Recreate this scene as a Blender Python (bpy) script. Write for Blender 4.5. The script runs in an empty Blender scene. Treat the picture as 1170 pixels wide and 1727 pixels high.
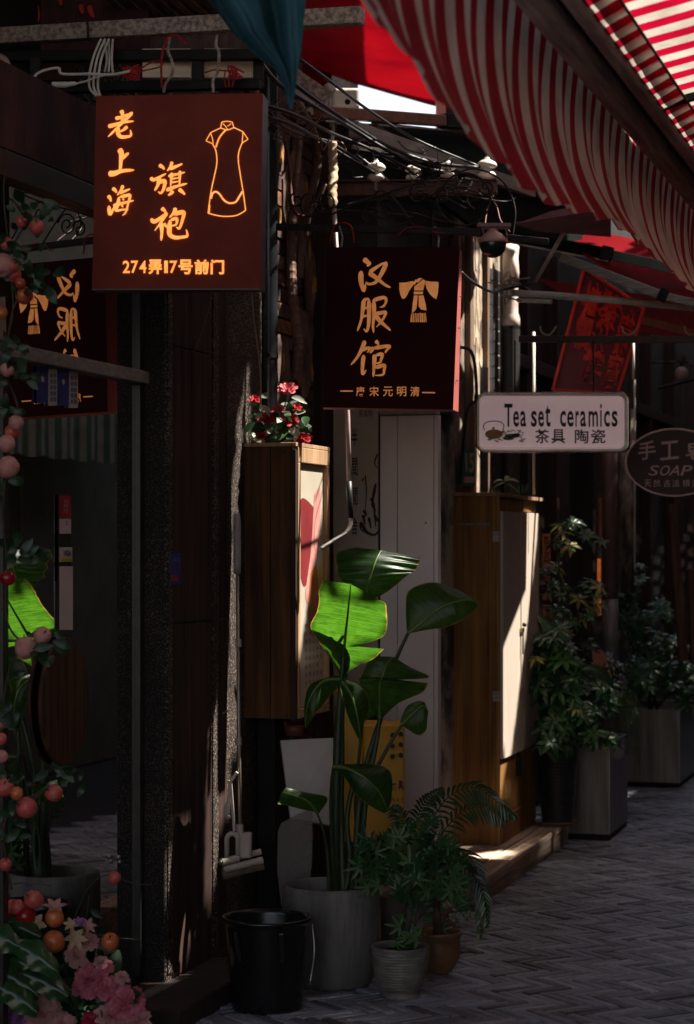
import bpy, math, random
from mathutils import Vector, Matrix
random.seed(7)
V = Vector
sc = bpy.context.scene
COL = sc.collection

# ------------------------------------------------------------------ camera, sky, sun, exposure
F, H0, CX, EYE = 3600.0, 920.0, 585.0, 1.6
cam_d = bpy.data.cameras.new('camera')
cam_d.sensor_fit = 'HORIZONTAL'; cam_d.sensor_width = 24.0
cam_d.lens = F/1170*24.0
cam_d.shift_y = (H0-863.5)/1170
cam_d.clip_start = 0.1; cam_d.clip_end = 400
cam_d.dof.use_dof = True; cam_d.dof.focus_distance = 7.7; cam_d.dof.aperture_fstop = 4.2
cam = bpy.data.objects.new('camera', cam_d); COL.objects.link(cam)
cam.location = (0, 0, EYE); cam.rotation_euler = (math.pi/2, 0, 0)
sc.camera = cam

ANG = math.radians(16.5)
SA, CA = math.sin(ANG), math.cos(ANG)
OX, OY = -0.717, 7.48                         # foot of the first pilaster: origin of the street frame
def P(u, v, z):                               # street frame: u along the lane (away), v out into the lane
    return V((OX+SA*u+CA*v, OY+CA*u-SA*v, z))
def W(px, py, Y): return V(((px-CX)/F*Y, Y, EYE+(H0-py)/F*Y))
def UV(px, v):
    k = (px-CX)/F
    return (k*(OY-SA*v)-OX-CA*v)/(SA-CA*k)
def PV(px, py, v, off=0.0):
    u = UV(px, v); p = P(u, v, 0)
    q = P(u, v+off, 0); q.z = EYE+(H0-py)/F*p.y
    return q
def toUV(p):
    dx, dy = p.x-OX, p.y-OY
    return (dx*SA+dy*CA, dx*CA-dy*SA)

SUN_L = V((0.24, 0.57, 1.0))                  # (u, v, z) towards the sun
SUN = (P(SUN_L.x, SUN_L.y, 0)-P(0, 0, 0)) + V((0, 0, SUN_L.z)); SUN.normalize()
elev = math.asin(SUN.z); azim = math.atan2(SUN.x, SUN.y)
world = bpy.data.worlds.new("World"); sc.world = world; world.use_nodes = True
nt = world.node_tree; nt.nodes.clear()
sky = nt.nodes.new('ShaderNodeTexSky'); sky.sky_type = 'NISHITA'; sky.sun_disc = False
sky.sun_elevation = elev; sky.sun_rotation = azim; sky.dust_density = 1.2; sky.air_density = 1.0; sky.ozone_density = 0.0
bg = nt.nodes.new('ShaderNodeBackground'); bg.inputs['Strength'].default_value = 0.15
wo = nt.nodes.new('ShaderNodeOutputWorld')
tint = nt.nodes.new('ShaderNodeMixRGB'); tint.blend_type = 'MULTIPLY'; tint.inputs[0].default_value = 1.0
tint.inputs[2].default_value = (1.0, 0.80, 0.68, 1)          # hazy, dusty city sky
nt.links.new(sky.outputs[0], tint.inputs[1]); nt.links.new(tint.outputs[0], bg.inputs[0]); nt.links.new(bg.outputs[0], wo.inputs[0])
sun_d = bpy.data.lights.new('sun', 'SUN'); sun_d.energy = 5.0; sun_d.angle = math.radians(0.5)
sun_d.color = (1.0, 0.93, 0.82)
sun = bpy.data.objects.new('sun', sun_d); COL.objects.link(sun)
sun.rotation_euler = SUN.to_track_quat('Z', 'Y').to_euler(); sun.location = (0, 8, 12)
vs = sc.view_settings
vs.view_transform = 'Standard'; vs.look = 'None'; vs.gamma = 1.0; vs.use_curve_mapping = False
vs.exposure = 1.55
EMI = 1.0

# ------------------------------------------------------------------ materials
MATS = {}
def mat(name, c1, c2=None, scale=8.0, rough=0.6, bump=0.15, metal=0.0, stretch=(1, 1, 1), emit=0.0,
        spec=0.5, trans=0.0, detail=6, lo=0.35, hi=0.65, bscale=None, coat=0.0, bdist=0.01, rot=0.0, alpha=None, rvar=0.0):
    if name in MATS: return MATS[name]
    m = bpy.data.materials.new(name); m.use_nodes = True; MATS[name] = m
    n = m.node_tree.nodes; l = m.node_tree.links; n.clear()
    out = n.new('ShaderNodeOutputMaterial'); b = n.new('ShaderNodeBsdfPrincipled')
    tc = n.new('ShaderNodeTexCoord'); mp = n.new('ShaderNodeMapping'); mp.inputs['Scale'].default_value = stretch
    mp.inputs['Rotation'].default_value = (0, 0, rot)
    l.new(tc.outputs['Object'], mp.inputs[0])
    no = n.new('ShaderNodeTexNoise'); no.inputs['Scale'].default_value = scale; no.inputs['Detail'].default_value = detail
    no.inputs['Roughness'].default_value = 0.65
    l.new(mp.outputs[0], no.inputs['Vector'])
    cr = n.new('ShaderNodeValToRGB'); c2 = c2 or tuple(x*0.6 for x in c1)
    cr.color_ramp.elements[0].position = lo; cr.color_ramp.elements[1].position = hi
    cr.color_ramp.elements[0].color = (*c2, 1); cr.color_ramp.elements[1].color = (*c1, 1)
    l.new(no.outputs[0], cr.inputs[0]); l.new(cr.outputs[0], b.inputs['Base Color'])
    b.inputs['Roughness'].default_value = rough; b.inputs['Metallic'].default_value = metal
    b.inputs['Specular IOR Level'].default_value = spec
    if coat: b.inputs['Coat Weight'].default_value = coat
    if rvar:
        mr = n.new('ShaderNodeMapRange'); mr.inputs[3].default_value = max(0.05, rough-rvar); mr.inputs[4].default_value = min(1, rough+rvar)
        l.new(no.outputs[0], mr.inputs[0]); l.new(mr.outputs[0], b.inputs['Roughness'])
    if bump:
        bn = n.new('ShaderNodeTexNoise'); bn.inputs['Scale'].default_value = bscale or scale*3; bn.inputs['Detail'].default_value = 5
        l.new(mp.outputs[0], bn.inputs['Vector'])
        bp = n.new('ShaderNodeBump'); bp.inputs['Strength'].default_value = bump; bp.inputs['Distance'].default_value = bdist
        l.new(bn.outputs[0], bp.inputs['Height']); l.new(bp.outputs[0], b.inputs['Normal'])
    if emit:
        l.new(cr.outputs[0], b.inputs['Emission Color']); b.inputs['Emission Strength'].default_value = emit
    last = b.outputs[0]
    if trans:
        t = n.new('ShaderNodeBsdfTranslucent'); mx = n.new('ShaderNodeMixShader'); mx.inputs[0].default_value = trans
        l.new(cr.outputs[0], t.inputs[0]); l.new(b.outputs[0], mx.inputs[1]); l.new(t.outputs[0], mx.inputs[2]); last = mx.outputs[0]
    l.new(last, out.inputs[0])
    return m

def wood(name, c1, c2, axis='z', scale=3.0, rough=0.6, rot=0.0, bump=0.25, knots=True):
    """plank wood: long streaks of grain along one axis"""
    if name in MATS: return MATS[name]
    m = bpy.data.materials.new(name); m.use_nodes = True; MATS[name] = m
    n = m.node_tree.nodes; l = m.node_tree.links; b = n['Principled BSDF']
    tc = n.new('ShaderNodeTexCoord'); mp = n.new('ShaderNodeMapping')
    mp.inputs['Rotation'].default_value = (0, 0, rot)
    st = {'z': (14, 14, 0.7), 'x': (0.7, 14, 14), 'y': (14, 0.7, 14)}[axis]
    mp2 = n.new('ShaderNodeMapping'); mp2.inputs['Scale'].default_value = st
    l.new(tc.outputs['Object'], mp.inputs[0]); l.new(mp.outputs[0], mp2.inputs[0])
    a = n.new('ShaderNodeTexNoise'); a.inputs['Scale'].default_value = scale; a.inputs['Detail'].default_value = 8
    a.inputs['Distortion'].default_value = 0.6; l.new(mp2.outputs[0], a.inputs['Vector'])
    c = n.new('ShaderNodeTexNoise'); c.inputs['Scale'].default_value = 2.5; c.inputs['Detail'].default_value = 4
    l.new(tc.outputs['Object'], c.inputs['Vector'])
    add = n.new('ShaderNodeMath'); add.operation = 'MULTIPLY_ADD'; add.inputs[1].default_value = 0.45
    l.new(c.outputs[0], add.inputs[0]); l.new(a.outputs[0], add.inputs[2])
    cr = n.new('ShaderNodeValToRGB'); cr.color_ramp.elements[0].position = 0.5; cr.color_ramp.elements[1].position = 0.95
    cr.color_ramp.elements[0].color = (*c2, 1); cr.color_ramp.elements[1].color = (*c1, 1)
    l.new(add.outputs[0], cr.inputs[0]); l.new(cr.outputs[0], b.inputs['Base Color'])
    b.inputs['Roughness'].default_value = rough+0.1; b.inputs['Specular IOR Level'].default_value = 0.22
    bp = n.new('ShaderNodeBump'); bp.inputs['Strength'].default_value = bump; bp.inputs['Distance'].default_value = 0.004
    l.new(a.outputs[0], bp.inputs['Height']); l.new(bp.outputs[0], b.inputs['Normal'])
    return m

def stripes(name, ca, cb, period, duty=0.5, trans=0.5, phase=0.0):
    """woven stripes following the cloth's own UV u-coordinate (metres)"""
    m = bpy.data.materials.new(name); m.use_nodes = True
    n = m.node_tree.nodes; l = m.node_tree.links; b = n['Principled BSDF']; out = n['Material Output']
    uv = n.new('ShaderNodeUVMap'); sx = n.new('ShaderNodeSeparateXYZ'); l.new(uv.outputs[0], sx.inputs[0])
    md = n.new('ShaderNodeMath'); md.operation = 'MULTIPLY_ADD'; md.inputs[1].default_value = 1/period; md.inputs[2].default_value = phase
    l.new(sx.outputs[0], md.inputs[0])
    fr = n.new('ShaderNodeMath'); fr.operation = 'FRACT'; l.new(md.outputs[0], fr.inputs[0])
    gt = n.new('ShaderNodeMath'); gt.operation = 'GREATER_THAN'; gt.inputs[1].default_value = duty; l.new(fr.outputs[0], gt.inputs[0])
    mx = n.new('ShaderNodeMixRGB'); mx.inputs[1].default_value = (*ca, 1); mx.inputs[2].default_value = (*cb, 1)
    l.new(gt.outputs[0], mx.inputs[0])
    no = n.new('ShaderNodeTexNoise'); no.inputs['Scale'].default_value = 9; no.inputs['Detail'].default_value = 8
    tc = n.new('ShaderNodeTexCoord'); l.new(tc.outputs['Object'], no.inputs['Vector'])
    cr = n.new('ShaderNodeValToRGB'); cr.color_ramp.elements[0].position = 0.3; cr.color_ramp.elements[1].position = 0.6
    cr.color_ramp.elements[0].color = (0.62, 0.55, 0.48, 1); cr.color_ramp.elements[1].color = (1, 1, 1, 1)
    l.new(no.outputs[0], cr.inputs[0])
    mu = n.new('ShaderNodeMixRGB'); mu.blend_type = 'MULTIPLY'; mu.inputs[0].default_value = 0.8
    l.new(mx.outputs[0], mu.inputs[1]); l.new(cr.outputs[0], mu.inputs[2])
    l.new(mu.outputs[0], b.inputs['Base Color']); b.inputs['Roughness'].default_value = 0.8
    t = n.new('ShaderNodeBsdfTranslucent'); l.new(mu.outputs[0], t.inputs[0])
    ms = n.new('ShaderNodeMixShader'); ms.inputs[0].default_value = trans
    l.new(b.outputs[0], ms.inputs[1]); l.new(t.outputs[0], ms.inputs[2]); l.new(ms.outputs[0], out.inputs[0])
    wv = n.new('ShaderNodeTexNoise'); wv.inputs['Scale'].default_value = 260; l.new(tc.outputs['Object'], wv.inputs['Vector'])
    bp = n.new('ShaderNodeBump'); bp.inputs['Strength'].default_value = 0.25; bp.inputs['Distance'].default_value = 0.002
    l.new(wv.outputs[0], bp.inputs['Height']); l.new(bp.outputs[0], b.inputs['Normal'])
    return m

def glassmat(name, tint=(0.35, 0.38, 0.36), ior=1.6):
    m = bpy.data.materials.new(name); m.use_nodes = True
    n = m.node_tree.nodes; l = m.node_tree.links; n.clear()
    out = n.new('ShaderNodeOutputMaterial'); t = n.new('ShaderNodeBsdfTransparent'); t.inputs[0].default_value = (*tint, 1)
    g = n.new('ShaderNodeBsdfGlossy'); g.inputs['Roughness'].default_value = 0.006
    f = n.new('ShaderNodeFresnel'); f.inputs[0].default_value = ior
    mx = n.new('ShaderNodeMixShader'); l.new(f.outputs[0], mx.inputs[0]); l.new(t.outputs[0], mx.inputs[1]); l.new(g.outputs[0], mx.inputs[2])
    l.new(mx.outputs[0], out.inputs[0]); return m

def granite(name, c1, c2, scale=260):
    m = bpy.data.materials.new(name); m.use_nodes = True; MATS[name] = m
    n = m.node_tree.nodes; l = m.node_tree.links; b = n['Principled BSDF']
    tc = n.new('ShaderNodeTexCoord')
    vo = n.new('ShaderNodeTexVoronoi'); vo.inputs['Scale'].default_value = scale; l.new(tc.outputs['Object'], vo.inputs['Vector'])
    cr = n.new('ShaderNodeValToRGB'); cr.color_ramp.elements[0].position = 0.5; cr.color_ramp.elements[1].position = 0.8
    cr.color_ramp.elements[0].color = (*c1, 1); cr.color_ramp.elements[1].color = (*c2, 1)
    l.new(vo.outputs['Distance'], cr.inputs[0])
    no = n.new('ShaderNodeTexNoise'); no.inputs['Scale'].default_value = 5; no.inputs['Detail'].default_value = 9; l.new(tc.outputs['Object'], no.inputs['Vector'])
    c3 = n.new('ShaderNodeValToRGB'); c3.color_ramp.elements[0].position = 0.3; c3.color_ramp.elements[1].position = 0.62
    c3.color_ramp.elements[0].color = (0.30, 0.26, 0.24, 1); c3.color_ramp.elements[1].color = (1, 1, 1, 1); l.new(no.outputs[0], c3.inputs[0])
    mu = n.new('ShaderNodeMixRGB'); mu.blend_type = 'MULTIPLY'; mu.inputs[0].default_value = 1
    l.new(cr.outputs[0], mu.inputs[1]); l.new(c3.outputs[0], mu.inputs[2]); l.new(mu.outputs[0], b.inputs['Base Color'])
    b.inputs['Roughness'].default_value = 0.75
    bp = n.new('ShaderNodeBump'); bp.inputs['Strength'].default_value = 0.9; bp.inputs['Distance'].default_value = 0.003
    l.new(vo.outputs['Distance'], bp.inputs['Height']); l.new(bp.outputs[0], b.inputs['Normal'])
    return m

def leafmat(name, c1, c2, trans=0.35, rough=0.35, tcol=None, scale=6):
    if name in MATS: return MATS[name]
    m = bpy.data.materials.new(name); m.use_nodes = True; MATS[name] = m
    n = m.node_tree.nodes; l = m.node_tree.links; b = n['Principled BSDF']; out = n['Material Output']
    tc = n.new('ShaderNodeTexCoord'); no = n.new('ShaderNodeTexNoise'); no.inputs['Scale'].default_value = scale; no.inputs['Detail'].default_value = 5
    oi = n.new('ShaderNodeObjectInfo')
    l.new(tc.outputs['Object'], no.inputs['Vector'])
    ad = n.new('ShaderNodeMath'); ad.operation = 'MULTIPLY_ADD'; ad.inputs[1].default_value = 0.35
    l.new(oi.outputs['Random'], ad.inputs[0]); l.new(no.outputs[0], ad.inputs[2])
    cr = n.new('ShaderNodeValToRGB'); cr.color_ramp.elements[0].position = 0.4; cr.color_ramp.elements[1].position = 0.85
    cr.color_ramp.elements[0].color = (*c2, 1); cr.color_ramp.elements[1].color = (*c1, 1)
    l.new(ad.outputs[0], cr.inputs[0]); l.new(cr.outputs[0], b.inputs['Base Color'])
    b.inputs['Roughness'].default_value = rough
    t = n.new('ShaderNodeBsdfTranslucent')
    if tcol: t.inputs[0].default_value = (*tcol, 1)
    else: l.new(cr.outputs[0], t.inputs[0])
    ms = n.new('ShaderNodeMixShader'); ms.inputs[0].default_value = trans
    l.new(b.outputs[0], ms.inputs[1]); l.new(t.outputs[0], ms.inputs[2]); l.new(ms.outputs[0], out.inputs[0])
    return m

def bananamat():
    """large leaf: fine parallel veins from its UV, waxy above, green-yellow when lit through"""
    m = bpy.data.materials.new('banana_leaf'); m.use_nodes = True
    n = m.node_tree.nodes; l = m.node_tree.links; b = n['Principled BSDF']; out = n['Material Output']
    uv = n.new('ShaderNodeUVMap'); mp = n.new('ShaderNodeMapping'); mp.inputs['Scale'].default_value = (1.2, 20, 1)
    l.new(uv.outputs[0], mp.inputs[0])
    no = n.new('ShaderNodeTexNoise'); no.inputs['Scale'].default_value = 1.0; no.inputs['Detail'].default_value = 4; l.new(mp.outputs[0], no.inputs['Vector'])
    n2 = n.new('ShaderNodeTexNoise'); n2.inputs['Scale'].default_value = 7.0; n2.inputs['Detail'].default_value = 4; l.new(uv.outputs[0], n2.inputs['Vector'])
    cr = n.new('ShaderNodeValToRGB'); cr.color_ramp.elements[0].position = 0.3; cr.color_ramp.elements[1].position = 0.7
    cr.color_ramp.elements[0].color = (0.012, 0.035, 0.012, 1); cr.color_ramp.elements[1].color = (0.03, 0.07, 0.022, 1)
    l.new(no.outputs[0], cr.inputs[0]); l.new(cr.outputs[0], b.inputs['Base Color'])
    b.inputs['Roughness'].default_value = 0.32
    ct = n.new('ShaderNodeValToRGB'); ct.color_ramp.elements[0].position = 0.36; ct.color_ramp.elements[1].position = 0.62
    ct.color_ramp.elements[0].color = (0.03, 0.11, 0.006, 1); ct.color_ramp.elements[1].color = (0.105, 0.30, 0.018, 1)
    ma = n.new('ShaderNodeMath'); ma.operation = 'MULTIPLY_ADD'; ma.inputs[1].default_value = 0.75
    sb = n.new('ShaderNodeMath'); sb.operation = 'MULTIPLY'; sb.inputs[1].default_value = 0.25; l.new(n2.outputs[0], sb.inputs[0])
    l.new(no.outputs[0], ma.inputs[0]); l.new(sb.outputs[0], ma.inputs[2]); l.new(ma.outputs[0], ct.inputs[0])
    sx = n.new('ShaderNodeSeparateXYZ'); l.new(uv.outputs[0], sx.inputs[0])
    er = n.new('ShaderNodeValToRGB'); er.color_ramp.elements[0].position = 0.955; er.color_ramp.elements[1].position = 0.985
    wob = n.new('ShaderNodeMath'); wob.operation = 'MULTIPLY_ADD'; wob.inputs[1].default_value = 0.07; l.new(n2.outputs[0], wob.inputs[0]); l.new(sx.outputs[0], wob.inputs[2])
    l.new(wob.outputs[0], er.inputs[0])
    er.color_ramp.elements[0].position = 1.0; er.color_ramp.elements[1].position = 0.985
    mr_ = n.new('ShaderNodeMapRange'); mr_.inputs[1].default_value = 0.99; mr_.inputs[2].default_value = 1.02; l.new(wob.outputs[0], mr_.inputs[0])
    em = n.new('ShaderNodeMixRGB'); em.inputs[2].default_value = (0.45, 0.34, 0.05, 1); l.new(mr_.outputs[0], em.inputs[0]); l.new(ct.outputs[0], em.inputs[1])
    eb = n.new('ShaderNodeMixRGB'); eb.inputs[2].default_value = (0.28, 0.2, 0.05, 1); l.new(mr_.outputs[0], eb.inputs[0]); l.new(cr.outputs[0], eb.inputs[1]); l.new(eb.outputs[0], b.inputs['Base Color'])
    t = n.new('ShaderNodeBsdfTranslucent'); l.new(em.outputs[0], t.inputs[0])
    ms = n.new('ShaderNodeMixShader'); ms.inputs[0].default_value = 0.58
    bp = n.new('ShaderNodeBump'); bp.inputs['Strength'].default_value = 0.35; bp.inputs['Distance'].default_value = 0.003
    l.new(no.outputs[0], bp.inputs['Height']); l.new(bp.outputs[0], b.inputs['Normal'])
    l.new(b.outputs[0], ms.inputs[1]); l.new(t.outputs[0], ms.inputs[2]); l.new(ms.outputs[0], out.inputs[0])
    return m

def emis(name, c, s, c2=None):
    return mat(name, c, c2 or tuple(x*0.75 for x in c), scale=30, rough=0.5, bump=0, emit=s)

# ------------------------------------------------------------------ mesh builder
class MB:
    def __init__(s): s.v = []; s.f = []; s.uv = []
    def add(s, vs, fs, uvs=None):
        o = len(s.v); s.v += [V(p) for p in vs]; s.f += [tuple(i+o for i in f) for f in fs]
        s.uv += list(uvs) if uvs else [(0, 0)]*len(vs)
    def hexa(s, b, t):                         # four bottom points, four top points
        s.add(list(b)+list(t), [(3, 2, 1, 0), (4, 5, 6, 7), (0, 1, 5, 4), (1, 2, 6, 5), (2, 3, 7, 6), (3, 0, 4, 7)])
    def box(s, u0, u1, v0, v1, z0, z1):        # in the street frame
        s.hexa([P(u0, v0, z0), P(u1, v0, z0), P(u1, v1, z0), P(u0, v1, z0)], [P(u0, v0, z1), P(u1, v0, z1), P(u1, v1, z1), P(u0, v1, z1)])
    def fbox(s, x0, y0, x1, y1, Y, d):         # frontal box: picture rectangle at depth Y, running back by d
        a, b = W(x0, y0, Y), W(x1, y1, Y)
        s.hexa([V((a.x, Y, b.z)), V((b.x, Y, b.z)), V((b.x, Y+d, b.z)), V((a.x, Y+d, b.z))],
               [V((a.x, Y, a.z)), V((b.x, Y, a.z)), V((b.x, Y+d, a.z)), V((a.x, Y+d, a.z))])
    def slab(s, quad, thick):                  # any quad (tl, tr, br, bl) extruded along its back normal
        q = [V(p) for p in quad]; nrm = (q[1]-q[0]).cross(q[3]-q[0]).normalized()*thick
        s.hexa([q[3], q[2], q[2]+nrm, q[3]+nrm], [q[0], q[1], q[1]+nrm, q[0]+nrm])
    def beam(s, a, b, w, h, up=V((0, 0, 1))):
        a, b = V(a), V(b); d = (b-a).normalized(); x = d.cross(up).normalized()*w/2; y = x.cross(d).normalized()*h/2
        s.hexa([a-x-y, a+x-y, a+x+y, a-x+y], [b-x-y, b+x-y, b+x+y, b-x+y])
    def tube(s, pts, r, n=8, cap=True):
        pts = [V(p) for p in pts]; rs = r if isinstance(r, (list, tuple)) else [r]*len(pts)
        o = len(s.v); prev = None
        for i, p in enumerate(pts):
            d = (pts[min(i+1, len(pts)-1)]-pts[max(i-1, 0)])
            d = d.normalized() if d.length > 1e-9 else V((0, 0, 1))
            if prev is None:
                a = d.orthogonal().normalized()
            else:
                a = prev-d*prev.dot(d); a = a.normalized() if a.length > 1e-6 else d.orthogonal().normalized()
            prev = a; b = d.cross(a)
            for k in range(n):
                t = 2*math.pi*k/n
                s.v.append(p+(a*math.cos(t)+b*math.sin(t))*rs[i]); s.uv.append((k/n, i))
        for i in range(len(pts)-1):
            for k in range(n):
                k2 = (k+1) % n
                s.f.append((o+i*n+k, o+i*n+k2, o+(i+1)*n+k2, o+(i+1)*n+k))
        if cap:
            s.f.append(tuple(o+k for k in reversed(range(n)))); s.f.append(tuple(o+(len(pts)-1)*n+k for k in range(n)))
    def lathe(s, c, prof, n=32, wob=0.0):      # prof: (radius, z) list
        o = len(s.v)
        for (r, z) in prof:
            for k in range(n):
                t = 2*math.pi*k/n; rr = r*(1+wob*math.sin(3*t+z*9))
                s.v.append(V((c[0]+rr*math.cos(t), c[1]+rr*math.sin(t), c[2]+z))); s.uv.append((k/n, z))
        for i in range(len(prof)-1):
            for k in range(n):
                k2 = (k+1) % n
                s.f.append((o+i*n+k, o+i*n+k2, o+(i+1)*n+k2, o+(i+1)*n+k))
    def ball(s, c, r, n=10, m=7, sq=(1, 1, 1), mtx=None):
        o = len(s.v); c = V(c)
        for i in range(m+1):
            ph = math.pi*i/m
            for k in range(n):
                t = 2*math.pi*k/n
                p = V((math.sin(ph)*math.cos(t)*r*sq[0], math.sin(ph)*math.sin(t)*r*sq[1], math.cos(ph)*r*sq[2]))
                if mtx: p = mtx@p
                s.v.append(c+p); s.uv.append((0, 0))
        for i in range(m):
            for k in range(n):
                k2 = (k+1) % n; s.f.append((o+i*n+k, o+(i+1)*n+k, o+(i+1)*n+k2, o+i*n+k2))
    def grid(s, fn, nu, nv, uvfn=None):
        o = len(s.v)
        for j in range(nv+1):
            for i in range(nu+1):
                a, b = i/nu, j/nv; s.v.append(V(fn(a, b))); s.uv.append(uvfn(a, b) if uvfn else (a, b))
        for j in range(nv):
            for i in range(nu):
                q = o+j*(nu+1)+i; s.f.append((q, q+1, q+nu+2, q+nu+1))
    def poly(s, pts): s.add(pts, [tuple(range(len(pts)))])
    def prism(s, pts, off):                    # flat polygon with a thickness vector
        n = len(pts); off = V(off); pts = [V(p) for p in pts]
        s.add(pts+[p+off for p in pts], [tuple(range(n)), tuple(reversed(range(n, 2*n)))]+[(i, i+n, (i+1) % n+n, (i+1) % n) for i in range(n)])
    def mesh(s, name, m=None, smooth=False, org=V((0, 0, 0))):
        me = bpy.data.meshes.new(name); me.from_pydata([tuple(p-org) for p in s.v], [], s.f)
        ul = me.uv_layers.new(name='UVMap')
        li = [0]*len(me.loops); me.loops.foreach_get('vertex_index', li)
        flat = [0.0]*(2*len(li))
        for i, vi in enumerate(li): flat[2*i], flat[2*i+1] = s.uv[vi]
        ul.data.foreach_set('uv', flat)
        if m: me.materials.append(m)
        if smooth: me.polygons.foreach_set('use_smooth', [True]*len(me.polygons))
        me.update(); return me
    def build(s, name, m, parent=None, smooth=False, bevel=0.0, fix=True):
        org = V(parent.matrix_basis.translation) if parent else V((0, 0, 0))
        if parent and parent.parent: org = org+V(parent.parent.matrix_basis.translation)
        me = s.mesh(name, m, smooth, org)
        o = bpy.data.objects.new(name, me); COL.objects.link(o)
        if parent: o.parent = parent
        if bevel:
            bm_ = o.modifiers.new('bevel', 'BEVEL'); bm_.width = bevel; bm_.segments = 2; bm_.limit_method = 'ANGLE'; bm_.angle_limit = math.radians(40)
        return o

def tag(o, label=None, cat=None, group=None, kind=None):
    if label: o['label'] = label
    if cat: o['category'] = cat
    if group: o['group'] = group
    if kind: o['kind'] = kind
    return o
def thing(name, label, cat, loc=(0, 0, 0), group=None):
    o = bpy.data.objects.new(name, None); COL.objects.link(o); o.location = loc; o.empty_display_size = 0.1
    return tag(o, label, cat, group)
def one(mb, name, m, label, cat, **k):
    g = k.pop('group', None); o = mb.build(name, m, None, **k); return tag(o, label, cat, g)
def inst(name, me, parent, loc, rot=None, scl=1.0):
    o = bpy.data.objects.new(name, me); COL.objects.link(o); o.parent = parent
    o.location = V(loc)-V(parent.location)
    if rot is not None: o.rotation_mode = 'QUATERNION'; o.rotation_quaternion = rot
    o.scale = (scl, scl, scl) if not isinstance(scl, tuple) else scl
    return o
def smooth_path(pts, n=6):
    pts = [V(p) for p in pts]; out = []
    for i in range(len(pts)-1):
        p0, p1, p2, p3 = pts[max(i-1, 0)], pts[i], pts[i+1], pts[min(i+2, len(pts)-1)]
        for k in range(n):
            t = k/n; out.append(0.5*((2*p1)+(p2-p0)*t+(2*p0-5*p1+4*p2-p3)*t*t+(3*p1-p0-3*p2+p3)*t**3))
    out.append(pts[-1]); return out
def wire(pxs, Y, r, n=5, m=6):
    """path through picture points at depth(s) Y"""
    pts = [W(p[0], p[1], p[2] if len(p) > 2 else Y) for p in pxs]
    mb = MB(); mb.tube(smooth_path(pts, m), r, n); return mb

# lettering -----------------------------------------------------------
_gc = {}
def glyph(ch, bold=0.0):
    k = (ch, bold)
    if k in _gc: return _gc[k]
    c = bpy.data.curves.new('t', 'FONT'); c.body = ch; c.offset = bold; c.resolution_u = 3
    o = bpy.data.objects.new('t', c); COL.objects.link(o)
    me = bpy.data.meshes.new_from_object(o.evaluated_get(bpy.context.evaluated_depsgraph_get()))
    vs_ = [tuple(v.co) for v in me.vertices]; fs_ = [tuple(p.vertices) for p in me.polygons]
    bpy.data.objects.remove(o); bpy.data.curves.remove(c); bpy.data.meshes.remove(me)
    _gc[k] = (vs_, fs_); return _gc[k]
def text(mb, s, rect, plane, bold=0.0, shear=0.0, slant=0.0, off=0.0):
    """print the string s into the picture rectangle rect; plane(px, py, off) -> world"""
    vs_, fs_ = glyph(s, bold)
    if not vs_: return
    x0 = min(v[0] for v in vs_); x1 = max(v[0] for v in vs_); y0 = min(v[1] for v in vs_); y1 = max(v[1] for v in vs_)
    pts = []
    for v in vs_:
        a = (v[0]-x0)/max(1e-6, x1-x0); b = (v[1]-y0)/max(1e-6, y1-y0)
        a2 = a+slant*(b-0.5); b2 = b+shear*(a-0.5)
        pts.append(plane(rect[0]+a2*(rect[2]-rect[0]), rect[3]-b2*(rect[3]-rect[1]), off))
    mb.add(pts, fs_)
def ribbon(mb, pts, w, plane, off, n=6, taper=True):
    """one brush stroke: polyline in picture px with rounded, tapering width"""
    pp = smooth_path([V((p[0], p[1], 0)) for p in pts], n); N = len(pp)-1
    L, R = [], []
    for i, p in enumerate(pp):
        d = (pp[min(i+1, N)]-pp[max(i-1, 0)]); d = d.normalized() if d.length > 0 else V((1, 0, 0))
        t = i/N
        ww = w*(0.55+0.45*math.cos(2.2*t-0.3)**2) if taper else w
        if taper: ww *= min(1.0, 0.35+6*t)*min(1.0, 0.25+5*(1-t))
        q = V((-d.y, d.x, 0))*ww/2
        L.append(plane(p.x+q.x, p.y+q.y, off)); R.append(plane(p.x-q.x, p.y-q.y, off))
    vs_ = L+R; mb.add(vs_, [(i, i+1, N+1+i+1, N+1+i) for i in range(N)])
def frontal(Y0, g=0.0, x0=0.0):
    def f(px, py, off=0.0):
        Y = Y0+(px-x0)*g; p = W(px, py, Y); p.y -= off; return p
    return f
def lane(v):
    return lambda px, py, off=0.0: PV(px, py, v, off)

# ------------------------------------------------------------------ common materials
M_dark = mat('black_paint', (0.014, 0.013, 0.013), (0.006, 0.006, 0.006), 12, 0.6, 0.2, spec=0.2)
M_iron = mat('wrought_iron', (0.022, 0.016, 0.015), (0.010, 0.007, 0.007), 30, 0.6, 0.3, spec=0.25)
M_rust = mat('rusty_steel', (0.16, 0.075, 0.06), (0.05, 0.02, 0.018), 18, 0.6, 0.4)
M_galv = mat('weathered_galvanised_tube', (0.55, 0.45, 0.40), (0.2, 0.15, 0.13), 60, 0.6, 0.5, lo=0.4, hi=0.6, bscale=260)
M_white = mat('white_plastic', (0.78, 0.74, 0.69), (0.5, 0.46, 0.41), 7, 0.45, 0.1)
M_metal = mat('brushed_steel', (0.5, 0.48, 0.46), (0.3, 0.29, 0.28), 3, 0.38, 0.15, metal=0.9, stretch=(1, 1, 14))
M_redstr = mat('red_string', (0.45, 0.012, 0.015), (0.2, 0.005, 0.008), 50, 0.8, 0.3)
M_black = mat('black_rubber_cable', (0.018, 0.017, 0.017), (0.008, 0.008, 0.008), 30, 0.45, 0.1)
M_void = mat('dark_interior', (0.012, 0.010, 0.010), (0.006, 0.005, 0.005), 3, 0.9, 0.2)
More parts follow.
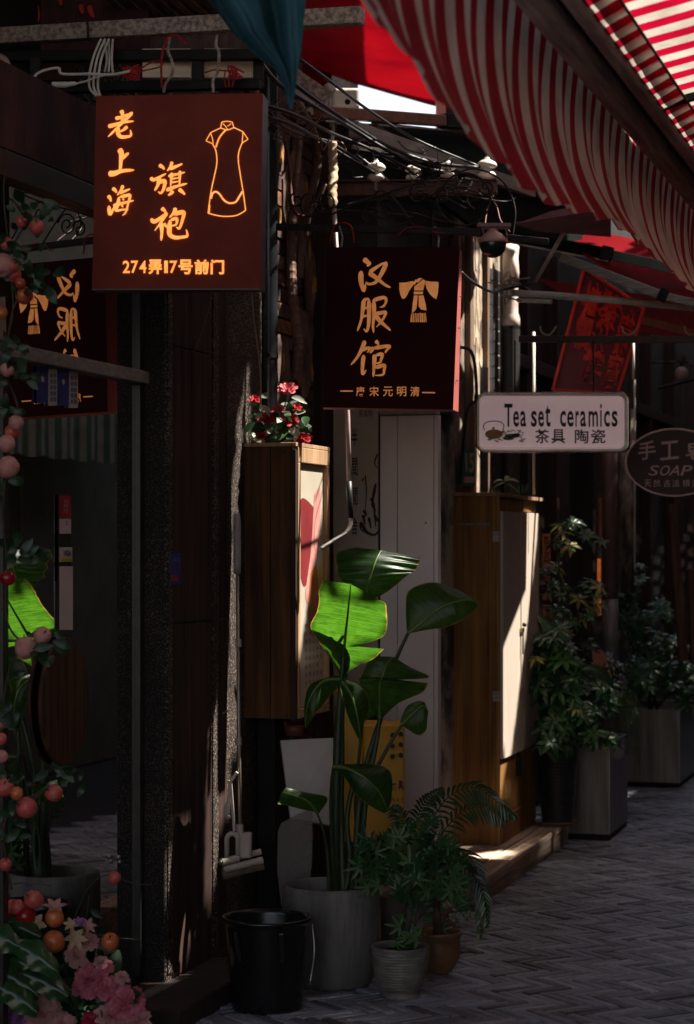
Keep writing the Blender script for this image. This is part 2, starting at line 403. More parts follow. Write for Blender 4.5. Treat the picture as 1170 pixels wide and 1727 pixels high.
M_gold = emis('amber_letter_light', (1.0, 0.42, 0.10), 0.40, (1.0, 0.30, 0.05))
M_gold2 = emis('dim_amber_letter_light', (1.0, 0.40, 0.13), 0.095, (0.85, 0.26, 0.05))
M_green = leafmat('deep_green_leaf', (0.03, 0.08, 0.025), (0.012, 0.035, 0.014), 0.25, 0.3)
M_green2 = leafmat('mid_green_leaf', (0.04, 0.13, 0.035), (0.014, 0.055, 0.02), 0.3, 0.32)
M_yellowleaf = leafmat('variegated_yellow_leaf', (0.42, 0.38, 0.10), (0.14, 0.2, 0.05), 0.3, 0.4)
M_stem = mat('green_stem', (0.035, 0.06, 0.02), (0.02, 0.03, 0.012), 12, 0.5, 0.1)
M_bark = mat('brown_bark', (0.09, 0.06, 0.04), (0.03, 0.02, 0.014), 20, 0.8, 0.6)
M_soil = mat('potting_soil', (0.03, 0.022, 0.016), (0.012, 0.009, 0.007), 40, 0.95, 1.0, bdist=0.02)
M_bana = bananamat()

# ================================================================== THE SETTING
M_grout = mat('paving_grout', (0.02, 0.018, 0.017), (0.010, 0.009, 0.009), 20, 0.9, 0.6)
gr = MB(); gr.add([(-60, -30, -0.012), (60, -30, -0.012), (60, 140, -0.012), (-60, 140, -0.012)], [(0, 1, 2, 3)])
ground = gr.build('ground', M_grout); tag(ground, 'dark joint bed under the grey herringbone brick lane', kind='structure')

# herringbone paving: narrow grey bricks on edge
brick_m = []
for i, (a, b) in enumerate((((0.33, 0.365, 0.43), (0.19, 0.21, 0.255)), ((0.27, 0.295, 0.35), (0.15, 0.162, 0.195)), ((0.40, 0.43, 0.48), (0.24, 0.256, 0.29)), ((0.13, 0.138, 0.155), (0.075, 0.078, 0.085)))):
    brick_m.append(mat('grey_paving_brick_%s' % 'abcd'[i], a, b, 14, 0.46, 1.0, bscale=70, bdist=0.006, rvar=0.18))
for m_ in brick_m:                               # stains and wear that run across the bricks
    n_ = m_.node_tree.nodes; l_ = m_.node_tree.links; b_ = n_['Principled BSDF'] if 'Principled BSDF' in n_ else [q for q in n_ if q.type == 'BSDF_PRINCIPLED'][0]
    src = b_.inputs['Base Color'].links[0].from_socket
    ge = n_.new('ShaderNodeNewGeometry'); ns = n_.new('ShaderNodeTexNoise'); ns.inputs['Scale'].default_value = 1.7; ns.inputs['Detail'].default_value = 9; ns.inputs['Roughness'].default_value = 0.7
    l_.new(ge.outputs['Position'], ns.inputs['Vector'])
    rp_ = n_.new('ShaderNodeValToRGB'); rp_.color_ramp.elements[0].position = 0.38; rp_.color_ramp.elements[1].position = 0.62
    rp_.color_ramp.elements[0].color = (0.6, 0.58, 0.56, 1); rp_.color_ramp.elements[1].color = (1.12, 1.12, 1.12, 1); l_.new(ns.outputs[0], rp_.inputs[0])
    oi_ = n_.new('ShaderNodeObjectInfo'); mr2 = n_.new('ShaderNodeMapRange'); mr2.inputs[3].default_value = 0.7; mr2.inputs[4].default_value = 1.35; l_.new(oi_.outputs['Random'], mr2.inputs[0])
    m1 = n_.new('ShaderNodeMixRGB'); m1.blend_type = 'MULTIPLY'; m1.inputs[0].default_value = 1; l_.new(src, m1.inputs[1]); l_.new(rp_.outputs[0], m1.inputs[2])
    m2 = n_.new('ShaderNodeMixRGB'); m2.blend_type = 'MULTIPLY'; m2.inputs[0].default_value = 1; l_.new(m1.outputs[0], m2.inputs[1]); l_.new(mr2.outputs[0], m2.inputs[2]); l_.new(m2.outputs[0], b_.inputs['Base Color'])
BL, BW, BG = 0.200, 0.040, 0.0055
def paver_mb(L, Wd, h, tilt=(0, 0), mb=None, T=None):
    mb = mb or MB(); x, y = L/2-BG/2, Wd/2-BG/2; c = 0.004
    b = [V((-x, -y, -0.01)), V((x, -y, -0.01)), V((x, y, -0.01)), V((-x, y, -0.01))]
    t = [V((-x, -y, h-c)), V((x, -y, h-c)), V((x, y, h-c)), V((-x, y, h-c))]
    q = [V((-x+c, -y+c, h)), V((x-c, -y+c, h)), V((x-c, y-c, h)), V((-x+c, y-c, h))]
    for p in t+q: p.z += p.x*tilt[0]+p.y*tilt[1]
    pts = b+t+q
    if T: pts = [T@p for p in pts]
    mb.add(pts, [(0, 1, 5, 4), (1, 2, 6, 5), (2, 3, 7, 6), (3, 0, 4, 7), (4, 5, 9, 8), (5, 6, 10, 9), (6, 7, 11, 10), (7, 4, 8, 11), (8, 9, 10, 11)])
    return mb
paver_me = [paver_mb(BL, BW, 0.004).mesh('brick', brick_m[i]) for i in range(4)]
lam = -math.pi/4-ANG+0.05
cl, sl = math.cos(lam), math.sin(lam)
cands = []
N = 5
for k in range(-260, 261):
    for m in range(-40, 41):
        for kind in (0, 1):
            if kind == 0: cx, cy, r = (k+2*N*m)+N/2, k+0.5, 0
            else: cx, cy, r = k+0.5, (k-2*N+1+2*N*m)+N/2, math.pi/2
            x, y = cx*BW, cy*BW
            X, Y = x*cl-y*sl, 9.5+x*sl+y*cl
            if Y < 6.3 or Y > 19: continue
            px = CX+F*X/Y
            if px < 250 or px > 1420: continue
            uu, vv = toUV(V((X, Y, 0)))
            if vv < 0.12 or (1.2 < uu < 4.4 and vv < 0.66): continue
            cands.append((Y, X, r+lam, px))
cands.sort()
vis = [c for c in cands if CX+5 > 0 and 380 < c[3] < 1175 and H0+F*EYE/c[0] < 1735]
vis_ids = set(id(c) for c in vis[:300])
rest = MB(); rest_mi = []
rnd = random.Random(3)
for c in cands:
    w = rnd.choices(range(4), (4, 4, 2, 2))[0]; dz = rnd.uniform(-0.0035, 0.0035); tx, ty = rnd.gauss(0, 0.012), rnd.gauss(0, 0.03)
    rz = c[2]+rnd.gauss(0, 0.012)
    if id(c) in vis_ids:
        o = bpy.data.objects.new('brick', paver_me[w]); COL.objects.link(o); o.parent = ground
        o.location = (c[1], c[0], dz); o.rotation_euler = (ty, -tx, rz)
    else:
        T = Matrix.Translation((c[1], c[0], dz))@Matrix.Rotation(rz, 4, 'Z')
        paver_mb(BL, BW, 0.004, (tx, ty), rest, T); rest_mi += [w]*9
o = rest.build('paving_bricks', brick_m[0], ground); o['kind'] = 'stuff'
for m_ in brick_m[1:]: o.data.materials.append(m_)
o.data.polygons.foreach_set('material_index', rest_mi)

# ------------------------------------------------------------------ near shop: glass front, granite pilasters
M_granite = granite('speckled_dark_granite', (0.0015, 0.001, 0.001), (0.25, 0.175, 0.13), 150)
M_maroon = mat('rough_maroon_plaster', (0.085, 0.032, 0.03), (0.03, 0.012, 0.012), 11, 0.85, 0.7, stretch=(1, 1, 0.4))
M_brownwall = mat('brown_stone', (0.05, 0.03, 0.025), (0.02, 0.012, 0.01), 9, 0.8, 0.6, stretch=(1, 1, 0.25))
M_frame = mat('pale_aluminium_frame', (0.36, 0.31, 0.28), (0.2, 0.165, 0.15), 25, 0.5, 0.2, stretch=(1, 1, 3))
M_darkframe = mat('dark_frame_metal', (0.03, 0.03, 0.03), (0.015, 0.015, 0.015), 10, 0.4, 0.1)
shop = thing('shopfront', 'dark glass shopfront at the left with speckled granite pilasters and maroon fascia', 'shop', P(-0.6, 0, 0))
g = MB(); g.box(-4.6, -0.012, -0.012, -0.004, 0.10, 2.78); pane = g.build('glass_pane', glassmat('dark_window_glass', (0.4, 0.42, 0.4), 1.31), shop)
f = MB(); f.box(-4.6, -0.002, -0.03, 0.028, 2.165, 2.208); f.build('transom_bar', M_frame, shop, bevel=0.003)
f = MB(); f.box(-0.05, -0.012, -0.03, 0.012, 0.10, 2.16); f.box(-0.05, -0.012, -0.03, 0.012, 2.21, 2.78); f.build('frame_stile', M_darkframe, shop, bevel=0.002)
f = MB(); f.box(-1.13, -1.09, -0.035, 0.008, 0.10, 2.16); f.build('door_stile', M_darkframe, shop, bevel=0.002)
f = MB(); f.box(-4.6, -0.002, -0.03, 0.03, 2.70, 2.78); f.build('head_bar', M_darkframe, shop, bevel=0.002)
f = MB(); f.box(-4.6, -0.002, -0.3, 0.03, 2.785, 3.04); f.build('fascia', M_maroon, shop)
f = MB(); f.box(0, 0.55, -0.25, 0.087, 0.0, 3.3); f.build('pilaster', M_granite, shop, bevel=0.006)
f = MB(); f.box(0.552, 1.08, -0.25, 0.075, 0.0, 3.3); f.build('pilaster', M_brownwall if False else M_granite, shop, bevel=0.006)
f = MB(); f.box(-0.006, -0.0006, 0.0, 0.084, 0.08, 3.3); f.build('pilaster_facing', granite('darker_granite', (0.0015, 0.001, 0.001), (0.085, 0.06, 0.045), 190), shop)  # darker granite variant on the camera-facing side
M_facing = wood('dark_brown_facing', (0.075, 0.04, 0.032), (0.018, 0.010, 0.009), 'z', 2.0, 0.7, bump=0.5)  # plain dark brown for the boards over the granite
for (a, b, v_) in ((0.06, 0.245, 0.0885), (0.248, 0.455, 0.0895), (0.556, 0.66, 0.0765)):
    for (z0, z1) in ((0.08, 1.32), (1.326, 2.30), (2.306, 3.24)):
        f = MB(); f.box(a, b, v_-0.002, v_+random.uniform(0.002, 0.005), z0, z1); f.build('facing_board', M_facing, shop, bevel=0.0015)
for (a, b) in ((0.012, 0.055), (0.47, 0.53)):
    f = MB(); f.box(a, b, 0.0872, 0.093, 0.1, 3.25); f.build('fillet', M_granite, shop, bevel=0.002)
f = MB(); f.box(-0.42, 0.50, 0.0, 0.30, -0.01, 0.075); f.build('step', M_brownwall, shop, bevel=0.008)
f = MB(); f.box(-4.6, -0.43, -0.3, 0.12, -0.01, 0.08); f.build('sill', M_brownwall, shop, bevel=0.006)
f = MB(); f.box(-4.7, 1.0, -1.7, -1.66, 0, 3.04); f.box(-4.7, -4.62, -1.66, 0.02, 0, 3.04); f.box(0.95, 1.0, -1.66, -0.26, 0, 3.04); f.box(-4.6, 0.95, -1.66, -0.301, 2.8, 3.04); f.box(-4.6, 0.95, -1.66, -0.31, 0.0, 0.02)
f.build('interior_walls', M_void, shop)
# things on and behind the glass
LG = lane(0.0)
def lprint(name, rect, m, parent, off=0.004, th=0.0015, v=0.0):
    mb = MB(); x0, y0, x1, y1 = rect
    a, b, c, d = PV(x0, y0, v, off), PV(x1, y0, v, off), PV(x1, y1, v, off), PV(x0, y1, v, off)
    nrm = (P(0, 1, 0)-P(0, 0, 0))*(-th); mb.prism([a, b, c, d], nrm); return mb.build(name, m, parent)
M_pap = mat('pale_paper', (0.62, 0.50, 0.47), (0.5, 0.4, 0.38), 4, 0.7, 0)
M_redp = mat('red_print', (0.4, 0.01, 0.02), (0.3, 0.008, 0.015), 9, 0.6, 0)
M_blk = mat('black_print', (0.015, 0.012, 0.012), None, 5, 0.6, 0)
M_blu = mat('blue_print', (0.03, 0.04, 0.22), (0.02, 0.025, 0.15), 8, 0.6, 0)
M_yel = mat('yellow_print', (0.6, 0.42, 0.05), None, 8, 0.6, 0)
M_gry = mat('grey_print', (0.2, 0.2, 0.22), None, 8, 0.6, 0)
st = thing('payment_sticker_strip', 'narrow strip of payment stickers with a red tag and VISA mark on the glass', 'sticker', PV(108, 950, 0, 0.004))
lprint('backing', (97, 834, 118, 980), M_blk, st, 0.003)
lprint('red_label', (98, 836, 117, 874), M_redp, st, 0.006); lprint('pale_label', (98, 875, 117, 900), M_pap, st, 0.006)
lprint('card_label', (98, 923, 119, 948), M_pap, st, 0.006); lprint('gold_band', (99, 941, 118, 947), M_yel, st, 0.009)
lprint('white_strip', (98, 955, 120, 1062), M_pap, st, 0.006)
t = MB(); text(t, 'VISA', (103, 928, 116, 938), LG, 0.02, off=0.0085); text(t, '支', (106, 878, 111, 886), LG, off=0.0085); t.build('lettering', M_blk, st)
t = MB(); 
for i, ch in enumerate('扫码付'): text(t, ch, (104, 842+i*8, 111, 849+i*8), LG, off=0.0085)
t.build('lettering', M_pap, st)
for k, (xa, lab) in enumerate(((61, 'left blue and white notice of the pair stuck under the transom bar'), (96, 'right blue and white notice of the pair stuck under the transom bar'))):
    pn = thing('door_notice', lab, 'notice', PV(xa+15, 650, 0, 0.004), 'notices on the glass')
    dy = k*4
    lprint('blue_panel', (xa, 618+dy, xa+19, 680+dy), M_blu, pn, 0.003); lprint('white_panel', (xa+19, 622+dy, xa+34, 684+dy), M_pap, pn, 0.003)
    t = MB()
    for r in range(5):
        for q in range(2):
            t.prism([PV(xa+21+q*6, 630+r*10+dy, 0, 0.006), PV(xa+25+q*6, 630+r*10+dy, 0, 0.006), PV(xa+25+q*6, 637+r*10+dy, 0, 0.006), PV(xa+21+q*6, 637+r*10+dy, 0, 0.006)], (P(0, 1, 0)-P(0, 0, 0))*-0.001)
    t.build('print', M_gry, pn)
    t = MB(); t.tube([PV(xa+8, 640+dy, 0, 0.005), PV(xa+8, 640+dy, 0, 0.007)], 0.009, 10); t.build('emblem', M_pap, pn)
wb = MB(); 
oc = P(-0.72, -0.13, 0); ctr = W(112, 1180, oc.y)
cu, cv = UV(112, 0.022), 0.022
wb_pts = [P(cu+0.30*math.cos(a)*0.62, cv, 1.6+(H0-1182)/F*P(cu, cv, 0).y+0.20*math.sin(a)*1.02) for a in [2*math.pi*i/36 for i in range(36)]]
wb.prism(wb_pts, (P(0, 1, 0)-P(0, 0, 0))*-0.015)
one(wb, 'oval_wooden_board', wood('dark_board_wood', (0.12, 0.055, 0.035), (0.035, 0.016, 0.012)), 'oval dark wooden board hanging on the glass door', 'board', bevel=0.004)
kn = MB()
for (px, py) in ((194, 1445), (196, 1453)): kn.ball(PV(px, py, 0.0, 0.012), 0.008, 10, 6)
one(kn, 'glass_door_knob', M_metal, 'small shiny metal knob low on the glass door', 'door knob', smooth=True)
bs = thing('pilaster_sticker', 'small dark blue sticker on the granite pilaster', 'sticker', PV(293, 960, 0.087, 0.004))
lprint('backing', (284, 933, 302, 986), M_blu, bs, 0.007, v=0.087); lprint('red_patch', (286, 970, 296, 980), M_redp, bs, 0.009, v=0.087)
t = MB(); text(t, '电话', (287, 940, 299, 948), lane(0.087), off=0.0095); t.build('lettering', M_gry, bs)

# upper roof edge at far left: rough battens above the sign
ev = thing('roof_eave', 'rough slanting roof battens above the first sign', 'roof', W(260, 0, 7.6))
for i in range(9):
    b = MB(); x = 165+i*26; b.beam(W(x, -25, 7.35), W(x+78, 45, 7.9), 0.028, 0.03); b.build('batten', wood('eave_wood', (0.22, 0.15, 0.10), (0.06, 0.04, 0.03), 'y'), ev, bevel=0.002)
b = MB(); b.slab([W(-30, -60, 7.5), W(470, -60, 7.5), W(470, 50, 8.0), W(-30, 60, 8.0)], 0.02); b.box(-2.5, 1.06, -0.6, -0.4, 3.0, 4.4); b.box(-3.5, 1.06, -0.6, 0.55, 3.92, 3.96); b.build('roof_board', M_void, ev)

# ------------------------------------------------------------------ old brick wall with peeled plaster
M_mortar = mat('crumbling_mortar', (0.10, 0.06, 0.045), (0.035, 0.02, 0.016), 14, 0.9, 0.9)
bw = thing('old_brick_wall', 'old dark brick wall with peeled plaster behind the roses', 'brick wall', P(1.5, -0.1, 0))
b = MB(); b.box(1.081, 2.02, -0.30, -0.008, 0, 3.5); b.box(1.07, 3.1, -0.6, -0.4, 3.0, 4.4); b.build('mortar_bed', M_mortar, bw)
bm3 = [mat('wall_brick_%s' % s, a, c, 20, 0.85, 0.7, bscale=60) for s, a, c in (('dark', (0.07, 0.026, 0.02), (0.025, 0.010, 0.008)), ('umber', (0.12, 0.05, 0.03), (0.04, 0.018, 0.012)), ('orange', (0.30, 0.12, 0.035), (0.08, 0.03, 0.012)), ('maroon', (0.09, 0.045, 0.035), (0.035, 0.018, 0.015)))]
rb = random.Random(11)
bmesh_cache = {}
for r in range(52):
    z = 0.05+r*0.066
    for c in range(-1, 5):
        u0 = 1.085+c*0.235+(r % 2)*0.117; u1 = u0+0.225; u0 = max(u0, 1.085); u1 = min(u1, 2.015)
        if u1-u0 < 0.03 or rb.random() < 0.04: continue
        if z < 1.7 and r % 1 == 0 and z > 0.0 and (z < 0.9): pass
        pr = rb.uniform(0.0, 0.014); mb = MB(); mb.box(u0, u1, -0.012, pr, z, z+0.056)
        mb.build('brick', rb.choices(bm3, (5, 3, 1.2, 2))[0], bw)
pl = MB()
def chip(mb, cu, cz, ru, rz, v0, v1, n=14, rr=None):
    rr = rr or rb; pts = []
    for i in range(n):
        a = 2*math.pi*i/n; k = rr.uniform(0.65, 1.1); pts.append(P(cu+ru*k*math.cos(a), v0, cz+rz*k*math.sin(a)))
    mb.prism(pts, (P(0, 1, 0)-P(0, 0, 0))*(v1-v0))
for (cu, cz, ru, rz) in ((1.72, 3.0, 0.22, 0.3), (1.35, 3.25, 0.2, 0.2), (1.82, 2.45, 0.14, 0.22), (1.5, 2.3, 0.12, 0.18), (1.9, 2.75, 0.1, 0.2)):
    chip(pl, cu, cz, ru, rz, 0.012, 0.021)
pl.build('plaster_patch', mat('stained_plaster', (0.16, 0.095, 0.07), (0.05, 0.025, 0.02), 9, 0.9, 0.8), bw)
pl = MB()
for i in range(16):
    chip(pl, rb.uniform(1.3, 2.0), rb.uniform(1.9, 3.4), rb.uniform(0.012, 0.04), rb.uniform(0.03, 0.09), 0.014, 0.024, 8)
pl.build('rust_flake', mat('orange_flaking_paint', (0.5, 0.24, 0.06), (0.18, 0.07, 0.02), 16, 0.85, 0.6), bw)

# dark timber post beside it, ink banner, white door leaf and dark entrance
b = MB(); b.box(1.975, 2.035, -0.1, 0.100, 0.1, 3.5); one(b, 'timber_post', wood('dark_timber', (0.09, 0.05, 0.035), (0.03, 0.016, 0.012)), 'dark timber post at the left of the white ink banner', 'post', bevel=0.003)
ban = thing('ink_banner', 'tall white banner with black brush calligraphy and an ink drawing of a pot', 'banner', P(1.97, 0.2, 1.4))
M_door = mat('off_white_door_paint', (0.80, 0.74, 0.73), (0.68, 0.62, 0.61), 2.2, 0.55, 0.08, stretch=(1, 1, 0.4))
M_bann = mat('white_banner_cloth', (0.50, 0.44, 0.38), (0.40, 0.34, 0.28), 3, 0.8, 0.1)
b = MB(); b.box(1.965, 1.972, 0.104, 0.305, 0.9, 2.24); b.build('cloth', M_bann, ban)
def cross(u):                                   # plane facing back down the lane at distance u
    def f(px, py, off=0.0):
        k = (px-CX)/F; v = (k*(OY+CA*u)-OX-SA*u)/(CA+k*SA); p = P(u-off, v, 0); q = P(u, v, 0)
        p.z = EYE+(H0-py)/F*q.y; return p
    return f
CB = cross(1.965)
t = MB()
for i, ch in enumerate('半間閒舍'):
    tq = MB(); text(tq, ch, (593, 722+i*50, 603, 752+i*50), CB, 0.01, off=0.002); tq.build('character', M_blk, ban)
for q in range(3): 
    tq = MB(); text(tq, '茶具陶'[q], (605+q*8, 690, 612+q*8, 704), CB, 0.0, off=0.002); tq.build('character', M_blk, ban)
ribbon(t, [(609, 880), (618, 897), (632, 902), (640, 893)], 6, CB, 0.003)
ribbon(t, [(609, 880), (608, 890), (614, 898)], 4, CB, 0.0035)
ribbon(t, [(616, 800), (618, 830), (616, 862)], 2.5, CB, 0.003); ribbon(t, [(614, 806), (610, 812)], 3, CB, 0.003)
ribbon(t, [(637, 765), (632, 780), (637, 790)], 3, CB, 0.003); ribbon(t, [(634, 815), (628, 850), (635, 862)], 5, CB, 0.003)
ribbon(t, [(612, 868), (616, 885)], 5, CB, 0.003); ribbon(t, [(622, 872), (626, 892)], 5, CB, 0.003); ribbon(t, [(630, 845), (634, 890)], 4, CB, 0.003)
for (x, y) in ((625, 840), (631, 868), (613, 860), (636, 875)): ribbon(t, [(x, y), (x+4, y+7), (x+1, y+12)], 5, CB, 0.003)
t.build('ink_drawing', M_blk, ban)
dr = thing('open_door', 'open off-white door leaf beside the ink banner', 'door', P(2.0, 0.43, 0.12))
def vat(px, u): 
    k = (px-CX)/F; return (k*(OY+CA*u)-OX-SA*u)/(CA+k*SA)
va, vm, vb = vat(640, 2.0), vat(670, 2.0), vat(731, 2.0)
b = MB(); b.box(2.0, 2.035, va+0.002, vm-0.002, 0.125, 2.165); b.build('narrow_board', M_door, dr, bevel=0.002)
b = MB(); b.box(1.998, 2.035, vm+0.001, vb, 0.125, 2.165); b.build('wide_board', M_door, dr, bevel=0.002)
b = MB(); b.box(1.985, 2.04, va, vat(738, 2.0), 2.168, 2.195); b.build('top_rail', M_frame, dr, bevel=0.003)
b = MB(); b.box(2.0, 2.05, vb+0.003, vb+0.02, 0.125, 2.165); b.build('edge_strip', M_door, dr)
b = MB(); b.tube([P(1.996, vat(718, 2.0), 1.6+(H0-882)/F*9.3), P(2.0, vat(718, 2.0), 1.6+(H0-882)/F*9.3)], 0.004, 8); b.build('screw', M_iron, dr)
ent = thing('dark_entrance', 'narrow dark doorway between the white door and the wooden cupboard', 'doorway', P(2.7, 0.2, 0))
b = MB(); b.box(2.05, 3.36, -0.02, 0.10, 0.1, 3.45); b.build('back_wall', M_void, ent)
b = MB(); b.box(3.0, 3.06, 0.10, 0.285, 0.12, 3.4); b.build('jamb', mat('dark_brown_jamb', (0.05, 0.03, 0.025), None, 9, 0.6, 0.3), ent)
b = MB(); b.box(2.05, 3.4, 0.10, 0.28, 2.25, 3.45); b.build('lintel', mat('sooty_board', (0.035, 0.03, 0.028), (0.015, 0.013, 0.012), 6, 0.8, 0.5), ent)

# boardwalk: planks on a kerb board
M_deck = wood('worn_deck_wood', (0.66, 0.50, 0.38), (0.30, 0.20, 0.145), 'x', 3.0, 0.65, rot=-(math.pi/2-ANG), bump=0.5)
bwk = thing('boardwalk', 'low worn wooden boardwalk in front of the wooden cupboard', 'boardwalk', P(2.6, 0.4, 0))
ws = [0.0, 0.115, 0.235, 0.36, 0.475, 0.59, 0.70]
for i in range(6):
    cuts = [1.15, 2.1+0.3*(i % 3), 3.3+0.2*(i % 2), 4.36]
    for k in range(3):
        zt = 0.118+random.uniform(-0.0015, 0.0015)
        b = MB(); b.box(cuts[k]+0.002, cuts[k+1]-0.002, ws[i]+0.003, ws[i+1]-0.003, 0.092, zt); b.build('plank', M_deck, bwk, bevel=0.003)
for k, (a, c) in enumerate(((1.15, 2.35), (2.354, 3.15), (3.154, 4.36))):
    b = MB(); b.box(a, c, 0.668, 0.694, -0.005, 0.090); b.build('kerb_board', wood('kerb_wood', (0.42, 0.31, 0.24), (0.14, 0.095, 0.07), 'x', 3, 0.7, -(math.pi/2-ANG)), bwk, bevel=0.002)
b = MB(); b.box(1.15, 1.18, 0.0, 0.66, -0.005, 0.09); b.box(4.33, 4.36, 0.0, 0.66, -0.005, 0.09); b.build('end_board', M_deck, bwk)

# old plaster wall strip with paper remains and street number plate
ow = thing('old_plaster_wall', 'sunlit strip of peeling plaster wall between the dark sign and the pipe', 'wall', P(4, 0.2, 0))
M_plas = mat('peeling_plaster', (0.42, 0.33, 0.25), (0.06, 0.045, 0.035), 7, 0.85, 0.9, stretch=(1, 1, 0.35), lo=0.42, hi=0.58, bscale=30, bdist=0.02)
b = MB(); b.box(3.40, 4.62, 0.02, 0.30, 0.1, 3.5); b.build('plaster_face', M_plas, ow)
for i, (u0, u1) in enumerate(((3.62, 3.70), (4.02, 4.07), (4.46, 4.52))):
    b = MB(); b.box(u0, u1, 0.300, 0.33, 0.13, 3.4); b.build('batten', wood('weathered_batten', (0.3, 0.2, 0.14), (0.06, 0.04, 0.03), 'z', 3), ow, bevel=0.003)
M_tile = mat('dark_wall_tile', (0.06, 0.06, 0.065), (0.03, 0.03, 0.033), 20, 0.35, 0.2)
for r in range(18):
    b = MB(); b.box(4.08, 4.24, 0.301, 0.309, 1.9+r*0.066, 1.9+r*0.066+0.058); b.build('tile', M_tile, ow)
    b = MB(); b.box(4.25, 4.41, 0.301, 0.309, 1.9+r*0.066+0.01, 1.9+r*0.066+0.068); b.build('tile', M_tile, ow)
pt = MB()
for i in range(14):
    chip(pt, random.uniform(3.72, 4.0), random.uniform(1.95, 3.3), random.uniform(0.03, 0.07), random.uniform(0.05, 0.16), 0.301, 0.304, 9)
pt.build('paper_remnant', mat('old_torn_paper', (0.60, 0.48, 0.36), (0.3, 0.22, 0.15), 10, 0.85, 0.3), ow)
npz = thing('number_plate', 'small green and white plate with the number 15 above the wooden cupboard', 'number plate', PV(790, 788, 0.34))
LP = lane(0.345)
lprint('plate', (781, 757, 801, 820), mat('teal_enamel', (0.02, 0.22, 0.19), (0.015, 0.13, 0.12), 12, 0.5, 0.2), npz, 0.0, 0.004, v=0.345)
lprint('white_band', (782, 804, 800, 814), M_pap, npz, 0.002, 0.001, v=0.345)
t = MB(); text(t, '15', (784, 764, 798, 797), LP, 0.02, off=0.003); t.build('number', mat('cream_enamel', (0.75, 0.7, 0.5), None, 9, 0.5, 0), npz)

# far facade of dark boards along the lane
far = thing('timber_facade', 'long dark timber-boarded shopfront at the far end of the lane', 'shopfront', P(9, 0.2, 0))
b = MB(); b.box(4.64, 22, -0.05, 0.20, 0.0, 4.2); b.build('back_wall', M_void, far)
M_fb = [wood('dark_board_%d' % i, c, tuple(x*0.4 for x in c), 'z', 3, 0.6) for i, c in enumerate(((0.06, 0.03, 0.028), (0.045, 0.024, 0.024), (0.075, 0.038, 0.03)))]
u = 4.9; i = 0
while u < 21:
    w_ = random.uniform(0.17, 0.26)
    if not (6.2 < u < 7.4 or 10.2 < u < 11.4):
        b = MB(); b.box(u, u+w_-0.012, 0.201, 0.215+random.uniform(0, 0.02), 0.02, 3.3+random.uniform(-0.05, 0.05)); b.build('board', random.choice(M_fb), far, bevel=0.003)
    u += w_; i += 1
for (u, c) in ((5.25, 0), (6.15, 2), (7.45, 1), (10.1, 2), (11.5, 2), (14, 0)):
    b = MB(); b.box(u, u+0.09, 0.20, 0.29, 0.02, 3.4); b.build('post', M_fb[c], far, bevel=0.004)
b = MB(); b.box(4.64, 21, 0.2, 0.3, 2.62, 2.70); b.build('rail', M_fb[0], far, bevel=0.004)
b = MB(); b.box(6.24, 7.44, 0.201, 0.21, 0.02, 2.4); b.build('glass_door', glassmat('far_glass', (0.1, 0.1, 0.1)), far)
# buildings closing the lane and facing it (seen in the glass)
endw = thing('end_building', 'dark plastered building closing the far end of the lane', 'building', P(22, 1.5, 0))
b = MB(); b.box(22.2, 22.6, -3, 7, 0, 6.5); b.build('wall', M_maroon, endw)
opp = thing('opposite_shop', 'cream walled shop across the lane, seen mirrored in the glass door', 'shop', P(4, 3.6, 0))
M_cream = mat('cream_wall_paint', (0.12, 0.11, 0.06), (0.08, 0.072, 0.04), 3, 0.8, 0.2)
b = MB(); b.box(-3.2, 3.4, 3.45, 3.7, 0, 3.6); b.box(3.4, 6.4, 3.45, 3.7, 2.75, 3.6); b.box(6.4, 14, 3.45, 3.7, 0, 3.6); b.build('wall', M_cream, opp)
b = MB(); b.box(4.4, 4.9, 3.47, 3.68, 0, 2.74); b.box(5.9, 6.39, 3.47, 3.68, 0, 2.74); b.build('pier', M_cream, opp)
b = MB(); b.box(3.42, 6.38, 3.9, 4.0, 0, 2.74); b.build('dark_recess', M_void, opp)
gst = stripes('green_white_stripe', (0.10, 0.17, 0.09), (0.42, 0.42, 0.30), 0.16, 0.5, 0.45)
ga = thing('green_striped_awning', 'green and white striped awning across the lane, mirrored in the glass', 'awning', P(5.6, 3.1, 2.4))
b = MB(); b.grid(lambda a, c: P(4.0+3.8*a, 3.42-0.5*c, 2.74-0.22*c), 20, 6, lambda a, c: (3.8*a, 0.5*c)); b.build('canopy_cloth', gst, ga, smooth=True)
b = MB(); b.grid(lambda a, c: P(4.0+3.8*a, 2.92+0.012*math.sin(a*60), 2.52-0.34*c-0.02*abs(math.sin(a*30))*c), 160, 4, lambda a, c: (3.8*a, 0.3*c)); b.build('valance', gst, ga, smooth=True)
up = thing('upper_storey', 'tall grey building behind the shop across the lane', 'building', P(2, 5.5, 0))
b = MB(); b.box(-10, 24, 5.4, 6.0, 0, 5.46); b.build('wall', mat('grey_render', (0.12, 0.11, 0.10), (0.08, 0.075, 0.07), 3, 0.9, 0.3), up)

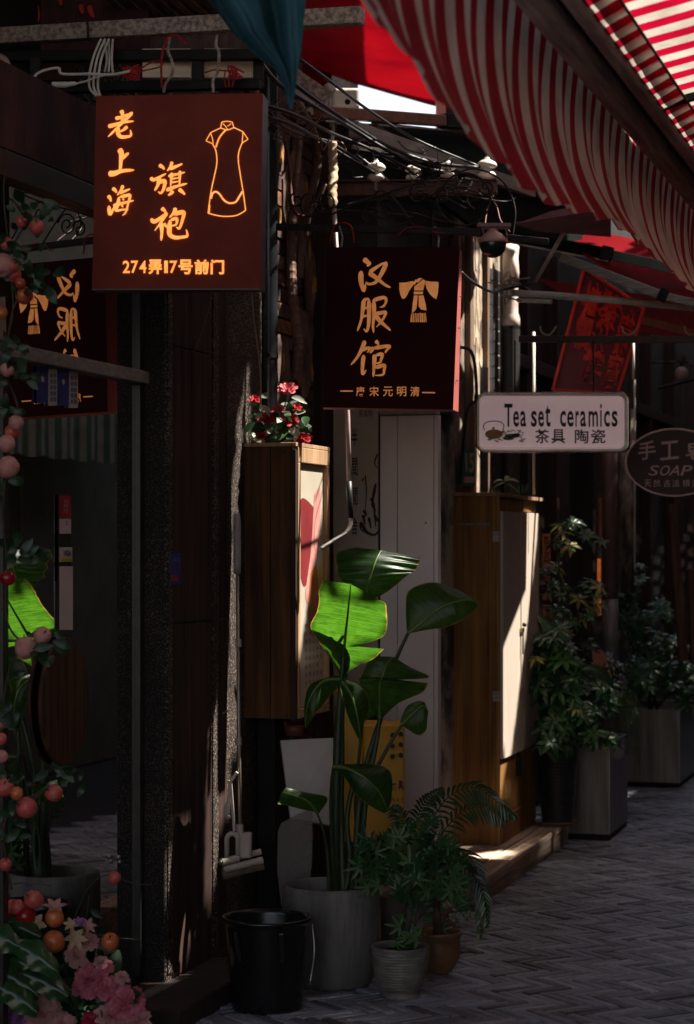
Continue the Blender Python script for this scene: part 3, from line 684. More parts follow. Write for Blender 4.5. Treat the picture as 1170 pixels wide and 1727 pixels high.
# ================================================================== SIGNS
def signbox(name, label, tl, trr, br, bl, Y, depth, m, side_m=None, group=None, cat='sign'):
    r = thing(name, label, cat, W((tl[0]+br[0])/2, (tl[1]+br[1])/2, Y), group)
    b = MB(); b.slab([W(*tl), W(*trr), W(*br), W(*bl)], -depth if False else depth); return r, b
Z1 = lambda x, y: (150+x/3.774, 150+y/3.774)
Z2 = lambda x, y: (540+x/4.5, 405+y/4.5)
M_sign1 = mat('maroon_sign_face', (0.235, 0.038, 0.02), (0.165, 0.025, 0.014), 5, 0.6, 0.05, spec=0.12)
M_sign2 = mat('dark_maroon_sign_face', (0.045, 0.010, 0.012), (0.038, 0.006, 0.008), 2, 0.7, 0.02, spec=0.02)
M_side2 = mat('red_sign_edge', (0.45, 0.12, 0.10), (0.36, 0.09, 0.08), 6, 0.5, 0.1)
M_side1 = mat('dark_sign_edge', (0.11, 0.055, 0.055), (0.08, 0.04, 0.04), 6, 0.5, 0.1)

# first sign (cheongsam)
Y1 = 6.6
s1 = thing('hanging_sign', 'maroon lightbox sign with glowing amber characters and a dress outline, nearest on the left', 'sign', W(300, 322, Y1))
yl, yr = Y1+0.012, Y1-0.012
fr = [W(162, 162, yl), W(443, 157, yr), W(438, 486, yr), W(155, 487, yl)]
b = MB(); b.slab([p+V((0, 0.002, 0)) for p in fr], 0.004); b.build('face', M_sign1, s1)
b = MB(); q = [V(p)+V((0, 0.007, 0)) for p in fr]; b.hexa([q[3], q[2], q[2]+V((0.012, 0.11, 0)), q[3]+V((0.0, 0.11, 0))], [q[0], q[1], q[1]+V((0.012, 0.11, 0)), q[0]+V((0, 0.11, 0))])
b.build('box', M_side1, s1)
b = MB(); b.beam(W(155, 488.5, yl)+V((0, 0.004, 0)), W(440, 487.5, yr)+V((0, 0.004, 0)), 0.012, 0.004); b.build('bottom_trim', M_side1, s1)
PS1 = lambda px, py, off=0.0: W(px, py, Y1+0.012-0.024*(px-158)/283)-V((0, off, 0))
def brush(name, strokes, zf, plane, m, parent, wmul=1.0):
    mb = MB()
    for i, (w, pts) in enumerate(strokes):
        pp = [zf(*p) for p in pts]; s0 = abs(zf(1, 0)[0]-zf(0, 0)[0])
        ribbon(mb, pp, w*s0*wmul*1.42, plane, 0.003+0.0002*i)
    return mb.build(name, m, parent)
lao = [(17, [(168, 190), (205, 182), (258, 160)]), (19, [(205, 138), (214, 165), (208, 218)]), (19, [(122, 242), (160, 232), (220, 215), (286, 207)]),
       (17, [(278, 150), (235, 195), (180, 250), (122, 308)]), (15, [(245, 240), (222, 262), (196, 275)]), (19, [(190, 248), (186, 285), (205, 307), (245, 306), (268, 296), (264, 262)])]
shang = [(25, [(190, 385), (206, 410), (203, 470), (198, 535)]), (21, [(205, 442), (230, 428), (254, 408)]), (26, [(124, 540), (160, 540), (210, 524), (288, 518)])]
hai = [(17, [(150, 632), (170, 650), (176, 664)]), (17, [(122, 680), (136, 700), (140, 720)]), (17, [(128, 745), (134, 798), (154, 770), (172, 735)]),
       (15, [(218, 615), (205, 645), (180, 680)]), (15, [(190, 665), (230, 652), (262, 638)]), (16, [(192, 690), (184, 740), (172, 775), (215, 770), (252, 770)]),
       (15, [(196, 690), (235, 682), (262, 680), (250, 730), (236, 785), (214, 808)]), (16, [(155, 745), (220, 728), (286, 712)]), (11, [(216, 700), (224, 712)]), (11, [(210, 742), (218, 756)])]
qi = [(17, [(446, 486), (470, 500), (480, 516)]), (17, [(392, 566), (412, 580), (450, 562), (492, 540)]), (19, [(448, 560), (440, 610), (418, 650)]), (18, [(440, 600), (482, 588), (478, 630), (460, 664), (440, 655)]),
      (15, [(530, 465), (520, 495), (498, 525)]), (16, [(512, 512), (560, 494), (596, 478)]), (14, [(505, 558), (560, 545), (612, 532)]), (14, [(528, 535), (524, 580), (520, 622)]), (14, [(580, 522), (578, 570), (576, 616)]),
      (9, [(530, 575), (575, 567)]), (9, [(528, 598), (575, 590)]), (18, [(492, 648), (550, 625), (626, 604)]), (17, [(535, 650), (522, 668), (504, 680)]), (18, [(572, 640), (595, 658), (612, 676)])]
pao = [(18, [(462, 760), (480, 775), (490, 790)]), (19, [(396, 826), (414, 846), (455, 825), (495, 795), (470, 835), (418, 905)]), (20, [(456, 850), (464, 900), (460, 968)]), (15, [(476, 858), (488, 872), (500, 884)]),
       (17, [(552, 758), (540, 790), (512, 822)]), (20, [(536, 800), (575, 790), (604, 790), (594, 840), (576, 888), (556, 880)]), (15, [(520, 838), (556, 826), (560, 850), (550, 868), (518, 874)]),
       (22, [(518, 836), (512, 890), (516, 930), (550, 948), (600, 944), (626, 936), (620, 896)])]
for nm, st_ in (('character', lao), ('character', shang), ('character', hai), ('character', qi), ('character', pao)):
    brush(nm, st_, Z1, PS1, M_gold, s1, 1.0)
t = MB()
xs = [(207, 219), (221, 233), (235, 247), (250, 273), (277, 283), (286, 299), (301, 325), (328, 352), (355, 378)]
for (a, c), ch in zip(xs, '274弄17号前门'):
    text(t, ch, (a, 440 if ord(ch) < 128 else 438, c, 461 if ord(ch) < 128 else 463), PS1, 0.018 if ord(ch) < 128 else 0.035, off=0.003)
t.build('address_line', M_gold, s1)
t = MB()
for w, pts in ((6, [(845, 213), (880, 208), (912, 213)]), (6, [(845, 213), (838, 250)]), (6, [(912, 213), (922, 248)]), (6, [(838, 250), (880, 263), (922, 248)]), (5, [(850, 222), (868, 238), (884, 262)]), (5, [(906, 222), (882, 240)]),
               (6, [(838, 250), (808, 264), (775, 280)]), (6, [(775, 280), (745, 332)]), (6, [(745, 332), (785, 350)]), (6, [(775, 284), (786, 318), (790, 350)]),
               (6, [(922, 248), (950, 260), (980, 275)]), (6, [(980, 275), (1012, 322)]), (6, [(1012, 322), (975, 346)]), (6, [(980, 278), (975, 346)]),
               (7, [(786, 350), (806, 390), (814, 440), (812, 490), (795, 570), (778, 650), (766, 730), (758, 792)]), (7, [(975, 346), (956, 395), (950, 450), (962, 540), (980, 650), (990, 720), (997, 775)]),
               (7, [(758, 792), (810, 806), (870, 813), (940, 806), (997, 775)]), (10, [(872, 262), (838, 300), (820, 335), (808, 374)]),
               (12, [(778, 700), (786, 668), (808, 656), (832, 672), (858, 708), (892, 728), (932, 722), (952, 695), (976, 654)]), (9, [(768, 740), (765, 790)])):
    ribbon(t, [Z1(*p) for p in pts], w/3.774, PS1, 0.003, taper=False)
t.build('dress_outline', M_gold, s1)

# second sign (hanfu)
Y2 = 8.05
s2 = thing('hanging_sign', 'near-black maroon sign with dull gold characters and a robe emblem, under the scrolled iron bar', 'sign', W(662, 552, Y2))
fr = [W(552, 417, Y2+0.01), W(775, 417, Y2-0.01), W(764, 691, Y2-0.01), W(545, 687, Y2+0.01)]
b = MB(); b.slab([p+V((0, 0.002, 0)) for p in fr], 0.004); b.build('face', M_sign2, s2)
b = MB(); q = [V(p)+V((0, 0.007, 0)) for p in fr]; dv = V((0.026, 0.12, 0)); b.hexa([q[3], q[2], q[2]+dv, q[3]+V((0, 0.12, 0))], [q[0], q[1], q[1]+V((0.016, 0.12, 0)), q[0]+V((0, 0.12, 0))])
b.build('box', M_side2, s2)
PS2 = lambda px, py, off=0.0: W(px, py, Y2+0.01-0.02*(px-550)/222)-V((0, off, 0))
han = [(26, [(328, 142), (355, 165), (374, 180), (352, 200)]), (27, [(310, 235), (308, 300), (316, 350), (330, 386), (345, 330)]), (20, [(372, 245), (430, 205), (484, 172)]), (24, [(484, 172), (494, 190), (462, 260), (420, 320), (370, 335), (345, 318)]),
       (24, [(366, 250), (400, 270), (440, 300), (490, 340), (534, 362)])]
fu = [(22, [(330, 450), (322, 530), (310, 610), (280, 692)]), (18, [(326, 462), (352, 448), (374, 450)]), (22, [(368, 452), (370, 540), (366, 640), (352, 692), (330, 672)]), (15, [(330, 520), (366, 510)]), (15, [(322, 580), (366, 572)]),
      (20, [(396, 462), (440, 446), (486, 438), (500, 462), (482, 500), (450, 512)]), (22, [(404, 460), (408, 560), (400, 640), (404, 706)]), (20, [(412, 562), (455, 555), (496, 550), (470, 610), (425, 662)]), (23, [(420, 575), (456, 618), (496, 654), (534, 688)])]
guan = [(22, [(338, 762), (318, 820), (280, 890), (232, 948)]), (18, [(318, 838), (350, 822), (376, 820), (356, 856)]), (21, [(330, 872), (322, 940), (320, 1018), (348, 985)]), (20, [(418, 766), (434, 780), (442, 798)]),
        (21, [(398, 810), (392, 838), (376, 858)]), (20, [(402, 822), (460, 812), (526, 806), (504, 836), (490, 858)]), (23, [(412, 868), (408, 950), (402, 1040)]), (18, [(418, 876), (468, 866), (462, 905), (452, 930), (414, 938)]), (20, [(414, 968), (448, 960), (486, 952), (484, 990), (474, 1022), (414, 1028)])]
for st_ in (han, fu, guan): brush('character', st_, Z2, PS2, M_gold2, s2, 1.05)
t = MB()
for (a, c), ch in zip(((271, 335), (372, 444), (476, 550), (582, 652), (682, 752)), '唐宋元明清'):
    text(t, ch, (*Z2(a, 1112), *Z2(c, 1186)), PS2, 0.012, off=0.003)
ribbon(t, [Z2(152, 1146), Z2(248, 1146)], 2.2, PS2, 0.003, taper=False); ribbon(t, [Z2(772, 1157), Z2(870, 1159)], 2.2, PS2, 0.003, taper=False)
t.build('dynasty_line', M_gold2, s2)
t = MB()
def pz(pts, off=0.003): t.poly([PS2(*Z2(*p), off) for p in pts])
pz([(600, 325), (650, 322), (700, 312), (718, 322), (700, 348), (675, 385), (655, 425), (640, 444), (622, 446), (608, 420), (598, 370)])
pz([(896, 318), (840, 316), (800, 310), (796, 330), (806, 370), (830, 410), (855, 435), (880, 450), (892, 400), (897, 350)])
pz([(722, 300), (740, 304), (712, 345), (708, 322)]); pz([(744, 290), (776, 290), (740, 326), (726, 308)])
pz([(782, 298), (798, 312), (788, 350), (780, 383), (711, 383), (714, 352)]); pz([(709, 392), (780, 392), (777, 412), (709, 412)])
pz([(710, 420), (738, 420), (734, 480), (728, 525), (694, 560), (700, 490)]); pz([(746, 422), (782, 420), (800, 490), (806, 535), (765, 528), (746, 505)])
for i, (x0, x1) in enumerate(((690, 700), (704, 712), (718, 724), (730, 738), (744, 750), (756, 766), (770, 780), (784, 790), (794, 800))):
    pz([(x0, 560-4*i % 11), (x1, 556), (x1+(i-4)*1.5, 622), (x0+(i-5)*1.5, 624)])
ribbon(t, [Z2(738, 425), Z2(728, 440), Z2(736, 452)], 0.9, PS2, 0.0035, taper=False); ribbon(t, [Z2(742, 425), Z2(760, 438), Z2(752, 452)], 0.9, PS2, 0.0035, taper=False)
t.build('robe_emblem', M_gold2, s2)
b = MB()
for (x, y) in ((771, 553), (768, 642), (774, 500)): b.ball(W(x, y, Y2+0.04)+V((0.006, 0, 0)), 0.004, 6, 4)
b.build('rivet', M_metal, s2)

# Tea set sign
Y3 = 10.3
s3 = thing('tea_sign', 'pale pink rounded sign reading Tea set ceramics in a chrome rim', 'sign', W(932, 712, Y3))
def rrect(x0, y0, x1, y1, r, n=6):
    pts = []
    for (cx, cy, a0) in ((x1-r, y0+r, -90), (x1-r, y1-r, 0), (x0+r, y1-r, 90), (x0+r, y0+r, 180)):
        for i in range(n+1):
            a = math.radians(a0+90*i/n); pts.append((cx+r*math.cos(a), cy+r*math.sin(a)))
    return pts
PS3 = frontal(Y3)
M_chrome = mat('polished_metal_rim', (0.62, 0.6, 0.56), (0.4, 0.38, 0.36), 5, 0.22, 0.05, metal=0.95)
b = MB(); b.prism([W(x, y, Y3+0.012) for x, y in rrect(804, 663, 1061, 762, 13)], V((0.02, 0.1, 0))); b.build('case', M_chrome, s3, bevel=0.005)
b = MB(); rr = [W(x, y, Y3+0.006) for x, y in rrect(805, 664, 1059, 761, 13)]; b.tube(rr+[rr[0]], 0.008, 8, cap=False); b.build('rim', M_chrome, s3, smooth=True)
M_pink = mat('pinkish_acrylic_panel', (0.62, 0.44, 0.44), (0.54, 0.37, 0.375), 2, 0.3, 0.02, emit=0.11, spec=0.2)  # faint emission added to brighten the panel
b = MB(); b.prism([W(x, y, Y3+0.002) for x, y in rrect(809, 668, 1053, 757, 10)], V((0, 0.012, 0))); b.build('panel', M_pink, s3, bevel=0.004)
b = MB(); b.tube([W(x, y, Y3-0.002) for x, y in ((811, 680), (812, 673), (818, 671.5), (930, 671.5), (1042, 671.5), (1048, 674), (1049, 680))], 0.0045, 6); b.build('upper_ridge', M_pink, s3, smooth=True)
b = MB(); b.tube([W(x, y, Y3-0.002) for x, y in ((810, 745), (812, 752), (818, 754), (930, 754), (1040, 754), (1048, 751), (1050, 744))], 0.0045, 6); b.build('lower_ridge', M_pink, s3, smooth=True)
t = MB()
for ch, a, c, y0 in (('T', 850, 864, 681), ('e', 865, 875, 693), ('a', 877, 887, 693), ('s', 895, 905, 693), ('e', 907, 917, 693), ('t', 919, 928, 683), ('c', 944, 954, 693), ('e', 956, 967, 693), ('r', 970, 976, 693), ('a', 978, 988, 693), ('m', 992, 1008, 693), ('i', 1011.5, 1014.5, 681), ('c', 1018, 1028, 693), ('s', 1031, 1041, 693)):
    t = MB(); text(t, ch, (a, y0, c, 720), PS3, 0.018, off=0.004); t.build('letter', M_blk, s3)
for (a, c), ch in zip(((902, 926), (929, 953), (969, 992), (996, 1021)), '茶具陶瓷'): tq = MB(); text(tq, ch, (a, 724, c, 748), PS3, 0.014, off=0.004); tq.build('character', M_blk, s3)
Z3 = lambda x, y: (790+x/4.105, 650+y/4.105)
t = MB(); t.poly([PS3(*Z3(175+62*math.cos(a), 338+34*math.sin(a)), 0.003) for a in [2*math.pi*i/24 for i in range(24)]]); t.poly([PS3(*Z3(x, y), 0.0032) for x, y in ((225, 318), (252, 308), (248, 322), (226, 345))])
t.build('teapot_print', mat('brown_teapot_print', (0.62, 0.26, 0.06), (0.28, 0.10, 0.03), 26, 0.4, 0), s3)
t = MB(); ribbon(t, [Z3(112, 310), Z3(102, 285), Z3(120, 258), Z3(172, 247), Z3(225, 256), Z3(244, 280), Z3(235, 312)], 1.6, PS3, 0.0035, taper=False)
t.poly([PS3(*Z3(172+9*math.cos(a), 296+8*math.sin(a)), 0.0036) for a in [2*math.pi*i/10 for i in range(10)]])
for (x, y, rx, ry) in ((300, 350, 52, 16), (275, 368, 38, 12), (330, 342, 30, 10)): t.poly([PS3(*Z3(x+rx*math.cos(a), y+ry*math.sin(a)), 0.0038+0.0001*x/100) for a in [2*math.pi*i/14 for i in range(14)]])
t.build('handle_print', M_blk, s3)
t = MB(); r2 = random.Random(4)
for i in range(34):
    x, y, a, L = r2.uniform(140, 390), r2.uniform(355, 392), r2.uniform(-0.6, 0.6), r2.uniform(8, 22)
    if i % 3 == 0: x, y = r2.uniform(245, 380), r2.uniform(312, 350)
    ribbon(t, [Z3(x-L, y-L*a), Z3(x, y-2), Z3(x+L, y+L*a)], 2.0, PS3, 0.0045+i*0.00003, n=2)
t.build('tea_leaf_print', mat('green_leaf_print', (0.16, 0.34, 0.08), (0.08, 0.18, 0.04), 60, 0.6, 0), s3)

# oval soap sign
Y4 = 11.3
s4 = thing('oval_sign', 'dark oval soap shop sign with pale lettering and rim at the right edge', 'sign', W(1136, 780, Y4))
PS4 = frontal(Y4)
el = lambda rx, ry, Y: [W(1137+rx*math.cos(a), 780+ry*math.sin(a), Y) for a in [2*math.pi*i/48 for i in range(48)]]
b = MB(); b.prism(el(81, 56, Y4), V((0, 0.04, 0))); b.build('board', mat('dark_plum_board', (0.045, 0.022, 0.025), (0.03, 0.014, 0.016), 3, 0.5, 0.05), s4)
M_pale = mat('pale_sign_lettering', (0.62, 0.48, 0.48), (0.5, 0.38, 0.38), 6, 0.6, 0)
b = MB(); e = el(81.5, 56.5, Y4-0.002); b.tube(e+[e[0]], 0.0045, 6, cap=False); b.build('rim', M_pale, s4, smooth=True)
t = MB()
for (x0, x1), ch in zip(((1076, 1105), (1113, 1144), (1156, 1190)), '手工皂'): text(t, ch, (x0, 744, x1, 775), PS4, 0.012, shear=0.1, off=0.003)
for (x0, x1), ch in zip(((1095, 1110), (1113, 1129), (1130, 1148), (1150, 1166)), 'SOAP'): text(t, ch, (x0, 785, x1, 802), PS4, 0.0, slant=0.35, off=0.003)
for (x0, x1), ch in zip(((1086, 1098), (1101, 1113), (1119, 1130), (1133, 1145), (1151, 1163), (1166, 1178)), '天然古法精油'): text(t, ch, (x0, 809, x1, 821), PS4, 0.0, shear=0.08, off=0.003)
t.build('lettering', M_pale, s4)

# red carved hanging sign, tilted
s5 = thing('red_sign', 'tilted red hanging sign with carved red characters behind the pink sign', 'sign', W(1005, 560, 11.6))
Y5 = 11.6
b = MB(); b.slab([W(985, 452, Y5), W(1085, 520, Y5), W(1041, 664, Y5), W(932, 658, Y5)], 0.04); b.build('board', mat('plum_red_board', (0.16, 0.03, 0.045), (0.1, 0.02, 0.03), 5, 0.5, 0.1), s5, bevel=0.004)
M_carv = mat('carved_red_lacquer', (0.75, 0.05, 0.03), (0.38, 0.015, 0.012), 14, 0.35, 0.3)
b = MB()
for (a, c) in (((985, 452), (1085, 520)), ((1085, 520), (1041, 664)), ((932, 658), (985, 452)), ((1041, 664), (932, 658))): b.beam(W(*a, Y5-0.008), W(*c, Y5-0.008), 0.02, 0.016)
b.build('rim', M_carv, s5, bevel=0.003)
PS5 = frontal(Y5)
def tiltp(px, py, off=0.0):                     # the board's own slanted axes
    a, c = px/100.0, py/100.0; x = 985+a*100-c*50+a*c*6; y = 455+a*62+c*206-a*c*60; return W(x, y, Y5-0.012-off)
for (rct, ch) in (((8, 6, 34, 62), '福'), ((36, 4, 70, 42), '茶'), ((30, 60, 66, 92), '樓'), ((72, 16, 94, 60), '壽'), ((70, 58, 96, 96), '寶')):
    t = MB(); text(t, ch, rct, tiltp, 0.05); o = t.build('carved_character', M_carv, s5)
    so = o.modifiers.new('thickness', 'SOLIDIFY'); so.thickness = 0.012
b = MB(); r5 = random.Random(8)
for i in range(22):
    x, y = r5.uniform(4, 92), r5.uniform(2, 60); b = MB(); b.beam(tiltp(x, y), tiltp(x+r5.choice((0, 12)), y+r5.choice((5, 14))), 0.006, 0.006); b.build('fret_bar', M_carv, s5)

# ================================================================== IRONWORK, BRACKETS, FRAMES
gt_ = thing('awning_support_tube', 'speckled square tube crossing above the first sign and under the teal cloth', 'tube', W(300, 50, 7.1))
b = MB(); b.beam(W(-30, 64, 7.35), W(612, 27, 6.95), 0.055, 0.055); b.build('tube', M_galv, gt_, bevel=0.004)
b = MB(); b.beam(W(148, 36, 7.19), W(149, 68, 7.19), 0.06, 0.002); b.build('joint', M_iron, gt_)
fr1 = thing('steel_support', 'black steel frame holding pale boards above the first sign', 'bracket', W(220, 120, 6.95))
for (a, c, h) in (((-20, 97), (440, 93), 0.034), ((-20, 152), (440, 143), 0.03)):
    b = MB(); b.beam(W(*a, 7.1), W(*c, 6.9), 0.04, h); b.build('rail', M_dark, fr1, bevel=0.003)
for x in (333, 436, 60): b = MB(); b.beam(W(x, 98, 6.96), W(x, 148, 6.96), 0.035, 0.036, V((0, 1, 0))); b.build('post', M_dark, fr1, bevel=0.003)
M_paleb = wood('pale_pine_board', (0.85, 0.72, 0.55), (0.62, 0.5, 0.36), 'x', 2.2, 0.7)
for (a, c) in ((240, 322), (344, 427)):
    b = MB(); b.fbox(a, 82, c, 131, 7.0, 0.03); b.build('pale_board', M_paleb, fr1, bevel=0.002)
    for k in range(3): pass
rl = thing('red_lettering_board', 'dark board with fragments of red lettering above the first sign', 'board', W(90, 30, 7.6))
b = MB(); b.slab([W(-30, -40, 7.62), W(250, -40, 7.62), W(250, 135, 7.62), W(-30, 135, 7.62)], 0.02); b.build('board', M_maroon, rl)
t = MB(); PR = frontal(7.6)
for w, pts in ((11, [(36, 14), (48, 6), (60, 12), (64, 30), (58, 38), (52, 24)]), (9, [(100, -6), (104, 10)]), (9, [(136, 8), (140, 24)]), (9, [(150, 10), (156, 26), (160, 28)]), (8, [(188, 90), (198, 98), (200, 112)]), (8, [(186, 100), (194, 92), (204, 96)]), (7, [(215, 105), (228, 118), (232, 128)]), (7, [(235, 88), (240, 96)])):
    ribbon(t, pts, w, PR, 0.004)
t.build('lettering', mat('bright_red_paint', (0.55, 0.01, 0.02), (0.35, 0.008, 0.012), 12, 0.6, 0.1), rl)

# strings, hangers and cables at the first frame
hangs = [([(287, 60, 6.85), (283, 85, 6.84), (290, 105, 6.84), (290, 125, 6.84), (279, 142, 6.84), (276, 156, 6.84)], 'first'), ([(366, 60, 6.83), (364, 78, 6.82), (369, 88, 6.82), (367, 120, 6.82), (359, 135, 6.82), (360, 156, 6.82)], 'second')]
for k, (pp, w_) in enumerate(hangs):
    one(wire(pp, 7, 0.005, 6), 'wire_hanger', M_galv, ('grey bent wire hanging hook at the middle of the first sign', 'grey bent wire hanging hook nearer the right end of the first sign')[k], 'hook', smooth=True, group='hooks holding the first sign')
rs = random.Random(5)
for k, (cx, cy, lab) in enumerate(((222, 122, 'tangle of red string left of the pale boards'), (398, 122, 'knot of red string in front of the right pale board'))):
    mb = MB()
    for q in range(5 if k == 0 else 4):
        pp = [(cx+rs.uniform(-14, 14), cy+rs.uniform(-12, 12), 6.83) for _ in range(6)]
        mb.tube(smooth_path([W(*p) for p in pp], 5), 0.0028, 5)
    if k == 0:
        mb.tube(smooth_path([W(*p) for p in ((225, 125, 6.83), (250, 108, 6.83), (268, 102, 6.83), (272, 112, 6.83), (240, 120, 6.83))], 5), 0.0028, 5)
        mb.tube(smooth_path([W(*p) for p in ((273, 150, 6.82), (272, 110, 6.82), (276, 80, 6.82), (284, 62, 6.82), (300, 62, 6.82), (314, 76, 6.82))], 5), 0.004, 5)
    else:
        mb.tube(smooth_path([W(*p) for p in ((346, 123, 6.83), (362, 118, 6.83), (382, 120, 6.83), (400, 116, 6.83))], 5), 0.0026, 5)
        for q in range(3): mb.tube(smooth_path([W(380+q*10, 118, 6.82), W(378+q*8, 135, 6.82), W(381+q*5, 147, 6.82)], 4), 0.0026, 5)
    one(mb, 'red_string', M_redstr, lab, 'string', smooth=True)
lp = MB()
for q in range(3):
    x = q*7; lp.tube(smooth_path([W(170+x, 66, 6.9), W(158+x, 95, 6.88), (W(151+x*1.1, 125, 6.87)), W(151+x, 148, 6.87), W(162+x*0.5, 162, 6.87)], 6), 0.0042, 6)
    lp.tube(smooth_path([W(176+x, 66, 6.93), W(180+x*0.6, 100, 6.93), W(176+x, 122, 6.93)], 6), 0.004, 6)
one(lp, 'cable_loop', M_white, 'coil of three pale cables looped over the frame left of the first sign', 'cable', smooth=True)
one(wire([(-6, 95), (8, 102), (15, 125), (2, 138), (14, 152), (40, 168), (54, 172), (72, 169)], 6.8, [0.011]*43 if False else 0.012, 8), 'flexible_pipe', mat('old_beige_hose', (0.42, 0.33, 0.26), (0.2, 0.14, 0.11), 12, 0.6, 0.3), 'curved beige flexible pipe at the upper left corner', 'pipe', smooth=True)
one(wire([(64, 166), (57, 148), (58, 130), (72, 120), (98, 115), (105, 125), (150, 125), (190, 126), (220, 120)], 6.82, 0.0048, 6), 'white_cable', M_white, 'thin white cable looping left of the red string tangle', 'cable', smooth=True)
cc = thing('cable_connector', 'white plastic cable connector lying on the lower frame rail', 'connector', W(115, 143, 6.82))
b = MB(); b.tube([W(88, 143, 6.82), W(112, 143, 6.82)], 0.0095, 10); b.build('body', M_white, cc, smooth=False); b = MB(); b.tube([W(112, 143, 6.82), W(126, 141, 6.82), W(130, 141, 6.82)], [0.008, 0.007, 0.003], 10); b.build('collar', M_white, cc)
b = MB(); b.tube(smooth_path([W(128, 141, 6.82), W(142, 138, 6.82), W(165, 130, 6.82), W(192, 124, 6.82)], 5), 0.003, 6); b.build('lead', M_white, cc)
one(wire([(104, 162, 6.95), (85, 178, 6.9), (60, 188, 6.85), (30, 200, 6.8), (0, 222, 6.7)], 7, 0.0018, 5), 'thin_wire', M_galv, 'thin pale wire drooping over the maroon fascia', 'wire')
one(wire([(358, 490, 7.75), (352, 520, 7.75), (338, 565, 7.74), (310, 640, 7.7), (285, 692, 7.66), (262, 722, 7.6), (248, 745, 7.55)], 7.7, 0.0022, 5), 'thin_wire', mat('brown_wire', (0.22, 0.13, 0.10), None, 5, 0.6, 0), 'thin brown wire drooping diagonally across the granite pilasters', 'wire')
one(wire([(424, 490, 8.1), (428, 540, 8.1), (436, 600, 8.1), (440, 650, 8.1), (438, 690, 8.1)], 8.1, 0.003, 5), 'thin_wire', mat('tan_wire', (0.4, 0.27, 0.18), None, 5, 0.5, 0), 'tan wire hanging beside the black downpipe above the roses', 'wire')
one(wire([(12, 250, 6.3), (6, 330, 6.25), (16, 430, 6.2), (22, 520, 6.2), (12, 570, 6.2)], 6.2, 0.0022, 5), 'thin_wire', M_stem, 'thin dark wire hanging behind the upper fruit garland', 'wire')

# black downpipe
dp = thing('downpipe', 'glossy black round downpipe between the pilaster and the brick wall', 'pipe', P(1.3, 0.05, 0))
M_gloss = mat('glossy_black_pipe', (0.02, 0.024, 0.028), (0.012, 0.014, 0.016), 6, 0.22, 0.05)
pp = W(453, 600, 8.55)
b = MB(); b.tube([V((pp.x, pp.y, 0.0)), V((pp.x, pp.y, 3.6))], 0.036, 24, cap=False); b.build('tube', M_gloss, dp, smooth=True)
b = MB()
for z in (2.35, 3.25): b.tube([V((pp.x, pp.y, z)), V((pp.x, pp.y, z+0.02))], 0.039, 20)
b.build('clamp', M_iron, dp)
# corrugated hose / vine on the brick wall
hz = smooth_path([W(506, 225, 8.9), W(500, 290, 8.85), W(494, 350, 8.8), W(491, 420, 8.78), W(492, 480, 8.75), W(498, 540, 8.75), W(503, 590, 8.75), W(498, 640, 8.75)], 14)
hr = [0.021+0.0018*((i % 3) == 0) - (0.007 if i < 30 else 0) for i in range(len(hz))]
hs = MB(); hs.tube(hz, hr, 12); one(hs, 'ribbed_hose', mat('brown_ribbed_hose', (0.17, 0.085, 0.055), (0.07, 0.03, 0.02), 10, 0.6, 0.4), 'thick brown ribbed hose hanging down the old brick wall', 'hose', smooth=False)
for k, (pts, r_, lab) in enumerate((([(538, 262, 8.7), (532, 300, 8.7), (520, 345, 8.75), (512, 380, 8.8), (506, 430, 8.8), (505, 470, 8.8)], 0.017, 'brown branch-like cable leaning across the brick wall above the hose'),
                                  ([(548, 310, 8.7), (535, 340, 8.7), (522, 362, 8.72), (515, 400, 8.75)], 0.009, 'short pale brown branch joining the cable on the brick wall'),
                                  ([(478, 230, 8.75), (486, 270, 8.75), (491, 330, 8.72), (498, 360, 8.7), (520, 365, 8.65), (545, 352, 8.6)], 0.007, 'dull red cable looping down the brick wall'),
                                  ([(500, 170, 8.5), (516, 195, 8.5), (530, 225, 8.55), (536, 262, 8.6)], 0.013, 'brown cable curving down from the metal box'))):
    one(wire(pts, 8.7, r_, 8), 'old_cable', mat('old_cable_%d' % k, ((0.13, 0.07, 0.045), (0.16, 0.09, 0.06), (0.12, 0.03, 0.027), (0.17, 0.075, 0.045))[k], None, 14, 0.7, 0.4), lab, 'cable', smooth=True)

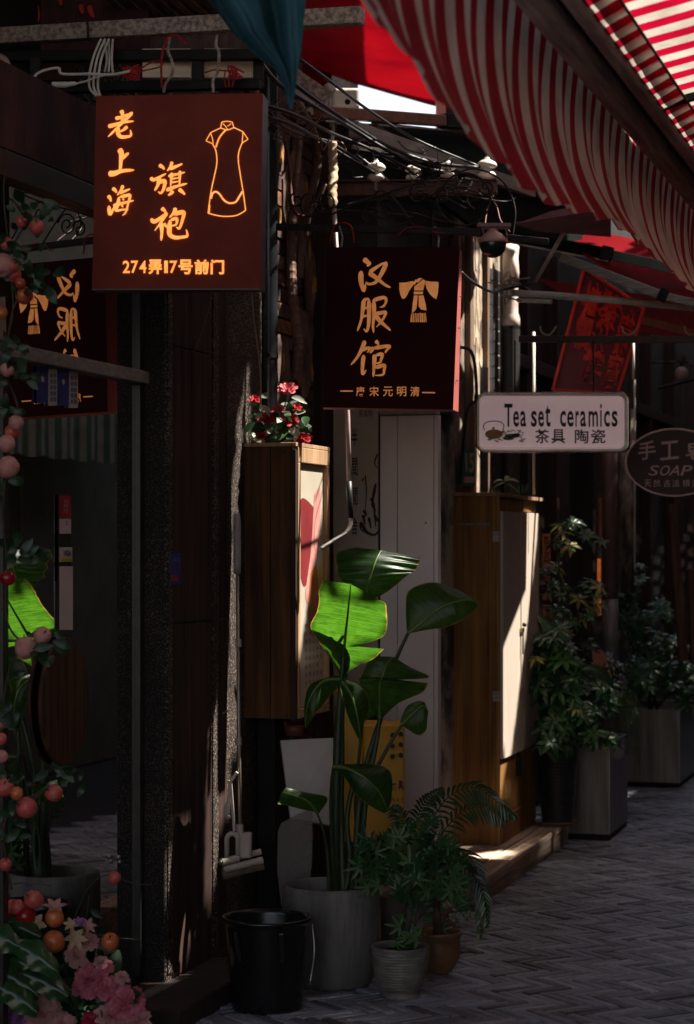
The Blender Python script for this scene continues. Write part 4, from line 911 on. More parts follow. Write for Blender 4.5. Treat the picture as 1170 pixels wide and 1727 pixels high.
# scrolled crossbar of sign two
def spiral(cx, cy, r0, r1, a0, turns, Y, n=26):
    return [W(cx+(r0+(r1-r0)*i/n)*math.cos(a0+2*math.pi*turns*i/n), cy+(r0+(r1-r0)*i/n)*math.sin(a0+2*math.pi*turns*i/n), Y) for i in range(n+1)]
cb = thing('scroll_bracket', 'black iron crossbar with scrolls carrying the second sign', 'bracket', W(690, 390, 8.1))
b = MB(); b.beam(W(466, 383, 8.16), W(812, 392, 8.02), 0.022, 0.026); b.build('bar', M_iron, cb, bevel=0.002)
b = MB(); b.beam(W(812, 396, 8.02), W(925, 408, 8.0), 0.03, 0.022); b.build('bar', M_iron, cb, bevel=0.002)
for i, pp in enumerate((spiral(548, 340, 4, 22, 0, 1.6, 8.14), spiral(500, 338, 3, 13, 2, 1.4, 8.15), spiral(528, 348, 4, 24, 3, 1.2, 8.14), spiral(650, 355, 3, 22, 1, 1.8, 8.1), spiral(622, 365, 3, 17, 4, 1.3, 8.1), spiral(706, 328, 3, 20, 3.5, 1.3, 8.08), spiral(820, 315, 3, 14, 1, 1.3, 8.04), spiral(735, 280, 3, 12, 2, 1.2, 8.06),
                        spiral(783, 335, 42, 47, -2.2, 0.85, 8.03),
                        smooth_path([W(470, 388, 8.15), W(520, 380, 8.14), W(580, 352, 8.12), (W(640, 330, 8.1)), W(700, 310, 8.08), W(745, 290, 8.06)], 6),
                        smooth_path([W(736, 332, 8.06), W(760, 300, 8.05), W(800, 285, 8.04), W(846, 305, 8.03), W(868, 350, 8.02), W(864, 400, 8.0)], 6),
                        smooth_path([W(628, 375, 8.1), W(618, 350, 8.1), (W(640, 322, 8.1)), W(668, 340, 8.1), W(700, 385, 8.08)], 6))):
    b = MB(); b.tube(pp, 0.0036, 6); b.build('scroll', M_iron, cb, smooth=True)
for k, (x0, y0, x1, y1) in enumerate(((572, 385, 575, 417), (733, 386, 739, 417))):
    b = MB(); b.tube([W(x0, y0-3, 8.1), W((x0+x1)/2+4, (y0+y1)/2, 8.08), W(x1, y1+1, 8.08)], 0.004, 6); b.build('hanger', M_galv, cb)
b = MB(); b.tube(smooth_path([W(670, 398, 8.05), W(690, 384, 8.05), W(725, 385, 8.05), W(735, 392, 8.04), W(780, 393, 8.03)], 5), 0.003, 5)
b.tube(smooth_path([W(556, 410, 8.08), W(562, 385, 8.06), W(575, 376, 8.06), W(592, 382, 8.06), W(597, 410, 8.06)], 5), 0.0035, 5)
one(b, 'red_string', M_redstr, 'red string tied along the black crossbar above the second sign', 'string', smooth=True)
# insulator beam
ib = thing('insulator_beam', 'rusty steel channel with porcelain insulators above the second sign', 'beam', W(705, 318, 9.00))
b = MB(); b.beam(W(560, 321, 9.06), W(838, 317, 8.94), 0.05, 0.054); b.build('channel', M_rust, ib, bevel=0.003)
b = MB(); b.beam(W(560, 307, 9.03), W(838, 305, 8.92), 0.075, 0.005); b.build('flange', M_rust, ib)
M_porc = mat('stained_porcelain', (0.72, 0.68, 0.62), (0.4, 0.33, 0.27), 16, 0.25, 0.1, lo=0.25, hi=0.5)
prof = [(0.004, 0.0), (0.018, 0.0), (0.024, 0.004), (0.036, 0.010), (0.037, 0.018), (0.028, 0.026), (0.016, 0.03), (0.014, 0.034), (0.016, 0.038), (0.036, 0.042), (0.041, 0.050), (0.036, 0.060), (0.024, 0.068), (0.012, 0.071), (0.012, 0.077), (0.008, 0.079), (0.0, 0.079)]
for k, (x, y) in enumerate(((634, 306), (696, 305), (755, 302), (821, 303))):
    it = thing('insulator', ('leftmost porcelain insulator on the rusty beam', 'second porcelain insulator from the left on the rusty beam', 'third porcelain insulator from the left, half behind the cables', 'right-end porcelain insulator catching the light on the rusty beam')[k], 'insulator', W(x, y, 8.97), 'porcelain insulators on the rusty beam')
    sc_ = (1.0, 0.82, 0.85, 1.05)[k]
    b = MB(); b.lathe(W(x, y, 8.97), [(r_*sc_, z_*sc_*1.12) for r_, z_ in prof], 28); b.build('porcelain', M_porc, it, smooth=True)
    b = MB(); q = W(x, y, 8.97); b.tube([q+V((0, 0, 0.08*sc_)), q+V((0, 0, 0.094*sc_))], 0.008, 6); b.tube([q+V((0, 0, -0.04)), q+V((0, 0, 0.002))], 0.007, 6); b.build('bolt', M_galv, it)
# big cables to the insulators
for k, pts in enumerate(([(420, 88, 7.2), (470, 122, 7.6), (520, 160, 7.9), (600, 215, 8.70), (660, 250, 8.85), (730, 275, 8.92), (806, 283, 8.94)],
                         [(432, 95, 7.2), (470, 142, 7.6), (530, 180, 7.9), (590, 215, 8.60), (650, 252, 8.75), (710, 282, 8.85), (748, 290, 8.92)],
                         [(448, 178, 7.5), (500, 195, 7.8), (560, 225, 8.60), (620, 250, 8.80), (690, 286, 8.92)],
                         [(448, 196, 7.5), (500, 214, 7.8), (545, 240, 8.60), (590, 268, 8.80), (632, 292, 8.92)],
                         [(455, 190, 7.5), (480, 215, 7.8), (520, 232, 8.50), (556, 240, 8.70), (610, 275, 8.90)],
                         [(505, 100, 7.0), (560, 140, 7.5), (620, 185, 8.50), (700, 235, 8.90), (810, 282, 8.95)])):
    one(wire(pts, 8, (0.0085, 0.0085, 0.007, 0.007, 0.006, 0.006)[k], 7), 'overhead_cable', M_black,
        ('thick black cable running highest to the right-end insulator', 'thick black cable running to the third insulator', 'black cable running to the second insulator', 'black cable running lowest to the leftmost insulator', 'slack black cable behind the leftmost insulator', 'thin black cable sloping down from the teal cloth tip')[k], 'cable', smooth=True, group='overhead cables')
for k, (pts, c) in enumerate((([(604, 262, 8.80), (640, 290, 8.80), (655, 305, 8.85)], 0), ([(548, 238, 8.70), (575, 240, 8.70), (583, 255, 8.70), (570, 262, 8.70)], 1), ([(455, 205, 8.50), (485, 225, 8.50), (508, 235, 8.50), (510, 222, 8.50), (490, 216, 8.50), (452, 200, 8.50)], 1),
                            ([(768, 290, 8.80), (775, 310, 8.80), (790, 318, 8.80), (788, 340, 8.80), (800, 352, 8.80)], 1), ([(826, 330, 8.70), (838, 350, 8.70), (844, 372, 8.60), (860, 392, 8.60)], 1), ([(832, 330, 8.70), (822, 352, 8.70), (818, 378, 8.60)], 1),
                            ([(780, 300, 8.80), (772, 318, 8.80), (786, 322, 8.80), (796, 305, 8.80), (784, 300, 8.80)], 0))):
    one(wire(pts, 8.70, 0.0028, 5), 'loose_wire', (M_white, mat('brownish_wire', (0.18, 0.07, 0.05), None, 6, 0.6, 0))[c], ('white wire tail by the leftmost insulator', 'brown wire curl under the metal box', 'brown wire loop beside the first sign edge', 'dangling brown wire right of the third insulator', 'outer brown wire dropping to the camera dome', 'inner brown wire dropping to the camera dome', 'pale wire tied round the beam end')[k], 'wire', smooth=True)
rc = random.Random(21)
mb = MB()
for q in range(16):
    x, y = rc.uniform(540, 720), rc.uniform(236, 300)
    mb.tube(smooth_path([W(x, y, 8.85), W(x+rc.uniform(10, 30), y+rc.uniform(-4, 18), 8.83), W(x+rc.uniform(20, 50), y+rc.uniform(-8, 26), 8.90), W(x+rc.uniform(10, 60), y+rc.uniform(0, 34), 8.95)], 5), rc.uniform(0.0018, 0.004), 5)
o = one(mb, 'wire_tangle', M_black, 'tangle of thin black wires between the cables and the insulators', 'wires', smooth=True)

rc = random.Random(33)
for k, (xa, ya, xb, yb, Yt, n_, lab) in enumerate(((452, 165, 540, 225, 8.3, 12, 'brown tangle of loose wires beside the end of the first sign'), (640, 300, 830, 370, 8.7, 12, 'thin dark wires looping under the rusty insulator beam'))):
    mb = MB()
    for q in range(n_):
        x, y = rc.uniform(xa, xb), rc.uniform(ya, yb); w_ = (xb-xa)*0.35
        mb.tube(smooth_path([W(x, y, Yt), W(x+rc.uniform(-w_, w_), y+rc.uniform(-10, 26), Yt+0.05), W(x+rc.uniform(-w_, w_)*1.3, y+rc.uniform(-6, 34), Yt), W(x+rc.uniform(-w_, w_)*1.6, y+rc.uniform(-14, 20), Yt+0.1)], 5), rc.uniform(0.0016, 0.0038), 5)
    one(mb, 'wire_tangle', (mat('umber_wire', (0.2, 0.1, 0.07), (0.08, 0.04, 0.03), 12, 0.6, 0.1), M_black, mat('umber_wire_b', (0.16, 0.07, 0.055), None, 12, 0.6, 0.1))[k], lab, 'wires', smooth=True)

# metal box, plates and stained cloth-wrapped pipe
ac = thing('junction_box', 'white metal electrical box and bracket plate high behind the cables', 'electrical box', W(575, 170, 9.6))
M_wmet = mat('dirty_white_metal', (0.66, 0.61, 0.56), (0.36, 0.28, 0.23), 9, 0.5, 0.15, lo=0.3, hi=0.5)
b = MB(); b.fbox(560, 148, 606, 182, 9.7, 0.2); b.build('box', M_wmet, ac, bevel=0.012)
b = MB(); b.prism([W(x, y, 9.6) for x, y in ((552, 203), (601, 203), (601, 225), (590, 236), (560, 236), (552, 228))], V((0, 0.03, 0))); b.build('bracket_plate', M_wmet, ac, bevel=0.003)
b = MB(); b.prism([W(x, y, 9.2) for x, y in ((496, 143), (512, 148), (552, 180), (540, 195), (505, 192), (492, 178))], V((0, 0.03, 0))); b.build('side_plate', M_wmet, ac, bevel=0.003)
b = MB()
for (x, y, r_) in ((497, 164, 5), (518, 176, 5), (586, 172, 5), (576, 213, 4), (570, 212, 2.5), (574, 232, 4), (520, 192, 4)): b.tube([W(x, y, 9.19 if x < 540 else 9.58), W(x, y, 9.17 if x < 540 else 9.5)], r_*0.0026, 10)
b.build('bolt', M_iron, ac)
b = MB()
for (x0, y0, x1, y1, r_) in ((552, 142, 560, 156, 8), (556, 168, 557, 188, 3), (559, 196, 560, 214, 4), (562, 214, 560, 238, 3)): b.tube([W(x0, y0, 9.3), W(x1, y1, 9.3)], r_*0.0026, 8)
b.build('cable_gland', M_white, ac)
wp = MB(); wpp = smooth_path([W(560, 240, 8.65), W(561, 268, 8.65), W(562, 290, 8.65), W(560, 318, 8.62), W(561, 340, 8.6), W(561, 350, 8.6)], 6)
wp.tube(wpp, [0.019+0.0025*math.sin(i*1.9) for i in range(len(wpp)-4)]+[0.016, 0.013, 0.010, 0.006], 12); one(wp, 'wrapped_pipe', mat('yellowed_pipe_wrap', (0.62, 0.5, 0.33), (0.36, 0.25, 0.14), 9, 0.7, 0.4), 'short yellowed cloth-wrapped pipe end above the crossbar', 'pipe', smooth=True)
# crank pole of the awning
cr = thing('awning_crank', 'long thin pale awning crank rod with a black grip and bent end', 'awning crank', W(585, 800, 8.3))
b = MB(); b.tube([W(563, 352, 8.35), W(570, 470, 8.33), W(586, 700, 8.3), W(589, 815, 8.28)], 0.0095, 8); b.build('rod', mat('white_enamel_red_bounce', (0.62, 0.45, 0.43), None, 5, 0.4, 0.05), cr, smooth=True)  # pink of red bounce light put into the white enamel colour
b = MB(); b.tube([W(588, 812, 8.28), W(589.5, 840, 8.28), W(590.5, 874, 8.28)], [0.013, 0.0115, 0.013], 10); b.build('grip', M_black, cr, smooth=True)
b = MB(); b.tube(smooth_path([W(591, 872, 8.28), W(591, 886, 8.28), W(583, 899, 8.27), W(565, 910, 8.25), W(540, 926, 8.22)], 6), 0.0075, 8); b.build('crank_arm', M_metal, cr, smooth=True)
# CCTV dome
cc = thing('security_camera', 'dome security camera with a dark glass bowl hanging from the crossbar', 'camera', W(831, 400, 8.0))
q = W(831, 410, 8.0)
b = MB(); b.lathe(q, [(0.0, 0.055), (0.018, 0.055), (0.022, 0.042), (0.038, 0.03), (0.052, 0.012), (0.054, 0.0), (0.0, 0.0)], 28); b.build('housing', mat('dusty_pinkish_white_plastic', (0.55, 0.28, 0.26), (0.36, 0.16, 0.15), 5, 0.4, 0.05), cc, smooth=True)
b = MB(); b.ball(q+V((0, 0, -0.006)), 0.05, 28, 16, (1, 1, 1.0)); b.build('dome', M_gloss, cc, smooth=True)
b = MB(); b.fbox(805, 376, 862, 382, 7.98, 0.08); b.tube([W(812, 380, 8.0), W(818, 405, 8.0)], 0.003, 6); b.tube([W(852, 380, 8.0), W(856, 410, 8.0)], 0.003, 6); b.build('mount', mat('rose_mount', (0.34, 0.14, 0.14), None, 5, 0.5, 0.1), cc)
one(wire([(778, 460, 8.3), (800, 478, 8.6), (828, 492, 9.2), (850, 488, 9.6), (900, 478, 9.8)], 9, 0.006, 6), 'cable_bundle', M_black, 'dark cable bundle running from the sign to the white pipe', 'cable', smooth=True)
mb = MB(); rc = random.Random(9)
for q in range(14):
    x, y = rc.uniform(838, 875), rc.uniform(470, 500)
    mb.tube(smooth_path([W(x, y, 10.0), W(x+rc.uniform(-12, 12), y+rc.uniform(-18, 12), 9.97), W(x+rc.uniform(-20, 20), y+rc.uniform(-14, 26), 9.95), W(x+rc.uniform(-10, 26), y+rc.uniform(-6, 20), 10.0)], 4), rc.uniform(0.002, 0.005), 5)
one(mb, 'tape_knot', mat('pale_tape_and_wire', (0.5, 0.42, 0.33), (0.2, 0.15, 0.12), 30, 0.6, 0.2), 'knot of pale tape and wire tied round the white pipe', 'wires', smooth=True)
# white capped pipe, conduits
wpn = thing('vent_pipe', 'drainpipe, white at its top elbow and black below, beside the plaster wall', 'pipe', P(4.5, 0.36, 0))
q = P(UV(861, 0.38), 0.38, 0); PY = q.y
b = MB(); b.tube([V((q.x, q.y, 1.6+(H0-1100)/F*PY)), V((q.x, q.y, 1.6+(H0-550)/F*PY))], 0.05, 20); b.build('black_tube', mat('matt_black_pipe', (0.035, 0.033, 0.033), None, 10, 0.5, 0.2), wpn, smooth=False)
M_wpipe = mat('grubby_white_pvc', (0.66, 0.58, 0.52), (0.34, 0.26, 0.21), 14, 0.4, 0.1, lo=0.25, hi=0.5)
b = MB(); z = lambda y: 1.6+(H0-y)/F*PY
b.tube([V((q.x, q.y, z(556))), V((q.x, q.y, z(540))), V((q.x, q.y, z(534))), V((q.x, q.y, z(528))), V((q.x, q.y, z(470))), V((q.x-0.004, q.y-0.01, z(440))), V((q.x-0.0, q.y-0.05, z(418)))], [0.05, 0.05, 0.046, 0.040, 0.040, 0.041, 0.042], 20); b.build('white_elbow', M_wpipe, wpn, smooth=True)
b = MB(); b.tube([W(866, 430, PY-.05), W(868, 460, PY-.05), W(868, 480, PY-.05)], [0.022, 0.024, 0.02], 12); b.build('white_cowl', M_wpipe, wpn, smooth=True)
b = MB(); b.tube([V((q.x, q.y, z(588))), V((q.x, q.y, z(584)))], 0.05, 16); b.build('clamp', M_rust, wpn)
q = W(900, 600, 11.4)
for (px, Y, ya, yb, r_, lab) in ((900, 11.4, 560, 835, 0.0075, 'thin white vertical conduit just right of the black pipe'), (1068, 11.2, 575, 640, 0.006, 'thin white rod hanging below the brown bar'), (1070, 12.6, 640, 960, 0.006, 'thin pale vertical conduit right of the pink sign'), (816, 10.9, 620, 830, 0.022, 'thin grey drain tube on the plaster wall')):
    a, c = W(px, ya, Y), W(px, yb, Y); b = MB(); b.tube([a, c], r_, 8); one(b, 'conduit', M_white if r_ < 0.02 else mat('grey_tube', (0.18, 0.19, 0.2), None, 8, 0.4, 0.1), lab, 'conduit', smooth=True)
b = MB(); b.tube([W(950, 393, 10.2), W(903, 474, 10.4)], 0.011, 8); one(b, 'short_conduit', M_wpipe, 'short slanting white tube below the red awning frame', 'conduit', smooth=True)
one(wire([(776, 586, 10.0), (792, 590, 10.0), (800, 612, 10.0), (803, 650, 10.0), (804, 672, 10.1)], 10, 0.008, 6), 'sign_cable', M_black, 'black cable curving from the dark sign to the pink sign', 'cable', smooth=True)
one(wire([(803, 676, 10.1), (789, 690, 10.1), (783, 730, 10.1), (779, 780, 10.2), (776, 815, 10.3)], 10, 0.008, 6), 'drop_cable', M_black, 'black cable dropping from the pink sign past the number plate', 'cable', smooth=True)
# brown bar carrying the tea sign
bb = thing('hook_rail', 'brown horizontal steel arm with hooks above the pink sign', 'bracket', W(1025, 572, 10.5))
b = MB(); b.beam(W(876, 572, 10.7), W(1215, 573, 10.25), 0.03, 0.034); b.build('bar', mat('brown_painted_bar', (0.11, 0.065, 0.055), (0.06, 0.035, 0.03), 20, 0.5, 0.2), bb, bevel=0.003)
for (x, y) in ((1063, 562), (925, 562), (1168, 562)):
    b = MB(); b.tube(smooth_path([W(x-14, y-12, 10.4), W(x-11, y-1, 10.4), W(x, y+3, 10.4), W(x+8, y-4, 10.4), W(x+13, y-12, 10.4)], 5), 0.0045, 6); b.build('hook', mat('brassy_wire', (0.5, 0.4, 0.3), None, 8, 0.4, 0), bb, smooth=True)
for x in (868, 1000): b = MB(); b.tube([W(x, 575, 10.45), W(x, 664, 10.35)], 0.004, 6); b.build('drop_rod', M_iron, bb)

# ================================================================== AWNINGS AND CLOTHS
# red and white striped awning, its rail parallel to the lane
RV, RZ = 1.79, 2.90
aw = thing('striped_awning', 'large red and white striped awning with a sagging valance at the upper right', 'awning', P(0, RV, RZ))
M_str = stripes('red_white_stripe', (0.36, 0.006, 0.026), (0.70, 0.62, 0.56), 0.150, 0.5, 0.38)
def sag(u): return 0.35+0.10*max(0, math.sin((u+3.6)/2.6*math.pi))
def val(a, c):
    u = -4.6+8.2*a; h = sag(u)+0.006*math.sin(u*19)
    bulge = -0.02*math.sin(c*2.6)*1.0 + 0.08*c**3 + 0.012*math.sin(u*17)*c+0.006*math.sin(u*41+c*3)*c
    uu = u + 0.04*c*c + 0.03*math.sin(u*5)*c*c
    return P(uu, RV-0.038+bulge, RZ+0.03-(h+0.06)*c)
b = MB(); b.grid(val, 420, 22, lambda a, c: (-4.6+8.2*a, sag(-4.6+8.2*a)*c)); b.build('valance', M_str, aw, smooth=True)
b = MB(); b.grid(lambda a, c: P(-4.6+8.2*a, RV+0.15+0.012*math.sin((-4.6+8.2*a)*9)*math.sin(c*3.1)+c*1.55, RZ+0.03+c*0.48-0.05*math.sin(c*3.14)), 160, 24, lambda a, c: (-4.6+8.2*a, c*1.7)); b.build('canopy_cloth', stripes('red_white_canopy', (0.50, 0.004, 0.035), (0.66, 0.62, 0.55), 0.150, 0.5, 0.42), aw, smooth=True)
M_rail = wood('worn_fabric_roll', (0.60, 0.48, 0.47), (0.28, 0.21, 0.21), 'x', 4, 0.75, -(math.pi/2-ANG), 0.4)
b = MB(); b.tube([P(-4.6, RV+0.01, RZ+0.0), P(3.6, RV+0.01, RZ+0.0)], 0.042, 14); b.tube([P(-4.6, RV+0.095, RZ+0.0), P(3.6, RV+0.095, RZ+0.0)], 0.024, 12); b.build('front_roll', M_rail, aw, smooth=True)
b = MB(); b.box(-4.6, 3.6, RV+0.03, RV+0.13, RZ+0.005, RZ+0.03); b.build('rail', M_dark, aw, bevel=0.003)
b = MB(); b.grid(lambda a, c: P(-4.6+8.2*a, RV+0.112+c*0.075, RZ-0.008+c*0.03+0.004*math.sin(a*300)*c), 200, 4, lambda a, c: (-4.6+8.2*a+0.03*c, c*0.2)); b.build('inner_hem', M_str, aw, smooth=True)
b = MB(); b.tube([P(-4.6, RV+0.19, RZ+0.018), P(3.6, RV+0.19, RZ+0.018)], 0.004, 6); b.build('seam', mat('dark_seam', (0.12, 0.09, 0.08), None, 40, 0.8, 0.3), aw)
for u in (-3.4, -0.6, 2.2):
    b = MB(); b.beam(P(u, RV+0.06, RZ), P(u+0.0, 3.44, 3.30), 0.03, 0.03); b.build('arm', M_dark, aw)

# teal cloth hanging close to the camera
tc = MB()
def teal(a, c):
    L = [(330, -60), (352, 0), (374, 32), (388, 52), (428, 90), (458, 112), (478, 145), (486, 175), (489, 186)]
    R = [(532, -60), (518, 0), (515, 30), (511, 65), (507, 95), (503, 125), (499, 150), (496, 172), (494, 186)]
    t = c*(len(L)-1); i = min(int(t), len(L)-2); f_ = t-i
    lx, ly = L[i][0]*(1-f_)+L[i+1][0]*f_, L[i][1]*(1-f_)+L[i+1][1]*f_; rx, ry = R[i][0]*(1-f_)+R[i+1][0]*f_, R[i][1]*(1-f_)+R[i+1][1]*f_
    x, y = lx+(rx-lx)*a, ly+(ry-ly)*a
    w_ = (rx-lx)/190
    p = W(x, y, 4.9); p.y += (0.055*math.sin(a*11+c*1.2)+0.03*math.sin(a*23-c*2)+0.01*math.sin(c*14+a*3))*w_-0.02*a; return p
tc.grid(teal, 60, 40)
one(tc, 'teal_cloth', mat('teal_fabric', (0.035, 0.125, 0.16), (0.02, 0.07, 0.09), 5, 0.7, 0.3, trans=0.3, bscale=90), 'blurred teal cloth hanging in folds to a point at the top of the picture', 'cloth', smooth=True)

# red tarpaulin overhead
M_redt = mat('red_tarpaulin', (0.24, 0.002, 0.006), (0.15, 0.001, 0.004), 2, 0.8, 0.15, trans=0.42, spec=0.05)
rt = thing('red_tarpaulin', 'red tarpaulin stretched overhead behind the teal cloth', 'tarpaulin', W(650, 90, 9))
def tarp(a, c):
    p = W(455, -90, 10.6).lerp(W(930, -90, 11.0), a); q = W(478, 96, 14.0).lerp(W(960, 240, 14.6), a)
    r = p.lerp(q, c); r.z += 0.035*math.sin(a*5+c*3)-0.05*math.sin(c*3.1)*(1-a); return r
b = MB(); b.grid(tarp, 40, 30); b.build('sheet', M_redt, rt, smooth=True)
b = MB(); b.slab([W(470, 92, 13.9), W(560, 124, 14.1), W(556, 166, 13.4), W(480, 100, 13.2)], 0.004); b.build('folded_flap', mat('dark_red_flap', (0.22, 0.01, 0.015), None, 4, 0.6, 0.1, trans=0.3), rt)
b = MB(); b.tube([tarp(0.02, 0.995), tarp(0.25, 0.995), tarp(0.5, 0.995), tarp(0.98, 0.995)], 0.008, 6); b.build('edge_hem', M_redt, rt)
b = MB(); b.beam(W(452, 95, 9.0), W(552, 166, 9.0), 0.05, 0.05); one(b, 'grey_strut', M_galv, 'short grey strut sloping under the red tarpaulin flap', 'strut')

# brown-red awning cassette
ca = thing('awning_cassette', 'brown and red awning cassette beam under the bright gap of sky', 'awning box', W(680, 200, 9.6))
b = MB(); b.beam(W(536, 189, 9.1), W(746, 204, 10.0), 0.05, 0.052); b.build('box', mat('brown_bronze_cassette', (0.32, 0.15, 0.10), (0.2, 0.085, 0.06), 4, 0.35, 0.05, stretch=(1, 8, 8)), ca, bevel=0.005)
b = MB(); b.beam(W(746, 204, 10.0), W(776, 206, 10.12), 0.06, 0.066); b.build('strap', M_iron, ca, bevel=0.003)
b = MB(); b.beam(W(776, 207, 10.12), W(860, 226, 10.7), 0.045, 0.058); b.build('red_end', M_redt, ca, bevel=0.005)
b = MB(); b.tube([W(548, 205, 9.1), W(746, 219, 9.98), W(840, 234, 10.6)], 0.005, 6); b.build('trim', M_metal, ca)
# dark green-black awning behind
dg = thing('dark_awning', 'big dark green awning with a pale grey front bar behind the insulators', 'awning', W(780, 260, 10))
M_dg = mat('dark_green_canvas', (0.014, 0.018, 0.016), (0.009, 0.012, 0.011), 4, 0.85, 0.15, spec=0.05)
def dgc(a, c):
    p = W(628, 205, 9.7).lerp(W(950, 240, 11.2), a); q = W(600, 232, 9.15).lerp(W(915, 330, 10.6), a); r = p.lerp(q, c); r.z -= 0.06*math.sin(a*3.14)*math.sin(c*3.14); return r
b = MB(); b.grid(dgc, 24, 10); b.build('canvas', M_dg, dg, smooth=True)
b = MB(); b.slab([W(640, 250, 9.3), W(975, 352, 10.95), W(985, 420, 11.0), W(640, 330, 9.35)], 0.006); b.build('side_canvas', M_dg, dg)
M_gbar = mat('pale_grey_bar', (0.36, 0.32, 0.29), (0.2, 0.17, 0.15), 9, 0.45, 0.15, stretch=(1, 1, 10))
b = MB(); b.beam(W(596, 218, 9.1), W(904, 326, 10.55), 0.05, 0.062); b.build('front_bar', M_gbar, dg, bevel=0.004)
b = MB(); b.beam(W(914, 328, 10.6), W(985, 348, 11), 0.045, 0.05); b.build('front_bar', M_gbar, dg, bevel=0.004)
b = MB(); b.beam(W(897, 323, 10.5), W(916, 329, 10.6), 0.065, 0.07); b.build('bar_joint', M_dark, dg, bevel=0.006)
b = MB(); b.tube([W(596, 248, 8.9), W(660, 256, 9.2), W(735, 272, 9.6)], 0.010, 8); b.build('white_arm', M_white, dg, smooth=True)
b = MB(); b.beam(W(640, 262, 9.4), W(820, 395, 9.9), 0.03, 0.03); b.build('brace', M_dg, dg)
# pale hook post and hidden sunlit wall patch
b = MB(); b.slab([W(440, 60, 14.4), W(604, 100, 14.4), W(604, 260, 14.4), W(440, 260, 14.4)], 0.05)
one(b, 'far_gable', mat('grimy_pale_wall', (0.35, 0.27, 0.23), (0.1, 0.07, 0.06), 6, 0.8, 0.5), 'grimy pale gable wall behind the electrical box', 'wall')
b = MB(); b.slab([W(735, 168, 13.5), W(830, 180, 13.5), W(830, 260, 13.5), W(735, 260, 13.5)], 0.05)
cwo = one(b, 'corrugated_wall', mat('cream_corrugated', (0.6, 0.5, 0.38), (0.4, 0.3, 0.22), 60, 0.7, 0.5, stretch=(3, 1, 0.2)), 'sliver of pale corrugated wall seen beside the striped awning high up', 'wall')
# rose canopy tip
ut = thing('rose_canopy', 'dusty pink pointed canopy edge beside the striped awning', 'canopy', W(940, 375, 9.8))
b = MB(); b.slab([W(868, 378, 9.9), W(930, 356, 9.8), W(1030, 335, 9.6), W(1030, 350, 9.6)], 0.01); b.slab([W(868, 379, 9.91), W(1030, 351, 9.62), W(1030, 400, 10.3), W(905, 390, 10.2)], 0.01)
b.build('cloth', mat('dusty_pink_cloth', (0.34, 0.15, 0.19), (0.26, 0.11, 0.14), 6, 0.8, 0.2, trans=0.2), ut)
# red awning at right with pale arms
ra = thing('red_awning', 'bright red awning with white folding arms at the right edge', 'awning', W(1080, 460, 11))
def rac(a, c):
    p = W(960, 400, 11.2).lerp(W(1240, 420, 11.2), a); q = W(985, 442, 10.3).lerp(W(1240, 540, 9.7), a); r = p.lerp(q, c); r.z += 0.03*math.sin(a*7+c*2); return r
b = MB(); b.grid(rac, 20, 8); b.build('cloth', M_redt, ra, smooth=True)
b = MB(); b.slab([W(905, 470, 12.3), W(1240, 520, 12.3), W(1240, 580, 12.3), W(1060, 560, 12.3)], 0.01); b.build('cloth_end', mat('deep_red_cloth', (0.25, 0.01, 0.012), None, 5, 0.7, 0.2, trans=0.3), ra)
b = MB(); b.beam(W(798, 386, 10.9), W(1020, 428, 10.4), 0.05, 0.062); b.build('dark_arm', M_dg, ra, bevel=0.004)
b = MB(); b.beam(W(795, 397, 10.85), W(1028, 441, 10.35), 0.052, 0.008); b.build('arm_trim', M_wpipe, ra)
b = MB(); b.beam(W(1030, 430, 10.38), W(1180, 462, 10.1), 0.05, 0.05); b.build('arm', mat('greenish_grey_bar', (0.16, 0.2, 0.18), None, 6, 0.4, 0.1), ra, bevel=0.004)
b = MB(); b.beam(W(1012, 426, 10.36), W(1032, 431, 10.36), 0.065, 0.07); b.build('elbow', M_dark, ra, bevel=0.006)
b = MB(); b.beam(W(946, 434, 10.2), W(1112, 497, 9.95), 0.03, 0.042); b.beam(W(1122, 500, 9.94), W(1230, 524, 9.8), 0.03, 0.036); b.build('lower_arm', M_gbar, ra, bevel=0.004)
b = MB(); b.beam(W(1110, 494, 9.93), W(1124, 501, 9.93), 0.04, 0.06); b.build('elbow', M_dark, ra, bevel=0.006)
b = MB(); b.tube([W(862, 494, 10.6), W(930, 498, 10.5), W(1040, 507, 10.4), W(1240, 526, 10.2)], 0.017, 12); b.build('round_tube', M_white, ra, smooth=True)
b = MB(); b.tube([W(872, 506, 10.6), W(930, 509, 10.5)], 0.011, 10); b.build('short_tube', M_white, ra, smooth=True)
b = MB(); b.beam(W(1085, 540, 11.4), W(1230, 578, 11.2), 0.03, 0.04); b.build('bronze_arm', mat('bronze_bar', (0.16, 0.07, 0.05), None, 6, 0.4, 0.1), ra)
fl = thing('wall_lamp', 'small round pale lamp on the dark facade at the right edge', 'lamp', W(1149, 628, 12.5))
b = MB(); b.ball(W(1149, 630, 12.5), 0.04, 16, 10); b.build('globe', mat('dull_pink_globe', (0.4, 0.28, 0.29), None, 5, 0.4, 0), fl, smooth=True)
b = MB(); b.tube([W(1098, 612, 12.6), W(1160, 610, 12.6)], 0.006, 6); b.tube([W(1110, 655, 12.6), W(1170, 640, 12.6)], 0.01, 6); b.tube([W(1149, 612, 12.5), W(1149, 620, 12.5)], 0.01, 8); b.build('arm', M_iron, fl)
